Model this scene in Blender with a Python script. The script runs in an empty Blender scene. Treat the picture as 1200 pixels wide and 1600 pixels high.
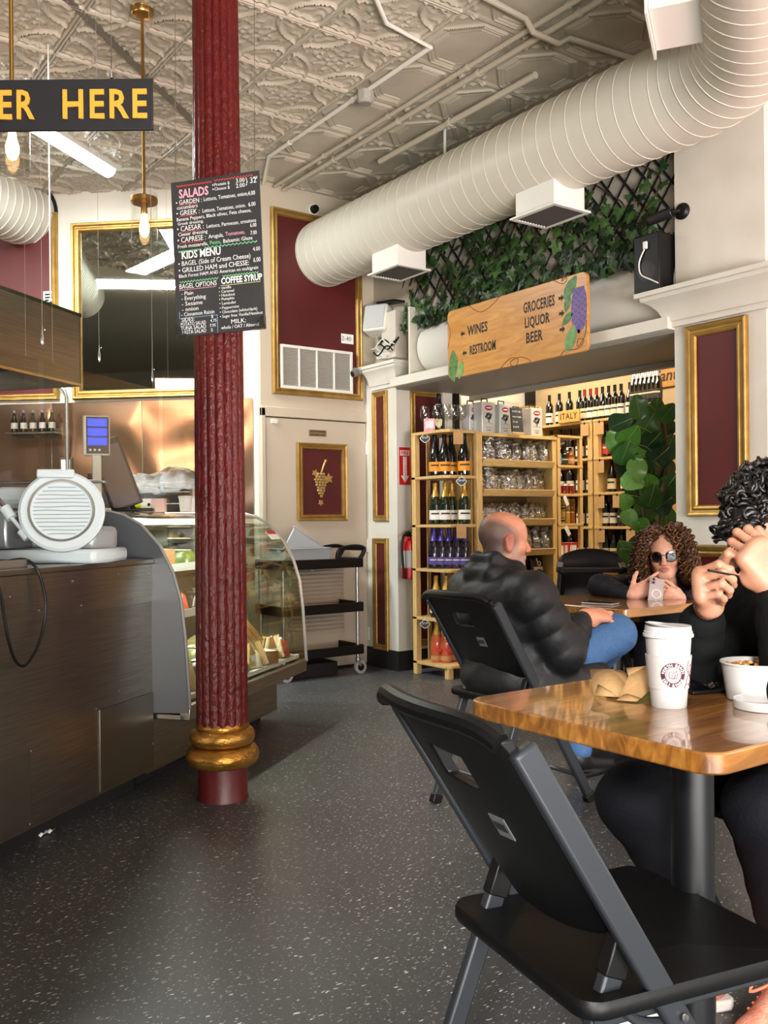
import bpy, math, random
import numpy as np
from mathutils import Vector, Matrix

# ------------------------------------------------------------ camera, light, exposure
sc = bpy.context.scene
COL = sc.collection
rnd = random.Random(7)
YAW = math.radians(35.6)              # the room is square to the axes, the view is turned
CA, SA = math.cos(YAW), math.sin(YAW)
EYE, FPX, CX, CY, ROLL = 1.14, 1450.0, 600.0, 815.0, 0.010
cam = bpy.data.cameras.new('camera')
cam.sensor_fit = 'AUTO'
cam.sensor_width = 36.0
cam.lens = FPX / 1600 * 36
cam.shift_y = 15 / 1600
cam.clip_start = 0.05
camo = bpy.data.objects.new('camera', cam)
COL.objects.link(camo)
camo.matrix_world = (Matrix.Translation((0, 0, EYE)) @ Matrix.Rotation(-YAW, 4, 'Z')
                     @ Matrix.Rotation(math.pi / 2, 4, 'X') @ Matrix.Rotation(-ROLL, 4, 'Z'))
sc.camera = camo
sc.view_settings.view_transform = 'Standard'
sc.view_settings.look = 'None'
sc.view_settings.gamma = 1.0
sc.view_settings.use_curve_mapping = False
sc.view_settings.exposure = 0.4
sc.cycles.use_denoising = True
sc.cycles.max_bounces = 8
sc.cycles.diffuse_bounces = 4
sc.cycles.glossy_bounces = 4
sc.cycles.transmission_bounces = 6
sc.cycles.transparent_max_bounces = 24
sc.cycles.sample_clamp_indirect = 6.0
sc.cycles.caustics_reflective = False
sc.cycles.caustics_refractive = False


def C(x, z, h=0.0):
    "right, ahead, up (metres from the viewpoint) -> world"
    return Vector((x * CA + z * SA, -x * SA + z * CA, h))


w = bpy.data.worlds.new('daylight')
sc.world = w
w.use_nodes = True
bg = w.node_tree.nodes['Background']
bg.inputs[0].default_value = (0.86, 0.93, 1.0, 1)
bg.inputs[1].default_value = 0.35


def lamp(name, kind, energy, color, loc, aim=None, size=1.0, size_y=None, spread=None, angle=None, radius=None):
    l = bpy.data.lights.new(name, kind)
    l.energy = energy
    l.color = color
    if kind == 'AREA':
        l.shape = 'RECTANGLE'
        l.size = size
        l.size_y = size_y or size
        if spread:
            l.spread = math.radians(spread)
    if kind == 'SUN':
        l.angle = math.radians(angle)
    if kind in ('POINT', 'SPOT') and radius:
        l.shadow_soft_size = radius
    o = bpy.data.objects.new(name, l)
    COL.objects.link(o)
    o.location = loc
    if aim is not None:
        o.rotation_euler = (Vector(aim) - Vector(loc)).to_track_quat('-Z', 'Y').to_euler()
    return o


# daylight: the bright street seen through the shop front behind the viewpoint
lamp('daylight_low', 'SUN', 3.7, (1.0, 0.98, 0.95), C(-1.2, -6, 3.27), C(0.0, 0.0, 0.6), angle=8)
lamp('shopfront_daylight', 'AREA', 28, (0.95, 0.97, 1.0), C(3.3, -2.3, 1.9), C(1.6, 4, 1.9), 2.6, 2.4)
lamp('street_bounce', 'AREA', 225, (1.0, 0.97, 0.92), C(1.6, -2.4, 0.55), C(0.3, 3.6, 3.66), 5.0, 0.9, spread=105)
lamp('side_fill', 'AREA', 30, (0.95, 0.98, 1.0), C(3.4, 1.0, 1.8), C(1.2, 3.4, 1.6), 1.8, 2.0)  # fill light added inside the room, no window stands here
lamp('red_neon_glow', 'AREA', 16, (1.0, 0.16, 0.14), C(2.7, 2.5, 2.0), C(1.6, 4.4, 3.2), 0.9, 0.5)
# fill lights added out of view to brighten the wine room and the kitchen
lamp('wine_room_fill', 'AREA', 46, (1.0, 0.86, 0.66), (5.6, 4.4, 2.92), (5.6, 4.4, 0), 1.6, .6)
lamp('wine_room_fill_far', 'AREA', 30, (1.0, 0.86, 0.66), (5.9, 6.2, 2.92), (6.1, 6.0, 0), 1.2, .6)
lamp('kitchen_fill', 'AREA', 80, (0.97, 1.0, 0.96), C(-3.0, 4.9, 3.55), C(-2.4, 6.6, 1.2), 2.4, .1, spread=120)
lamp('kitchen_warm_fill', 'AREA', 20, (1.0, 0.60, 0.36), C(-3.0, 3.2, 2.6), C(-1.6, 6.8, 1.3), 1.2, .5)  # added for the copper tone on the splashback


# ------------------------------------------------------------ colours and materials
def lin(h):
    v = [int(h[i:i + 2], 16) / 255 for i in (0, 2, 4)]
    return tuple((c / 12.92 if c <= 0.04045 else ((c + 0.055) / 1.055) ** 2.4) for c in v) + (1.0,)


MATS = {}


def nd(nt, t, **kw):
    n = nt.nodes.new('ShaderNode' + t)
    for k, v in kw.items():
        if k.startswith('i_'):
            n.inputs[k[2:].replace('_', ' ')].default_value = v
        else:
            setattr(n, k, v)
    return n


def mat(name, col, rough=0.5, metal=0.0, col2=None, scale=8.0, stretch=(1, 1, 1), detail=4.0, bump=0.0, bscale=None,
        coat=0.0, trans=0.0, emit=None, estr=0.0, sheen=0.0, ramp=(0.35, 0.65), spec=None, r2=None, alpha=None):
    if name in MATS:
        return MATS[name]
    m = bpy.data.materials.new(name)
    m.use_nodes = True
    nt = m.node_tree
    b = nt.nodes['Principled BSDF']
    b.inputs['Base Color'].default_value = lin(col)
    b.inputs['Roughness'].default_value = rough
    b.inputs['Metallic'].default_value = metal
    b.inputs['Coat Weight'].default_value = coat
    b.inputs['Coat Roughness'].default_value = 0.06
    b.inputs['Transmission Weight'].default_value = trans
    b.inputs['Sheen Weight'].default_value = sheen
    if spec is not None:
        b.inputs['Specular IOR Level'].default_value = spec
    if alpha is not None:
        b.inputs['Alpha'].default_value = alpha
    if emit:
        b.inputs['Emission Color'].default_value = lin(emit)
        b.inputs['Emission Strength'].default_value = estr
    if col2 or bump or r2 is not None:
        tc = nd(nt, 'TexCoord')
        mp = nd(nt, 'Mapping')
        mp.inputs['Scale'].default_value = stretch
        nt.links.new(tc.outputs['Object'], mp.inputs['Vector'])
        nz = nd(nt, 'TexNoise')
        nz.inputs['Scale'].default_value = scale
        nz.inputs['Detail'].default_value = detail
        nt.links.new(mp.outputs['Vector'], nz.inputs['Vector'])
        if col2:
            rp = nd(nt, 'ValToRGB')
            rp.color_ramp.elements[0].position, rp.color_ramp.elements[1].position = ramp
            rp.color_ramp.elements[0].color = lin(col)
            rp.color_ramp.elements[1].color = lin(col2)
            nt.links.new(nz.outputs['Fac'], rp.inputs['Fac'])
            nt.links.new(rp.outputs['Color'], b.inputs['Base Color'])
        if r2 is not None:
            mr = nd(nt, 'MapRange')
            mr.inputs['To Min'].default_value, mr.inputs['To Max'].default_value = rough, r2
            nt.links.new(nz.outputs['Fac'], mr.inputs['Value'])
            nt.links.new(mr.outputs['Result'], b.inputs['Roughness'])
        if bump:
            n2 = nz
            if bscale:
                n2 = nd(nt, 'TexNoise')
                n2.inputs['Scale'].default_value = bscale
                n2.inputs['Detail'].default_value = 3
                nt.links.new(mp.outputs['Vector'], n2.inputs['Vector'])
            bp = nd(nt, 'Bump')
            bp.inputs['Strength'].default_value = bump
            bp.inputs['Distance'].default_value = 0.01
            nt.links.new(n2.outputs['Fac'], bp.inputs['Height'])
            nt.links.new(bp.outputs['Normal'], b.inputs['Normal'])
    MATS[name] = m
    return m


def clear(name, tint='ffffff', gloss=0.12, rough=0.02, bump=0.0, bscale=20.0):
    "thin clear sheet: mostly see-through with a fresnel reflection"
    if name in MATS:
        return MATS[name]
    m = bpy.data.materials.new(name)
    m.use_nodes = True
    nt = m.node_tree
    nt.nodes.clear()
    out = nd(nt, 'OutputMaterial')
    tr = nd(nt, 'BsdfTransparent')
    tr.inputs[0].default_value = lin(tint)
    gl = nd(nt, 'BsdfGlossy')
    gl.inputs['Roughness'].default_value = rough
    lw = nd(nt, 'LayerWeight')
    lw.inputs['Blend'].default_value = 0.5
    pw = nd(nt, 'Math', operation='POWER')
    pw.inputs[1].default_value = 3.5
    ad = nd(nt, 'Math', operation='MULTIPLY_ADD', use_clamp=True)
    ad.inputs[1].default_value = 0.75
    ad.inputs[2].default_value = gloss
    mx = nd(nt, 'MixShader')
    nt.links.new(lw.outputs['Facing'], pw.inputs[0])
    nt.links.new(pw.outputs[0], ad.inputs[0])
    nt.links.new(ad.outputs[0], mx.inputs['Fac'])
    nt.links.new(tr.outputs[0], mx.inputs[1])
    nt.links.new(gl.outputs[0], mx.inputs[2])
    nt.links.new(mx.outputs[0], out.inputs['Surface'])
    if bump:
        tc = nd(nt, 'TexCoord')
        nz = nd(nt, 'TexNoise')
        nz.inputs['Scale'].default_value = bscale
        nz.inputs['Detail'].default_value = 4
        bp = nd(nt, 'Bump')
        bp.inputs['Strength'].default_value = bump
        bp.inputs['Distance'].default_value = 0.02
        nt.links.new(tc.outputs['Object'], nz.inputs['Vector'])
        nt.links.new(nz.outputs['Fac'], bp.inputs['Height'])
        nt.links.new(bp.outputs['Normal'], gl.inputs['Normal'])
        nt.links.new(bp.outputs['Normal'], lw.inputs['Normal'])
    MATS[name] = m
    return m


def wood(name, c1, c2, rough=0.45, scale=3.0, stretch=(1, 14, 14), coat=0.0, dist=2.5, bump=0.05):
    if name in MATS:
        return MATS[name]
    m = bpy.data.materials.new(name)
    m.use_nodes = True
    nt = m.node_tree
    b = nt.nodes['Principled BSDF']
    b.inputs['Roughness'].default_value = rough
    b.inputs['Coat Weight'].default_value = coat
    b.inputs['Coat Roughness'].default_value = 0.04
    tc = nd(nt, 'TexCoord')
    mp = nd(nt, 'Mapping')
    mp.inputs['Scale'].default_value = stretch
    nz = nd(nt, 'TexNoise')
    nz.inputs['Scale'].default_value = scale
    nz.inputs['Detail'].default_value = 6
    nz.inputs['Distortion'].default_value = dist
    rp = nd(nt, 'ValToRGB')
    rp.color_ramp.elements[0].position, rp.color_ramp.elements[1].position = 0.3, 0.72
    rp.color_ramp.elements[0].color = lin(c1)
    rp.color_ramp.elements[1].color = lin(c2)
    nt.links.new(tc.outputs['Object'], mp.inputs['Vector'])
    nt.links.new(mp.outputs['Vector'], nz.inputs['Vector'])
    nt.links.new(nz.outputs['Fac'], rp.inputs['Fac'])
    nt.links.new(rp.outputs['Color'], b.inputs['Base Color'])
    bp = nd(nt, 'Bump')
    bp.inputs['Strength'].default_value = bump
    bp.inputs['Distance'].default_value = 0.01
    nt.links.new(nz.outputs['Fac'], bp.inputs['Height'])
    nt.links.new(bp.outputs['Normal'], b.inputs['Normal'])
    MATS[name] = m
    return m


WHITE = mat('white_paint', 'd9d5ca', 0.5, col2='cfcabd', scale=3, bump=0.06, bscale=30)
CREAM = mat('cream_paint', 'c9bda9', 0.55, col2='c2b5a0', scale=2, bump=0.05, bscale=40)
WARM = mat('warm_cream_paint', 'd9bf94', 0.6)
BURG = mat('burgundy_paint', '561313', 0.5, col2='4c0f10', scale=3)
GOLD = mat('gold_moulding', 'b3904e', 0.38, 0.6, col2='9c7a3c', scale=12, bump=0.1, bscale=60)
GOLDB = mat('gold_leaf_paint', 'bf8f45', 0.32, 0.8, col2='a06c28', scale=9, stretch=(1, 1, 2), bump=0.55, bscale=26)
REDP = mat('oxblood_gloss_paint', '5e1412', 0.36, spec=.35, col2='500f0e', scale=20, bump=0.8, bscale=75, stretch=(1, 1, 0.55))
REDF = mat('oxblood_smooth_paint', '561616', 0.4, bump=0.2, bscale=30)
BLACK = mat('black_plastic', '090909', 0.45, spec=.3)
BLACKM = mat('black_matte', '0a0a0a', 0.7)
DARK = mat('dark_void', '050505', 0.9)
GREYM = mat('grey_tube_steel', '3b3e42', 0.42, 0.35)
CHROME = mat('chrome', 'd6d6d6', 0.12, 1.0)
ALU = mat('aluminium', 'b9bab8', 0.3, 0.9)
STEEL = mat('brushed_steel', 'a8a49c', 0.26, 1.0, col2='969088', scale=4, stretch=(1, 1, 40), r2=0.36)
STEELD = mat('worn_steel', '968f84', 0.3, 1.0, col2='857d72', scale=5, stretch=(1, 1, 30), r2=0.42)
STEELW = mat('warped_steel', 'bf9f8a', 0.24, 1.0)  # copper tint in the base colour stands in for warm reflections
WHITEP = mat('white_enamel', 'e4e2da', 0.35)
PAPERW = mat('white_paper', 'efeeea', 0.6)
KRAFT = mat('kraft_paper', 'b98f5e', 0.75, col2='ad8252', scale=14, bump=0.15, bscale=40)
PINE = wood('pine_wood', 'c9a163', 'e2c387', 0.5, 4, (14, 14, 1.2))
PINEH = wood('pine_board', 'c39a5c', 'dfbf82', 0.5, 4, (1.5, 12, 12))
GLASS = clear('clear_glass', 'f4f7f5', 0.04)
CHALK = mat('blackboard', '2b2b2d', 0.6, col2='353537', scale=5)
CHW = mat('chalk_white', 'e9e9e6', 0.8)
DUCTW = mat('duct_white_paint', 'cfcbbd', 0.42, bump=0.03, bscale=12)


# ------------------------------------------------------------ mesh builder
class MB:
    def __init__(s):
        s.v, s.f, s.m = [], [], []

    def add(s, vs, fs, mi=0, M=None):
        n = len(s.v)
        s.v += [tuple(M @ Vector(p)) if M is not None else tuple(p) for p in vs]
        s.f += [tuple(i + n for i in f) for f in fs]
        s.m += [mi] * len(fs)
        return s

    def box(s, c, d, mi=0, M=None):
        x, y, z = c
        a, b, e = d[0] / 2, d[1] / 2, d[2] / 2
        vs = [(x + i * a, y + j * b, z + k * e) for k in (-1, 1) for j in (-1, 1) for i in (-1, 1)]
        return s.add(vs, [(0, 2, 3, 1), (4, 5, 7, 6), (0, 1, 5, 4), (2, 6, 7, 3), (0, 4, 6, 2), (1, 3, 7, 5)], mi, M)

    def bx(s, x0, x1, y0, y1, z0, z1, mi=0, M=None):
        return s.box(((x0 + x1) / 2, (y0 + y1) / 2, (z0 + z1) / 2), (x1 - x0, y1 - y0, z1 - z0), mi, M)

    def prism(s, poly, z0, z1, mi=0, M=None):
        n = len(poly)
        vs = [(p[0], p[1], z0) for p in poly] + [(p[0], p[1], z1) for p in poly]
        fs = [tuple(range(n))[::-1], tuple(range(n, 2 * n))] + [(i, (i + 1) % n, n + (i + 1) % n, n + i) for i in range(n)]
        return s.add(vs, fs, mi, M)

    def tube(s, pts, r, n=8, mi=0, M=None, closed=False, flat=None):
        pts = [Vector(p) for p in pts]
        k = len(pts)
        rs = list(r) if isinstance(r, (list, tuple)) else [r] * k
        vs, fs = [], []
        up = None
        for i, p in enumerate(pts):
            a = pts[(i - 1) % k] if (i > 0 or closed) else p
            b = pts[(i + 1) % k] if (i < k - 1 or closed) else p
            t = (b - a).normalized()
            if up is None:
                up = t.orthogonal().normalized()
                if flat is not None:
                    up = (Vector(flat) - t * t.dot(Vector(flat))).normalized()
            up = (up - t * t.dot(up)).normalized()
            q = t.cross(up)
            for j in range(n):
                an = 2 * math.pi * (j + 0.5) / n
                vs.append(p + (up * math.cos(an) + q * math.sin(an)) * rs[i])
        for i in range(k if closed else k - 1):
            for j in range(n):
                fs.append((i * n + j, i * n + (j + 1) % n, ((i + 1) % k) * n + (j + 1) % n, ((i + 1) % k) * n + j))
        if not closed:
            fs += [tuple(range(n))[::-1], tuple(range((k - 1) * n, k * n))]
        return s.add(vs, fs, mi, M)

    def bar(s, a, b, wx, wy, up=(0, 0, 1), mi=0, M=None):
        "rectangular bar from a to b"
        a, b = Vector(a), Vector(b)
        t = (b - a).normalized()
        u = (Vector(up) - t * t.dot(Vector(up))).normalized()
        q = t.cross(u)
        vs = [p + q * (i * wx / 2) + u * (j * wy / 2) for p in (a, b) for i, j in ((-1, -1), (1, -1), (1, 1), (-1, 1))]
        return s.add(vs, [(3, 2, 1, 0), (4, 5, 6, 7)] + [(i, (i + 1) % 4, 4 + (i + 1) % 4, 4 + i) for i in range(4)], mi, M)

    def lathe(s, prof, n=20, mi=0, M=None, a0=0.0, a1=None, cap=True):
        full = a1 is None
        if full and prof[0][0] > .002 and prof[-1][0] > .002 and len(prof) > 3 and math.dist(prof[0], prof[-1]) < .013:
            prof, cap = list(prof) + [prof[0]], False          # a ring: closed on itself
        a1 = a0 + 2 * math.pi if full else a1
        k = n if full else n + 1
        vs, fs = [], []
        for r, z in prof:
            for j in range(k):
                an = a0 + (a1 - a0) * j / n
                vs.append((r * math.cos(an), r * math.sin(an), z))
        for i in range(len(prof) - 1):
            for j in range(n):
                j2 = (j + 1) % k
                fs.append((i * k + j, i * k + j2, (i + 1) * k + j2, (i + 1) * k + j))
        if full and cap:
            if prof[0][0] > 1e-5:
                fs.append(tuple(range(k))[::-1])
            if prof[-1][0] > 1e-5:
                fs.append(tuple(range((len(prof) - 1) * k, len(prof) * k)))
        return s.add(vs, fs, mi, M)

    def ball(s, c, r, n=10, mi=0, M=None):
        r = r if isinstance(r, (list, tuple)) else (r, r, r)
        T = Matrix.Translation(c) @ Matrix.Diagonal((r[0], r[1], r[2], 1))
        T = M @ T if M is not None else T
        k = max(4, n // 2)
        return s.lathe([(max(1e-6, math.sin(math.pi * i / k)), -math.cos(math.pi * i / k)) for i in range(k + 1)], n, mi, T)

    def grid(s, fn, nu, nv, mi=0, M=None, closed_u=False):
        vs = [fn(i / nu, j / nv) for j in range(nv + 1) for i in range(nu + (0 if closed_u else 1))]
        k = nu if closed_u else nu + 1
        fs = [(j * k + i, j * k + (i + 1) % k, (j + 1) * k + (i + 1) % k, (j + 1) * k + i) for j in range(nv) for i in range(nu)]
        return s.add(vs, fs, mi, M)

    def mesh(s, name, mats, ang=35):
        me = bpy.data.meshes.new(name)
        me.from_pydata(s.v, [], s.f)
        for m in (mats if isinstance(mats, (list, tuple)) else [mats]):
            me.materials.append(m)
        me.polygons.foreach_set('material_index', s.m)
        if ang:
            me.polygons.foreach_set('use_smooth', [True] * len(s.f))
            me.set_sharp_from_angle(angle=math.radians(ang))
        me.update()
        return me

    def build(s, name, mats, parent=None, loc=(0, 0, 0), rz=0.0, bevel=0.0, solid=0.0, sub=0, ang=35, rot=None):
        return link(name, s.mesh(name, mats, ang), parent, loc, rz, bevel, solid, sub, rot)


def link(name, me, parent=None, loc=(0, 0, 0), rz=0.0, bevel=0.0, solid=0.0, sub=0, rot=None):
    o = bpy.data.objects.new(name, me)
    COL.objects.link(o)
    o.parent = parent
    o.location = loc
    o.rotation_euler = rot if rot is not None else (0, 0, rz)
    if solid:
        md = o.modifiers.new('thickness', 'SOLIDIFY')
        md.thickness = solid
        md.offset = 0
    if bevel:
        md = o.modifiers.new('rounding', 'BEVEL')
        md.width = bevel
        md.segments = 2
        md.limit_method = 'ANGLE'
        md.angle_limit = math.radians(40)
    if sub:
        md = o.modifiers.new('smoothing', 'SUBSURF')
        md.levels = md.render_levels = sub
    return o


def tag(o, label, cat, group=None, kind=None):
    if label:
        o['label'] = label
    if cat:
        o['category'] = cat
    if group:
        o['group'] = group
    if kind:
        o['kind'] = kind
    return o


def thing(name, label, cat, loc=(0, 0, 0), rz=0.0, group=None):
    o = bpy.data.objects.new(name, None)
    o.empty_display_size = 0.05
    COL.objects.link(o)
    o.location = loc
    o.rotation_euler = (0, 0, rz)
    return tag(o, label, cat, group)


KIDS = {}


def dup(root, loc, rz=0.0, label=None, group=None):
    if not KIDS:
        pass
    def cp(o, par):
        c = o.copy()
        COL.objects.link(c)
        c.parent = par
        for ch in o.children:
            cp(ch, c)
        return c
    c = cp(root, None)
    c.location = loc
    c.rotation_euler = (0, 0, rz)
    if label:
        c['label'] = label
    if group:
        c['group'] = group
    return c


def struct(o):
    o['kind'] = 'structure'
    return o


def text(s, size, mt, parent, loc, rot=(math.pi / 2, 0, 0), name='lettering', align='LEFT', bold=0.0, shear=0.0, sx=1.0, ext=0.0004, sy=1.0, sp=1.0):
    d = bpy.data.curves.new(name, 'FONT')
    d.body = s
    d.size = size
    d.align_x = align
    d.offset = bold
    d.shear = shear
    d.space_character = sp
    d.extrude = ext
    d.resolution_u = 2
    tmp = bpy.data.objects.new('lettering_curve', d)
    me = bpy.data.meshes.new_from_object(tmp)
    bpy.data.objects.remove(tmp)
    bpy.data.curves.remove(d)
    me.materials.clear()
    me.materials.append(mt)
    o = bpy.data.objects.new(name, me)
    COL.objects.link(o)
    o.parent = parent
    o.location = loc
    o.rotation_euler = rot
    o.scale = (sx, sy, 1)
    return o


def T(x=0, y=0, z=0, rx=0, ry=0, rz=0, s=None):
    M = Matrix.Translation((x, y, z)) @ Matrix.Rotation(rz, 4, 'Z') @ Matrix.Rotation(ry, 4, 'Y') @ Matrix.Rotation(rx, 4, 'X')
    if s:
        M = M @ Matrix.Diagonal((s[0], s[1], s[2], 1))
    return M


# where a sight line through a point of the photograph meets a known plane of the room (used to size the fixed parts of the shop)
def un(px, py):
    x, y, c, s = px - CX, py - CY, math.cos(ROLL), math.sin(ROLL)
    return (x * c - y * s) / FPX, (x * s + y * c) / FPX


def at(px, py, z):
    a, b = un(px, py)
    return C(a * z, z, EYE - b * z)


def onz(px, py, h):
    a, b = un(px, py)
    z = (EYE - h) / b
    return C(a * z, z, h)


def onX(px, py, X):
    a, b = un(px, py)
    z = X / (a * CA + SA)
    return C(a * z, z, EYE - b * z)


def onY(px, py, Y):
    a, b = un(px, py)
    z = Y / (CA - a * SA)
    return C(a * z, z, EYE - b * z)


def onP(px, py, O, n):
    a, b = un(px, py)
    d = C(a, 1, -b)
    e = Vector((0, 0, EYE))
    return e + d * ((Vector(O) - e).dot(n) / d.dot(n))


def frame_moulding(w, h, fw, ft, mats=None, par=None, mt=None, name='gold_moulding'):
    "four mitred lengths of moulding round a w x h opening measured to the outer edge; x right, z up, -y towards the room"
    prof = [(0, 0), (0, .7), (.12, 1), (.3, .95), (.42, .62), (.55, .6), (.68, .85), (.85, .8), (1, .35), (1, 0)]
    cs = [(-1, -1), (1, -1), (1, 1), (-1, 1)]
    for k in range(4):
        b = MB()
        a, e = cs[k], cs[(k + 1) % 4]
        vs = []
        for c in (a, e):
            for u, t in prof:
                vs.append((c[0] * (w / 2 - u * fw), -t * ft, c[1] * (h / 2 - u * fw)))
        n = len(prof)
        fs = [(i, i + 1, n + i + 1, n + i) for i in range(n - 1)]
        b.add(vs, fs)
        b.build(name, mt or GOLD, par, ang=50)


def wall_panel(label, center, rz, w, h, fw, ft=0.03, fill=None, name='wall_panel', cat='wall panel', sink=0.006):
    t = thing(name, label, cat, center, rz)
    frame_moulding(w, h, fw, ft, par=t)
    MB().bx(-w / 2 + fw * .9, w / 2 - fw * .9, -sink, 0, -h / 2 + fw * .9, h / 2 - fw * .9).build('panel_board', fill or BURG, t)
    return t


def quad(fn, x0, y0, x1, y1, x2=None, x3=None, y2=None, y3=None):
    "centre, width, height of a rectangle on a wall from its corners tl, tr, bl, br"
    tl, tr = fn(x0, y0), fn(x1, y1)
    bl, br = fn(x2 if x2 is not None else x0, y2), fn(x3 if x3 is not None else x1, y3)
    c = (tl + tr + bl + br) / 4
    wd = ((tr - tl).to_2d().length + (br - bl).to_2d().length) / 2
    return c, wd, (tl.z + tr.z - bl.z - br.z) / 2


ORD = ['first', 'second', 'third', 'fourth', 'fifth', 'sixth', 'seventh', 'eighth', 'ninth', 'tenth', 'eleventh', 'twelfth', 'thirteenth', 'fourteenth']


def nth(i, n):
    if n == 1:
        return 'only'
    return 'leftmost' if i == 0 else 'rightmost' if i == n - 1 else ORD[i] + ' from left'

# ------------------------------------------------------------ the room
CEIL = 3.68
RZC = math.radians(-42.43)                       # back wall with the mirror
OC = Vector((3.268, 6.159, 0))
NC = Vector((math.sin(RZC), -math.cos(RZC), 0))
MC = Matrix.Translation(OC) @ Matrix.Rotation(RZC, 4, 'Z')


def floor_mat():
    m = bpy.data.materials.new('speckled_dark_vinyl')
    m.use_nodes = True
    nt = m.node_tree
    b = nt.nodes['Principled BSDF']
    tc = nd(nt, 'TexCoord')
    base = nd(nt, 'TexNoise')
    base.inputs['Scale'].default_value = 2.2
    base.inputs['Detail'].default_value = 6
    rp = nd(nt, 'ValToRGB')
    rp.color_ramp.elements[0].color, rp.color_ramp.elements[1].color = lin('3c3d3e'), lin('4b4c4d')
    nt.links.new(tc.outputs['Object'], base.inputs['Vector'])
    nt.links.new(base.outputs['Fac'], rp.inputs['Fac'])
    prev = rp.outputs['Color']
    for k, (ang, sc_, lo, colr) in enumerate([(0.4, 48, .685, 'b4b3b0'), (2.0, 62, .68, '9c9b98'), (1.2, 36, .705, 'd2d1cd'), (2.8, 70, .66, '2b2b2c')]):
        mp = nd(nt, 'Mapping')
        mp.inputs['Rotation'].default_value = (0, 0, ang)
        mp.inputs['Scale'].default_value = (1, 2.6, 1)
        mp.inputs['Location'].default_value = (k * 3.1, k * 1.7, 0)
        nz = nd(nt, 'TexNoise')
        nz.inputs['Scale'].default_value = sc_
        nz.inputs['Detail'].default_value = 1
        r2 = nd(nt, 'ValToRGB')
        r2.color_ramp.elements[0].position, r2.color_ramp.elements[1].position = lo, lo + 0.03
        r2.color_ramp.elements[0].color, r2.color_ramp.elements[1].color = (0, 0, 0, 1), (1, 1, 1, 1)
        mx = nd(nt, 'MixRGB')
        mx.inputs[2].default_value = lin(colr)
        nt.links.new(tc.outputs['Object'], mp.inputs['Vector'])
        nt.links.new(mp.outputs['Vector'], nz.inputs['Vector'])
        nt.links.new(nz.outputs['Fac'], r2.inputs['Fac'])
        nt.links.new(r2.outputs['Color'], mx.inputs[0])
        nt.links.new(prev, mx.inputs[1])
        prev = mx.outputs[0]
    nt.links.new(prev, b.inputs['Base Color'])
    mr = nd(nt, 'MapRange')
    mr.inputs['To Min'].default_value, mr.inputs['To Max'].default_value = 0.28, 0.5
    nt.links.new(base.outputs['Fac'], mr.inputs['Value'])
    nt.links.new(mr.outputs['Result'], b.inputs['Roughness'])
    return m


struct(MB().bx(-7, 9.5, -6, 9.5, -0.1, 0).build('floor', floor_mat(), ang=0))
ceil_o = struct(MB().prism([tuple(p)[:2] for p in (C(-8, -2.6), C(5.6, -2.6), (4.5, -3.3, 0), (4.5, 9.5, 0), C(-8, 10))], CEIL, CEIL + 0.1).build('ceiling', mat('ceiling_paint', 'b5ac9a', 0.5), ang=0))
# back wall C, door wall B, wall A with its opening
struct(MB().bx(-7, 0, 0, 0.15, 0, CEIL, M=MC).build('wall_back', WHITE, ang=0))
struct(MB().bx(3.268, 4.6, 6.12, 6.3, 0, CEIL).build('wall_door', CREAM, ang=0))
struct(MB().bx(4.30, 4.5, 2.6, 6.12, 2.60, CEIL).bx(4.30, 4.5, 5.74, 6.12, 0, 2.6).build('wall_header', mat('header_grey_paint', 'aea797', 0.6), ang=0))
struct(MB().bx(4.27, 4.5, -6, 2.62, 0, CEIL).build('wall_right', WHITE, ang=0))
struct(MB().bx(4.2, 4.5, 2.615, 3.155, 0, 2.2).bx(4.205, 4.5, 2.62, 3.15, 2.3, CEIL).build('pilaster', WHITE, ang=0))
struct(MB().bx(4.2, 4.8, 5.69, 6.12, 0, 2.35).build('pilaster', WHITE, ang=0))
struct(MB().bx(-7, -1.2, -0.9, -0.7, 0, CEIL, M=Matrix.Rotation(-YAW, 4, 'Z')).build('wall_left', WHITE, ang=0))
struct(MB().bx(-7.2, -7, -1, 9, 0, CEIL, M=Matrix.Rotation(-YAW, 4, 'Z')).build('wall_kitchen', WHITE, ang=0))
# shop front behind the viewpoint: sill, head and mullions of the windows
MF = Matrix.Rotation(-YAW, 4, 'Z') @ Matrix.Translation((0, -2.6, 0))
o = struct(MB().bx(-1.6, 5.5, 0, .15, 0, .45).bx(-1.6, 5.5, 0, .15, 3.6, CEIL).bx(-1.75, -1.55, 0, 1.9, 0, CEIL).build('wall_front', WHITE, ang=0))
o.matrix_world = MF
wf = MB()
for x in (-1.5, 0.9, 3.2, 5.4):
    wf.bx(x - .04, x + .04, .02, .12, .45, 3.6)
o = wf.build('window_1', mat('window_frame_black', '141414', 0.4), ang=0)
struct(o)
o.matrix_world = MF


def cornice(name, x0, x1, y0, y1, prof, m):
    b = MB()
    n = len(prof)
    vs = []
    for u, z in prof:
        vs += [(x0 - u, y0 - u, z), (x1 + u, y0 - u, z), (x1 + u, y1 + u, z), (x0 - u, y1 + u, z)]
    fs = [(i * 4 + j, i * 4 + (j + 1) % 4, (i + 1) * 4 + (j + 1) % 4, (i + 1) * 4 + j) for i in range(n - 1) for j in range(4)]
    b.add(vs, fs + [(3, 2, 1, 0), tuple(range((n - 1) * 4, n * 4))])
    return struct(b.build(name, m, ang=25))


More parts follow.
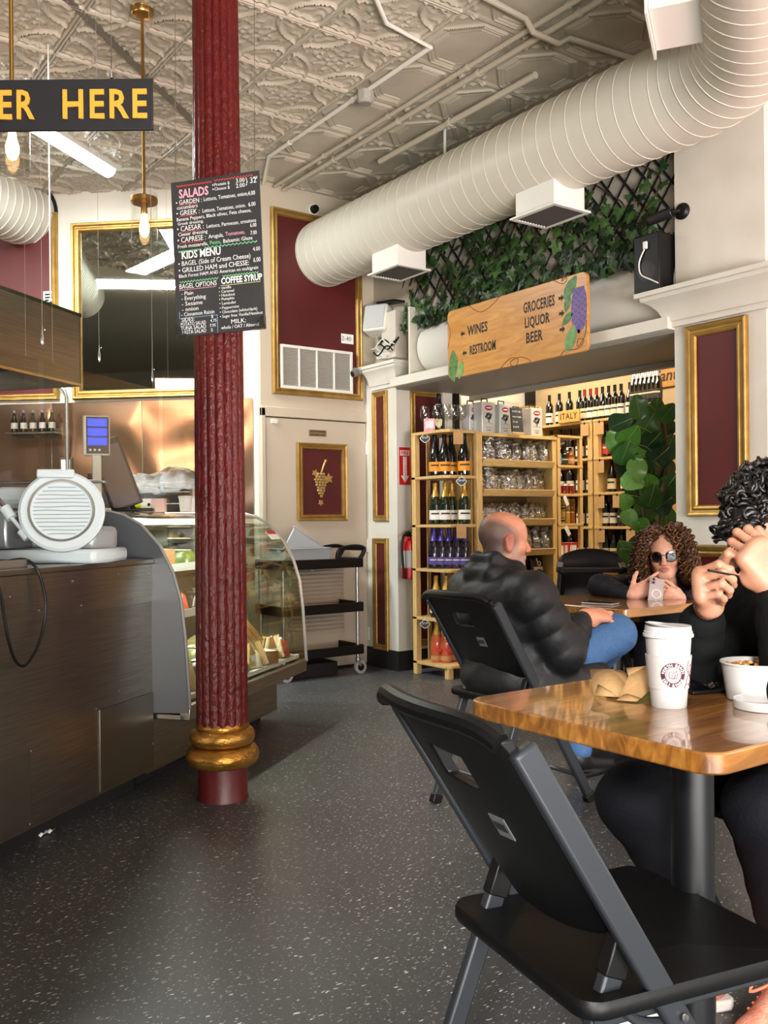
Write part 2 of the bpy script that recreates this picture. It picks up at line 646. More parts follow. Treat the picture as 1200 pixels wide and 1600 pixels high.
CP = [(0, 2.17), (.025, 2.17), (.025, 2.2), (.04, 2.2), (.045, 2.225), (.06, 2.26), (.09, 2.295), (.125, 2.315), (.13, 2.335), (.15, 2.335), (.15, 2.36), (0, 2.365)]
cornice('trim_1', 4.2, 4.34, 2.615, 3.155, CP, WHITE)
cornice('trim_2', 4.2, 4.7, 5.69, 6.0, [(u * .55, z) for u, z in CP], WHITE)
struct(MB().bx(4.185, 4.78, 5.675, 6.12, 0, .15).build('baseboard_pilaster', BLACKM, ang=0))
struct(MB().bx(4.19, 4.27, -2, 3.16, 0, .15).build('baseboard_right', BLACKM, ang=0))
struct(MB().bx(3.27, 4.2, 6.10, 6.12, 0, .1).build('baseboard_door', BLACKM, ang=0))
# wine room beyond the opening
struct(MB().bx(7.0, 7.15, 2.2, 9, 0, 3.0).build('wall_wine_room', WARM, ang=0))
struct(MB().bx(4.5, 7.0, 2.2, 2.35, 0, 3.0).build('wall_wine_side', WARM, ang=0))
struct(MB().bx(4.6, 7.0, 6.98, 7.1, 0, 3.0).build('wall_passage', WHITE, ang=0))
struct(MB().bx(4.5, 7.1, 2.2, 7.1, 2.95, 3.05).build('ceiling_wine_room', mat('grey_ceiling', 'b9b4a8', .6), ang=0))
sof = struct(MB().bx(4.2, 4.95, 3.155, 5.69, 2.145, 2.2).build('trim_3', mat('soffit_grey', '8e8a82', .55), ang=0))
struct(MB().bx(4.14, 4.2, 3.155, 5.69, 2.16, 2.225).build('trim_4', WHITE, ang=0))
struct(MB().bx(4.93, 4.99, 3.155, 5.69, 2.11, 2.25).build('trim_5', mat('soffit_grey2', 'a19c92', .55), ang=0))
struct(MB().bx(4.9, 5.02, 2.35, 5.69, 2.2, 2.95).build('wall_lintel', WARM, ang=0))
# posts of the rolling gate beside the passage
for (x, y, m, n) in ((4.80, 5.66, WHITE, 'gate_post'),):
    t = thing('gate_track', 'white gate track with black channel at the left end of the opening', 'gate track', (4.66, 5.655, 0))
    MB().bx(-.05, .05, -.02, .03, 0, 2.2).build('track_post', WHITE, t, bevel=.003)
    MB().bx(.05, .115, -.03, .03, 0, 2.2).build('channel', BLACK, t, bevel=.002)
    MB().bx(.115, .14, -.02, .03, 0, 2.2).build('track_edge', WHITE, t, bevel=.002)
t = thing('black_post', 'slim black post in the corner of the far passage', 'post', (6.86, 6.95, 0))
MB().bx(-.06, .06, -.02, .02, 0, 2.9).bx(-.08, .08, -.03, .03, 0, .06).build('post_body', BLACK, t, bevel=.003)
for k, (x0, x1) in enumerate(((4.9, 5.75), (5.8, 6.7))):
    t = thing('passage_door', ['grey white panel door behind the olive oil tins', 'grey white panel door beside the black post'][k], 'door', ((x0 + x1) / 2, 6.975, 0))
    wd = x1 - x0
    MB().bx(-wd / 2, wd / 2, -.03, 0, 0, 2.35).build('door_leaf', mat('grey_white', 'bdb8ae', .5), t, bevel=.004)
    for z0, z1 in ((.2, 1.0), (1.15, 2.2)):
        MB().bx(-wd / 2 + .13, wd / 2 - .13, -.045, -.03, z0, z1).build('door_panel', mat('grey_white'  , 'bdb8ae'), t, bevel=.006)
# lit glazed light in the wine room
c, wd, h = quad(lambda x, y: onX(x, y, 6.985), 845, 590, 879, 587, y2=606, y3=607)
t = tag(MB().bx(-wd / 2, wd / 2, -.01, .01, -h / 2, h / 2).build('window_2', mat('lit_pane', 'f3e6c4', .4, emit='fff0cf', estr=.9), ang=0), None, None)
struct(t)
t.location, t.rotation_euler = c, (0, 0, -math.pi / 2)

# pressed tin ceiling panels, each its own piece
TT = 0.515


def tin(kind):
    n = 60
    u = np.linspace(0, 1, n)
    X, Y = np.meshgrid(u, u)
    cx, cy = X - .5, Y - .5
    r = np.hypot(cx, cy)
    th = np.arctan2(cy, cx)
    ax, ay = np.abs(cx), np.abs(cy)
    edge = np.minimum(.5 - ax, .5 - ay)

    def ridge(d, wd):
        return np.exp(-(d / wd) ** 2)
    if kind == 0:
        h = 1.5 * ridge(edge - .014, .013) + 1.3 * ridge(edge - .06, .013)
        for sx in (-1, 1):
            for sy in (-1, 1):
                rr = np.hypot(cx - .5 * sx, cy - .5 * sy)
                tq = np.arctan2(cy - .5 * sy, cx - .5 * sx)
                h += (1.3 * ridge(rr - .40, .013) + .5 * ridge(rr - .30 - .02 * np.cos(12 * tq), .02) + .6 * ridge(rr - .18 - .03 * np.cos(6 * tq), .022)) * (edge > .05)
        h += (.7 * ridge(r - .20 - .05 * np.cos(8 * th), .018) + .7 * ridge(r - .10 - .03 * np.cos(4 * th), .018) + .9 * ridge(r, .035)) * (r < .3)
        for k in range(4):
            a = k * math.pi / 2
            px_, py_ = .30 * math.cos(a), .30 * math.sin(a)
            q = np.hypot(cx - px_, cy - py_)
            h += .6 * ridge(np.sin(2 * np.arctan2(cy - py_, cx - px_) - 44 * q), .35) * np.exp(-(q / .10) ** 2)
        h = np.minimum(h, 1.9)
    else:
        oc = np.maximum(np.maximum(ax, ay), (ax + ay) * .74)
        h = .8 * ridge(edge - .01, .01) + .9 * ridge(oc - .43, .012) + .8 * ridge(oc - .395, .012) + .6 * ridge(oc - .35, .014)
        dg = np.minimum(np.abs(ax + ay - .82), 1)
        h += .8 * ridge(dg, .03) * (.6 + .4 * np.cos(40 * (ax - ay))) * (oc > .38) + .3 * ((oc < .33))
    z = -.015 * h
    b = MB()
    b.v = [((X[j, i] - .5) * TT, (Y[j, i] - .5) * TT, float(z[j, i])) for j in range(n) for i in range(n)]
    b.f = [(j * n + i, (j + 1) * n + i, (j + 1) * n + i + 1, j * n + i + 1) for j in range(n - 1) for i in range(n - 1)]
    b.m = [0] * len(b.f)
    return b.mesh('ceiling_tile', mat('tin_paint', 'c3baa8', 0.27, col2='b5ac9a', scale=2.5), ang=60)


tins = [tin(0), tin(1)]
for i in range(-7, 4):
    for j in range(-4, 7):
        x, y = 2.507 + (i + .5) * TT, 4.025 + (j + .5) * TT
        if (Vector((x, y, 0)) - OC).dot(NC) < -.3 or (y > 6.3 and x > 3.2) or x > 4.3:
            continue
        xc, zc = x * CA - y * SA, x * SA + y * CA
        if zc < 3.4 or abs(xc) > .5 * zc + .5:
            continue
        o = link('ceiling_tile', tins[1 if i >= 1 else 0], ceil_o, (x, y, CEIL - .0015))
        o.rotation_euler = (0, 0, (0, math.pi / 2, math.pi, -math.pi / 2)[(i * 3 + j * 5) % 4])

tag(MB().bar((1.0, 4.16, CEIL - .012), (3.0, 5.92, CEIL - .012), .035, .02).build('ceiling_batten', mat('batten_brown', '6e6558', .5)),
    'thin dark batten running across the tin ceiling left of the red column', 'batten')

# conduits on the ceiling
PIPE = mat('conduit_paint', 'bdb4a2', .45)


def conduit(label, pts, r, m=PIPE):
    t = thing('ceiling_conduit', label, 'conduit', pts[0])
    q = [Vector(p) - Vector(pts[0]) for p in pts]
    MB().tube(q, r, 10).build('pipe', m, t)
    L = 0
    for a, b_ in zip(q[:-1], q[1:]):
        d = (b_ - a)
        if d.length > .9:
            for k in range(1, int(d.length / .75) + 1):
                p = a + d * (k * .75 / d.length)
                MB().tube([p - d.normalized() * .012, p + d.normalized() * .012], r * 1.3, 10).build('pipe_clip', m, t)


Z0 = CEIL - .028
conduit('thicker of the two parallel pipes running along the ceiling beside the white duct', [(3.47, 2.4, Z0 - .01), (3.47, 6.1, Z0 - .01)], .017)
conduit('thinner of the two parallel pipes, on the side away from the white duct', [(3.39, 2.4, Z0), (3.39, 6.1, Z0)], .014)
conduit('white conduit with a bend and a junction box on the tin ceiling', [(2.2, 3.3, Z0), (2.75, 3.78, Z0), (3.085, 3.84, Z0), (3.085, 5.62, Z0), (3.30, 6.1, Z0)], .013, WHITEP)
conduit('conduit crossing over the two parallel pipes near the duct elbow', [(2.7, 3.3, Z0), (3.3, 3.35, Z0), (3.36, 3.36, Z0 - .045), (3.55, 3.37, Z0 - .045), (3.62, 3.36, Z0), (4.2, 3.3, Z0)], .016)
conduit('flat cable channel above the white duct', [(3.72, 3.7, Z0 - .03), (3.72, 5.2, Z0 - .03)], .02)
p = onz(566, 147, CEIL - .05)
t = thing('junction_box', 'small grey junction box on the ceiling conduit', 'junction box', (3.085, p.y, CEIL - .03))
MB().lathe([(.005, -.07), (.035, -.07), (.05, -.055), (.05, 0)], 8).build('box_body', mat('box_grey', 'a7a39a', .5), t)
MB().lathe([(.001, -.0735), (.036, -.073), (.036, -.07)], 8).build('cover', mat('box_cover', '85827c', .5), t)


# spiral ducts
def duct_geo(path, r, ringstep, mb, n=44, ring=.006):
    mb.tube(path, r, n)


def duct(name, label, path, r, step, rib=.0022):
    "path: list of points; ribs are seams wound round the duct, one piece"
    t = thing(name, label, 'air duct', path[0])
    q = [Vector(p) - Vector(path[0]) for p in path]
    MB().tube(q, r, 44).build('duct_shell', DUCTW, t)
    # seam ribs
    rb = MB()
    acc, nxt = 0.0, step * .5
    for a, b_ in zip(q[:-1], q[1:]):
        d = b_ - a
        L = d.length
        tn = d.normalized()
        u = tn.orthogonal().normalized()
        v = tn.cross(u)
        while nxt < acc + L:
            c0 = a + tn * (nxt - acc)
            ring = [c0 + (u * math.cos(2 * math.pi * k / 44) + v * math.sin(2 * math.pi * k / 44)) * (r + .001) + tn * (step * .0) for k in range(44)]
            rb.tube(ring, rib, 5, closed=True)
            nxt += step
        acc += L
    rb.build('duct_seam_ribs', DUCTW, t)
    return t


DX, DZ, DR = 3.82, 3.215, .25
pth = [(DX, 6.13, DZ), (DX, 5.0, DZ), (DX, 4.0, DZ), (DX, 2.82, DZ)]
# elbow swinging towards the street front
hd = math.radians(-90)
p = Vector(pth[-1])
for k in range(9):
    hd -= math.radians(57 / 9)
    p = p + Vector((math.cos(hd + math.radians(3)), math.sin(hd + math.radians(3)), 0)) * .085
    pth.append(tuple(p))
end = p + Vector((math.cos(hd), math.sin(hd), 0)) * 2.2
pth.append(tuple(end))
duct('spiral_duct', 'large white spiral duct running along the ceiling to an elbow at the right', pth, DR, .105)
DHD, DP = hd, p


def vent_box(label, loc, rz, sx, sy, sz, axis=-1):
    "box hanging under the duct, grille facing down (axis -1) with a flange"
    t = thing('duct_vent', label, 'vent', loc, rz)
    MB().bx(-sx / 2, sx / 2, -sy / 2, sy / 2, 0, sz).build('vent_box', WHITEP, t, bevel=.002)
    f = MB()
    for a, b_, c_, d in ((-1, 1, -1, -.8), (-1, 1, .8, 1), (-1, -.84, -.8, .8), (.84, 1, -.8, .8)):
        f.bx(a * (sx / 2 + .025), b_ * (sx / 2 + .025), c_ * (sy / 2 + .025), d * (sy / 2 + .025), -.012, 0)
    f.build('flange', WHITEP, t, bevel=.002)
    MB().bx(-sx / 2, sx / 2, -sy / 2, sy / 2, -.001, .001).build('vent_throat', DARK, t)
    k = 11
    for i in range(k):
        y = -sy / 2 + sy * (i + .5) / k
        MB().box((0, 0, 0), (sx * .98, .016, .002), M=T(0, y, -.005, rx=.7)).build('louvre', mat('louvre_dark', '4a4643', .5), t)
    return t


vent_box('white vent box with a down-facing grille under the far half of the duct', (3.82, 5.13, 2.86), math.pi / 2, .30, .24, .17)
vent_box('white vent box with a down-facing grille under the near half of the duct', (3.82, 3.70, 2.86), math.pi / 2, .30, .24, .17)
sd = Vector((math.cos(DHD), math.sin(DHD), 0))
sl = Vector((math.sin(DHD), -math.cos(DHD), 0))
if sl.dot(C(-1, 0)) < 0:
    sl = -sl
q = DP + sd * .25 + sl * (.40)
t = vent_box('white vent box on the side of the duct elbow, grille facing the room', q, 0, .34, .26, .2)
zax = -sl
xax = sd
yax = zax.cross(xax)
t.matrix_world = Matrix.Translation(q) @ Matrix((xax, yax, zax)).transposed().to_4x4()
t = thing('duct_hanger', 'thin white rod holding the large duct from the ceiling', 'hanger rod', (3.82, 4.62, DZ + DR - .005))
MB().tube([(0, 0, 0), (0, 0, CEIL - DZ - DR)], .009, 8).build('rod', WHITEP, t)
MB().bx(-.03, .03, -.02, .02, CEIL - DZ - DR - .008, CEIL - DZ - DR + .003).build('ceiling_plate', WHITEP, t, bevel=.002)

# second duct, top left
ddir = C(1.38, 1.0).normalized()
pe = onP(40, 335, OC, NC)
duct('spiral_duct', 'white spiral duct ending at the burgundy panel, top left', [tuple(pe + C(.04, .11)), tuple(pe - C(.42, 1.0)), tuple(pe - C(1.0, 2.4))], .235, .07, .006)
tag(MB().lathe([(.24, -.01), (.262, -.01), (.262, .01), (.24, .01)], 36).build('duct_collar', DARK, None, tuple(pe), rot=(math.pi / 2, 0, RZC)), 'dark collar ring round the end of the left duct', 'collar')

# ------------------------------------------------------------ wall B: burgundy panel, return vent, door, plaque
fB = lambda x, y: onY(x, y, 6.12)
c, wd, h = quad(fB, 420, 324, 563, 352, 426, 564, 613, 629)
c.y = 6.118
wall_panel('tall burgundy wall panel in gold moulding, pierced by the white duct', c, 0, wd, h, .055, .035)
c, wd, h = quad(fB, 435, 537, 548, 552, 436, 548, 606, 617)
t = thing('return_air_grille', 'white return air grille low in the tall burgundy panel', 'vent', (c.x, 6.1, c.z))
f = MB()
fx = .022
f.bx(-wd / 2, wd / 2, -.012, .01, h / 2 - fx, h / 2).bx(-wd / 2, wd / 2, -.012, .01, -h / 2, -h / 2 + fx)
for k in range(5):
    x = -wd / 2 + (wd - fx) * k / 4
    f.bx(x, x + (fx if k in (0, 4) else fx * .55), -.012, .01, -h / 2 + fx, h / 2 - fx)
f.build('grille_frame', WHITEP, t, bevel=.002)
MB().bx(-wd / 2 + .01, wd / 2 - .01, .008, .012, -h / 2 + .01, h / 2 - .01).build('grille_back', mat('grille_shadow', '2d2a27', .8), t)
for k in range(22):
    MB().box((0, 0, 0), (wd - fx, .014, .0022), M=T(0, 0, -h / 2 + fx + (h - 2 * fx) * (k + .5) / 22, rx=-.65)).build('louvre', mat('louvre_white', 'b7b2a8', .5), t)
c, wd, h = quad(fB, 532, 521, 551, 524, y2=536, y3=539)
t = thing('paper_notice', 'small white paper notice stuck above the return air grille', 'notice', (c.x, 6.11, c.z))
MB().bx(-wd / 2, wd / 2, -.002, 0, -h / 2, h / 2).build('paper', PAPERW, t)
text('2-40', .05, mat('pencil', '555555', .8), t, (-.055, -.003, -.015))
c = fB(489, 328)
t = thing('wall_sensor', 'small dark round sensor above the tall burgundy panel', 'sensor', (c.x, 6.12, c.z))
MB().lathe([(.001, .05), (.028, .045), (.033, .02), (.036, 0)], 18, M=T(rx=math.pi / 2)).build('sensor_eye', BLACK, t)
MB().lathe([(.036, .012), (.042, .012), (.042, 0)], 18, M=T(rx=math.pi / 2)).build('sensor_ring', WHITEP, t)
# door
c, wd, h = quad(fB, 416, 652, 571, 661, 414, 571, 1060, 1040)
DXC, DW = c.x, wd
DH = fB(490, 657).z
t = struct(MB().bx(-wd / 2, wd / 2, -.02, 0, .02, DH).build('door_1', CREAM, None, (DXC, 6.118, 0), bevel=.003))
fr = MB()
fr.bx(-wd / 2 - .04, -wd / 2 - .006, -.03, 0, 0, DH + .07).bx(wd / 2 + .006, wd / 2 + .06, -.03, 0, 0, DH + .07).bx(-wd / 2 - .04, wd / 2 + .06, -.03, 0, DH + .008, DH + .08)
fr.build('door_frame', CREAM, t, bevel=.004)
MB().bx(-wd / 2 - .006, wd / 2 + .006, -.004, 0, 0, DH + .008).build('door_gap', mat('door_gap_shadow', '3d362f', .8), t)
for z in (DH - .2, .95, .25):
    MB().tube([(wd / 2 + .004, -.03, z - .05), (wd / 2 + .004, -.03, z + .05)], .012, 8).build('hinge', WHITEP, t)
MB().bx(-wd / 2 + .04, -wd / 2 + .09, -.04, -.02, DH - .045, DH - .012).build('door_catch', WHITEP, t, bevel=.003)
c, wd2, h = quad(fB, 480, 671, 507, 674, y2=681, y3=683)
pl = MB().bx(-wd2 / 2, wd2 / 2, -.026, -.02, -h / 2, h / 2).build('name_plate', mat('brass_plate', 'b8ad94', .25, .9), t, (c.x - DXC, 0, c.z), bevel=.001)
text('AUTHORIZED', .022, BLACK, pl, (0, -.027, .006), align='CENTER')
text('PERSONNEL ONLY', .016, BLACK, pl, (0, -.027, -.02), align='CENTER')
for k in range(16):
    MB().box((0, 0, 0), (.46, .03, .006), M=T(-.02, -.03, .32 + k * .03, rx=.6)).build('louvre', CREAM, t)
MB().bx(-.27, .23, -.026, -.02, .28, .84).build('louvre_frame', CREAM, t, bevel=.003)
# grape plaque
c, wd, h = quad(fB, 461, 692, 538, 695, 460, 538, 814, 814)
t = thing('grape_plaque', 'gold framed burgundy plaque with a gilded grape bunch, hung on the door', 'plaque', (c.x, 6.094, c.z))
frame_moulding(wd, h, .05, .03, par=t)
MB().bx(-wd / 2 + .045, wd / 2 - .045, -.006, 0, -h / 2 + .045, h / 2 - .045).build('plaque_board', BURG, t)
g = MB()
rows = [3, 4, 5, 4, 4, 3, 3, 2, 1]
for r_, nr in enumerate(rows):
    for k in range(nr):
        g.ball(((k - (nr - 1) / 2) * .024 - .02, -.018 - .006 * math.cos((k - (nr - 1) / 2)), .06 - r_ * .021), .0135, 8)
GOLDG = mat('gilded_grapes', 'c9a869', .35, .7)
g.build('grapes', GOLDG, t)
MB().tube([(-.01, -.012, .07), (.0, -.018, .11), (.018, -.016, .15), (.03, -.014, .17)], [.008, .008, .009, .012], 8).build('stem', GOLDG, t)


def leaf_poly(s):
    pts = []
    for k in range(22):
        a = 2 * math.pi * k / 22
        r_ = s * (.75 + .25 * math.cos(5 * a) - .1 * math.cos(a))
        pts.append((r_ * math.cos(a), r_ * math.sin(a)))
    return pts


for (x, z, s, a) in ((.055, .03, .042, .4), (-.07, .07, .03, 2.4), (-.02, -.16, .026, -1.57)):
    MB().prism(leaf_poly(s), 0, .006, M=T(x, -.014, z, rx=math.pi / 2) @ Matrix.Rotation(a, 4, 'Z')).build('vine_leaf', GOLDG, t, bevel=.002)

# wall panels of the pilasters
fA = lambda x, y: onX(x, y, 4.2)
fJ = lambda x, y: onY(x, y, 5.69)
RA = -math.pi / 2
c, wd, h = quad(fA, 1073, 513, 1170, 491, 1078, 1172, 808, 806)
wall_panel('tall burgundy panel in gold moulding on the right pilaster', c, RA, wd, h, .062, .03)
c, wd, h = quad(fA, 1079, 848, 1174, 846, 1083, 1180, 1040, 1050)
wall_panel('lower burgundy panel in gold moulding on the right pilaster', c, RA, wd, .62, .062, .03)
c, wd, h = quad(fA, 584, 614, 606, 609, 585, 608, 814, 814)
wall_panel('upper narrow burgundy panel beside the door, gold moulding', c, RA, wd, h, .045, .022)
c, wd, h = quad(fA, 584, 842, 608, 840, 586, 609, 1013, 1018)
wall_panel('lower narrow burgundy panel beside the door, gold moulding', c, RA, wd, h, .045, .022)
c, wd, h = quad(fJ, 640, 609, 700, 612, 642, 702, 1012, 1002)
c.x = 4.51
wall_panel('burgundy panel in gold moulding behind the corner wine rack', c, 0, .36, h, .05, .02)
# wall C: burgundy panel and mirror
fC = lambda x, y: onP(x, y, OC + NC * .005, NC)
c, wd, h = quad(fC, -60, 333, 90, 337, -55, 92, 452, 452)
hb = fC(40, 626).z
ht = fC(40, 335).z
c.z = (hb + ht) / 2
wall_panel('burgundy wall panel in gold moulding at the far left, under the duct end', c, RZC, wd, ht - hb, .05, .03)
c, wd, h = quad(fC, 111, 349, 372, 340, 118, 380, 626, 618)
wall_panel('large gold framed wall mirror behind the deli counter', c, RZC, wd, h, .07, .045, mat('mirror_glass', 'b9c0ba', .02, 1.0), 'wall_mirror', 'mirror')
c, wd, h = quad(fC, 68, 461, 92, 461, y2=478, y3=478)
t = thing('wall_grille', 'small dark grille between the far left panel and the mirror', 'vent', c, RZC)
MB().bx(-.06, .06, -.008, 0, -.07, .07).build('grille_plate', WHITEP, t, bevel=.002)
for k in range(5):
    MB().bx(-.045, .045, -.012, -.004, -.05 + k * .022, -.05 + k * .022 + .012).build('slot', DARK, t)
# stainless splash back: sheets side by side
zt = fC(200, 627).z
rsx = random.Random(2)
for k, (x0, x1) in enumerate(((-4.2, -2.32), (-2.315, -1.62), (-1.615, -.9), (-.895, -.04))):
    ph = [rsx.uniform(0, 6) for _ in range(4)]
    L = x1 - x0

    def warp(u, v):
        x, z = x0 + u * L, .6 + (zt - .6) * v
        ed = min(1, 8 * min(u, 1 - u, v, 1 - v))
        return (x, -.008 - ed * (.006 + .010 * math.sin(7.5 * z + 1.6 * math.sin(2.6 * x + ph[0]) + ph[1]) + .0035 * math.sin(17 * z + 2.2 * math.sin(3.1 * x + ph[2]) + ph[3])), z)
    o = MB().grid(warp, 28, 44).build('splashback_sheet', STEELW, None, OC, RZC, ang=80)
    tag(o, ['stainless splashback sheet behind the meat slicer', 'stainless splashback sheet behind the scale display', 'stainless splashback sheet behind the wrapped oven', 'stainless splashback sheet next to the door'][k], 'splashback')

# ------------------------------------------------------------ the red cast-iron column
pc = C(-.681, 3.86)
t = thing('red_column', 'oxblood red fluted iron column with a gold ringed base', 'column', pc, -YAW)
b = MB()
n = 128
vs, zs = [], [.30, .34, .6, 1.0, 1.6, 2.2, 2.8, 3.3, CEIL]
for z in zs:
    R = .106 - .0042 * (z - .3)
    for k in range(n):
        a = 2 * math.pi * k / n
        rr = R * (.925 + .085 * abs(math.sin(a * 8)) ** .7)
        vs.append((rr * math.cos(a), rr * math.sin(a), z))
b.add(vs, [(i * n + k, i * n + (k + 1) % n, (i + 1) * n + (k + 1) % n, (i + 1) * n + k) for i in range(len(zs) - 1) for k in range(n)])
b.build('fluted_shaft', REDP, t, ang=80)
pr = [(.104, .135)]
for k in range(9):
    a = -math.pi / 2 + math.pi * k / 8
    pr.append((.112 + .04 * math.cos(a), .18 + .043 * math.sin(a)))
for k in range(9):
    a = -math.pi / 2 + math.pi * k / 8
    pr.append((.108 + .027 * math.cos(a), .258 + .035 * math.sin(a)))
pr += [(.112, .30), (.102, .318)]
MB().lathe(pr, 48).build('gold_base_rings', GOLDB, t, ang=60)
MB().lathe([(.106, 0), (.105, .01), (.102, .02), (.102, .14)], 40).build('plinth', REDF, t)

# ------------------------------------------------------------ hanging chalkboard menu
c = (at(262, 285, 3.5) + at(407, 265, 3.42) + at(418, 517, 3.42) + at(275, 525, 3.5)) / 4
BW, BH = .355, .585
t = thing('chalkboard_menu', 'black hanging menu board with white and coloured chalk writing before the red column', 'menu board', c)
t.rotation_euler = (0, -.034, -YAW - math.radians(14))
MB().bx(-BW / 2, BW / 2, 0, .008, -BH / 2, BH / 2).build('board_panel', CHALK, t, bevel=.001)
CP_, CG, CY_, CB, CR = mat('chalk_pink', 'e8a5b4', .8), mat('chalk_green', '7fcf8f', .8), mat('chalk_yellow', 'd9d38a', .8), mat('chalk_blue', '7fa8c8', .8), mat('chalk_red', 'd4473f', .8)


def bl(s, u, v, sz, m=CHW, mw=None, bold=.0):
    o = text(s, sz * BH * 1.25, m, t, (-BW / 2 + u * BW, -.0012, BH / 2 - v * BH), name='chalk_line', bold=bold)
    if mw:
        wd_ = max(p[0] for p in o.bound_box) or 1
        if wd_ > mw * BW or True:
            o.scale[0] = mw * BW / wd_
    return o


def squig(u0, u1, v, m):
    mb = MB()
    k = 26
    mb.tube([(-BW / 2 + (u0 + (u1 - u0) * i / k) * BW, -.001, BH / 2 - (v + (.006 if i % 2 else -.004)) * BH) for i in range(k + 1)], .0019, 4)
    mb.build('chalk_squiggle', m, t)


squig(.07, .47, .03, CR)
squig(.5, .93, .025, CR)
for a in (('SALADS', .09, .108, .062, CP_, .34, .0012), ('+Protein $', .47, .062, .022, CHW, .2), ('3.00', .74, .06, .03, CHW, .1), ('+Cheese $', .47, .09, .022, CHW, .2), ('2.00', .74, .092, .03, CHW, .1),
          ('} 32', .85, .075, .042, CHW, .12), ('oz', .965 - .03, .05, .024, CHW, .05),
          ('• GARDEN :', .05, .15, .034, CHW, .3), ('Lettuce, Tomatoes, onion,', .37, .148, .029, CHW, .5), ('cucumbers', .06, .18, .027, CHW, .24), ('4.00', .87, .15, .03, CHW, .08),
          ('• GREEK :', .05, .22, .036, CHW, .27), ('Lettuce, Tomatoes, onion.', .35, .22, .028, CHW, .49), ('Banana Peppers, Black olives, Feta cheese,', .05, .255, .026, CHW, .85), ('Greek dressing.', .06, .282, .022, CHW, .3), ('6.00', .87, .22, .03, CHW, .08),
          ('• CAESAR :', .05, .322, .038, CHW, .31), ('Lettuce, Parmesan, croutons', .39, .322, .027, CHW, .56), ('Caesar dressing', .06, .352, .025, CHW, .34), ('6.00', .88, .352, .028, CHW, .07),
          ('• CAPRESE :', .05, .394, .038, CHW, .33), ('Arugula,', .41, .39, .029, CHW, .17), ('Tomatoes,', .6, .388, .029, CP_, .22), ('Fresh mozzarella,', .05, .43, .026, CHW, .35), ('Pesto,', .42, .43, .027, CG, .13), ('Balsamic Glaze', .57, .43, .027, CHW, .33), ('7.00', .88, .4, .028, CHW, .07),
          ('KIDS MENU', .09, .5, .055, CHW, .45, .001), ('• BAGEL (Side of Cream Cheese)', .05, .545, .035, CHW, .82), ('• GRILLED HAM and CHESSE:', .05, .588, .036, CHW, .8), ('Black Forest HAM AND American on multigrain', .05, .62, .025, CHW, .9), ('4.00', .9, .505, .03, CHW, .08), ('6.00', .9, .575, .033, CHW, .08),
          ('BAGEL OPTIONS', .05, .692, .036, CHW, .43), ('COFFEE SYRUP', .53, .69, .045, CHW, .46, .001),
          ('- Plain', .07, .735, .028, CHW, .14), ('- Everything', .07, .768, .03, CHW, .28), ('- Sesame', .07, .803, .03, CHW, .24), ('- onion', .07, .838, .03, CHW, .19), ('- Cinnamon Raisin', .06, .87, .028, CHW, .38),
          ('SIDES:', .06, .905, .03, CHW, .15), ('POTATO SALAD', .05, .932, .026, CHW, .29), ('TUNA SALAD', .05, .958, .027, CHW, .29), ('PASTA SALAD', .06, .985, .027, CHW, .28), ('4.75', .39, .925, .022, CHW, .07), ('7.95', .38, .955, .022, CHW, .07), ('5', .39, .985, .024, CHW, .025), ('$', .4, .898, .024, CHW, .025),
          ('• vanilla', .5, .722, .02, CHW, .14), ('• Caramel', .5, .746, .02, CHW, .17), ('• Hazelnut', .5, .77, .02, CHW, .18), ('• Pumpkin', .5, .794, .02, CHW, .17), ('• Lavender', .5, .822, .021, CHW, .19), ('• Peppermint', .5, .85, .02, CHW, .22), ('• Chocolate (white/dark)', .5, .877, .021, CHW, .42), ('• Sugar free: Vanilla/Hazelnut', .5, .905, .021, CHW, .48),
          ('MILK:', .62, .948, .032, CHW, .17), ('whole / OAT / Almond', .51, .978, .025, CHW, .42)):
    bl(*a)
squig(.06, .32, .452, CG)
squig(.36, .95, .445, CG)
squig(.06, .5, .648, CG)
squig(.55, .95, .64, CG)
sw = MB()
for (u0, v0, u1, v1, m) in ((.05, .7, .47, .7, 0), (.52, .7, .97, .7, 1), (.04, .882, .47, .882, 2), (.47, .882, .47, .995, 2), (.04, .84, .04, .882, 2), (.08, .155, .3, .155, 3), (.08, .226, .28, .226, 3), (.08, .328, .32, .328, 3), (.08, .4, .34, .4, 3)):
    sw.tube([(-BW / 2 + u0 * BW, -.0008, BH / 2 - v0 * BH), (-BW / 2 + u1 * BW, -.0008, BH / 2 - v1 * BH)], .0011, 4, m)
sw.build('chalk_underlines', [CP_, CY_, CB, CR], t)
for sx in (-1, 1):
    MB().prism([(0, 0), (.05, 0), (0, .05)], -.012, .012, M=T(sx * BW / 2, 0, -BH / 2, rx=math.pi / 2) @ Matrix.Diagonal((-sx, 1, 1, 1))).build('corner_holder', clear('holder_acrylic', 'e6ecec', .15), t)
    MB().tube([(sx * BW * .45, .004, BH / 2 - .005), (sx * BW * .45 + .034 * (CEIL - c.z), .004, CEIL - c.z)], .0012, 5).build('hanging_wire', CHROME, t)

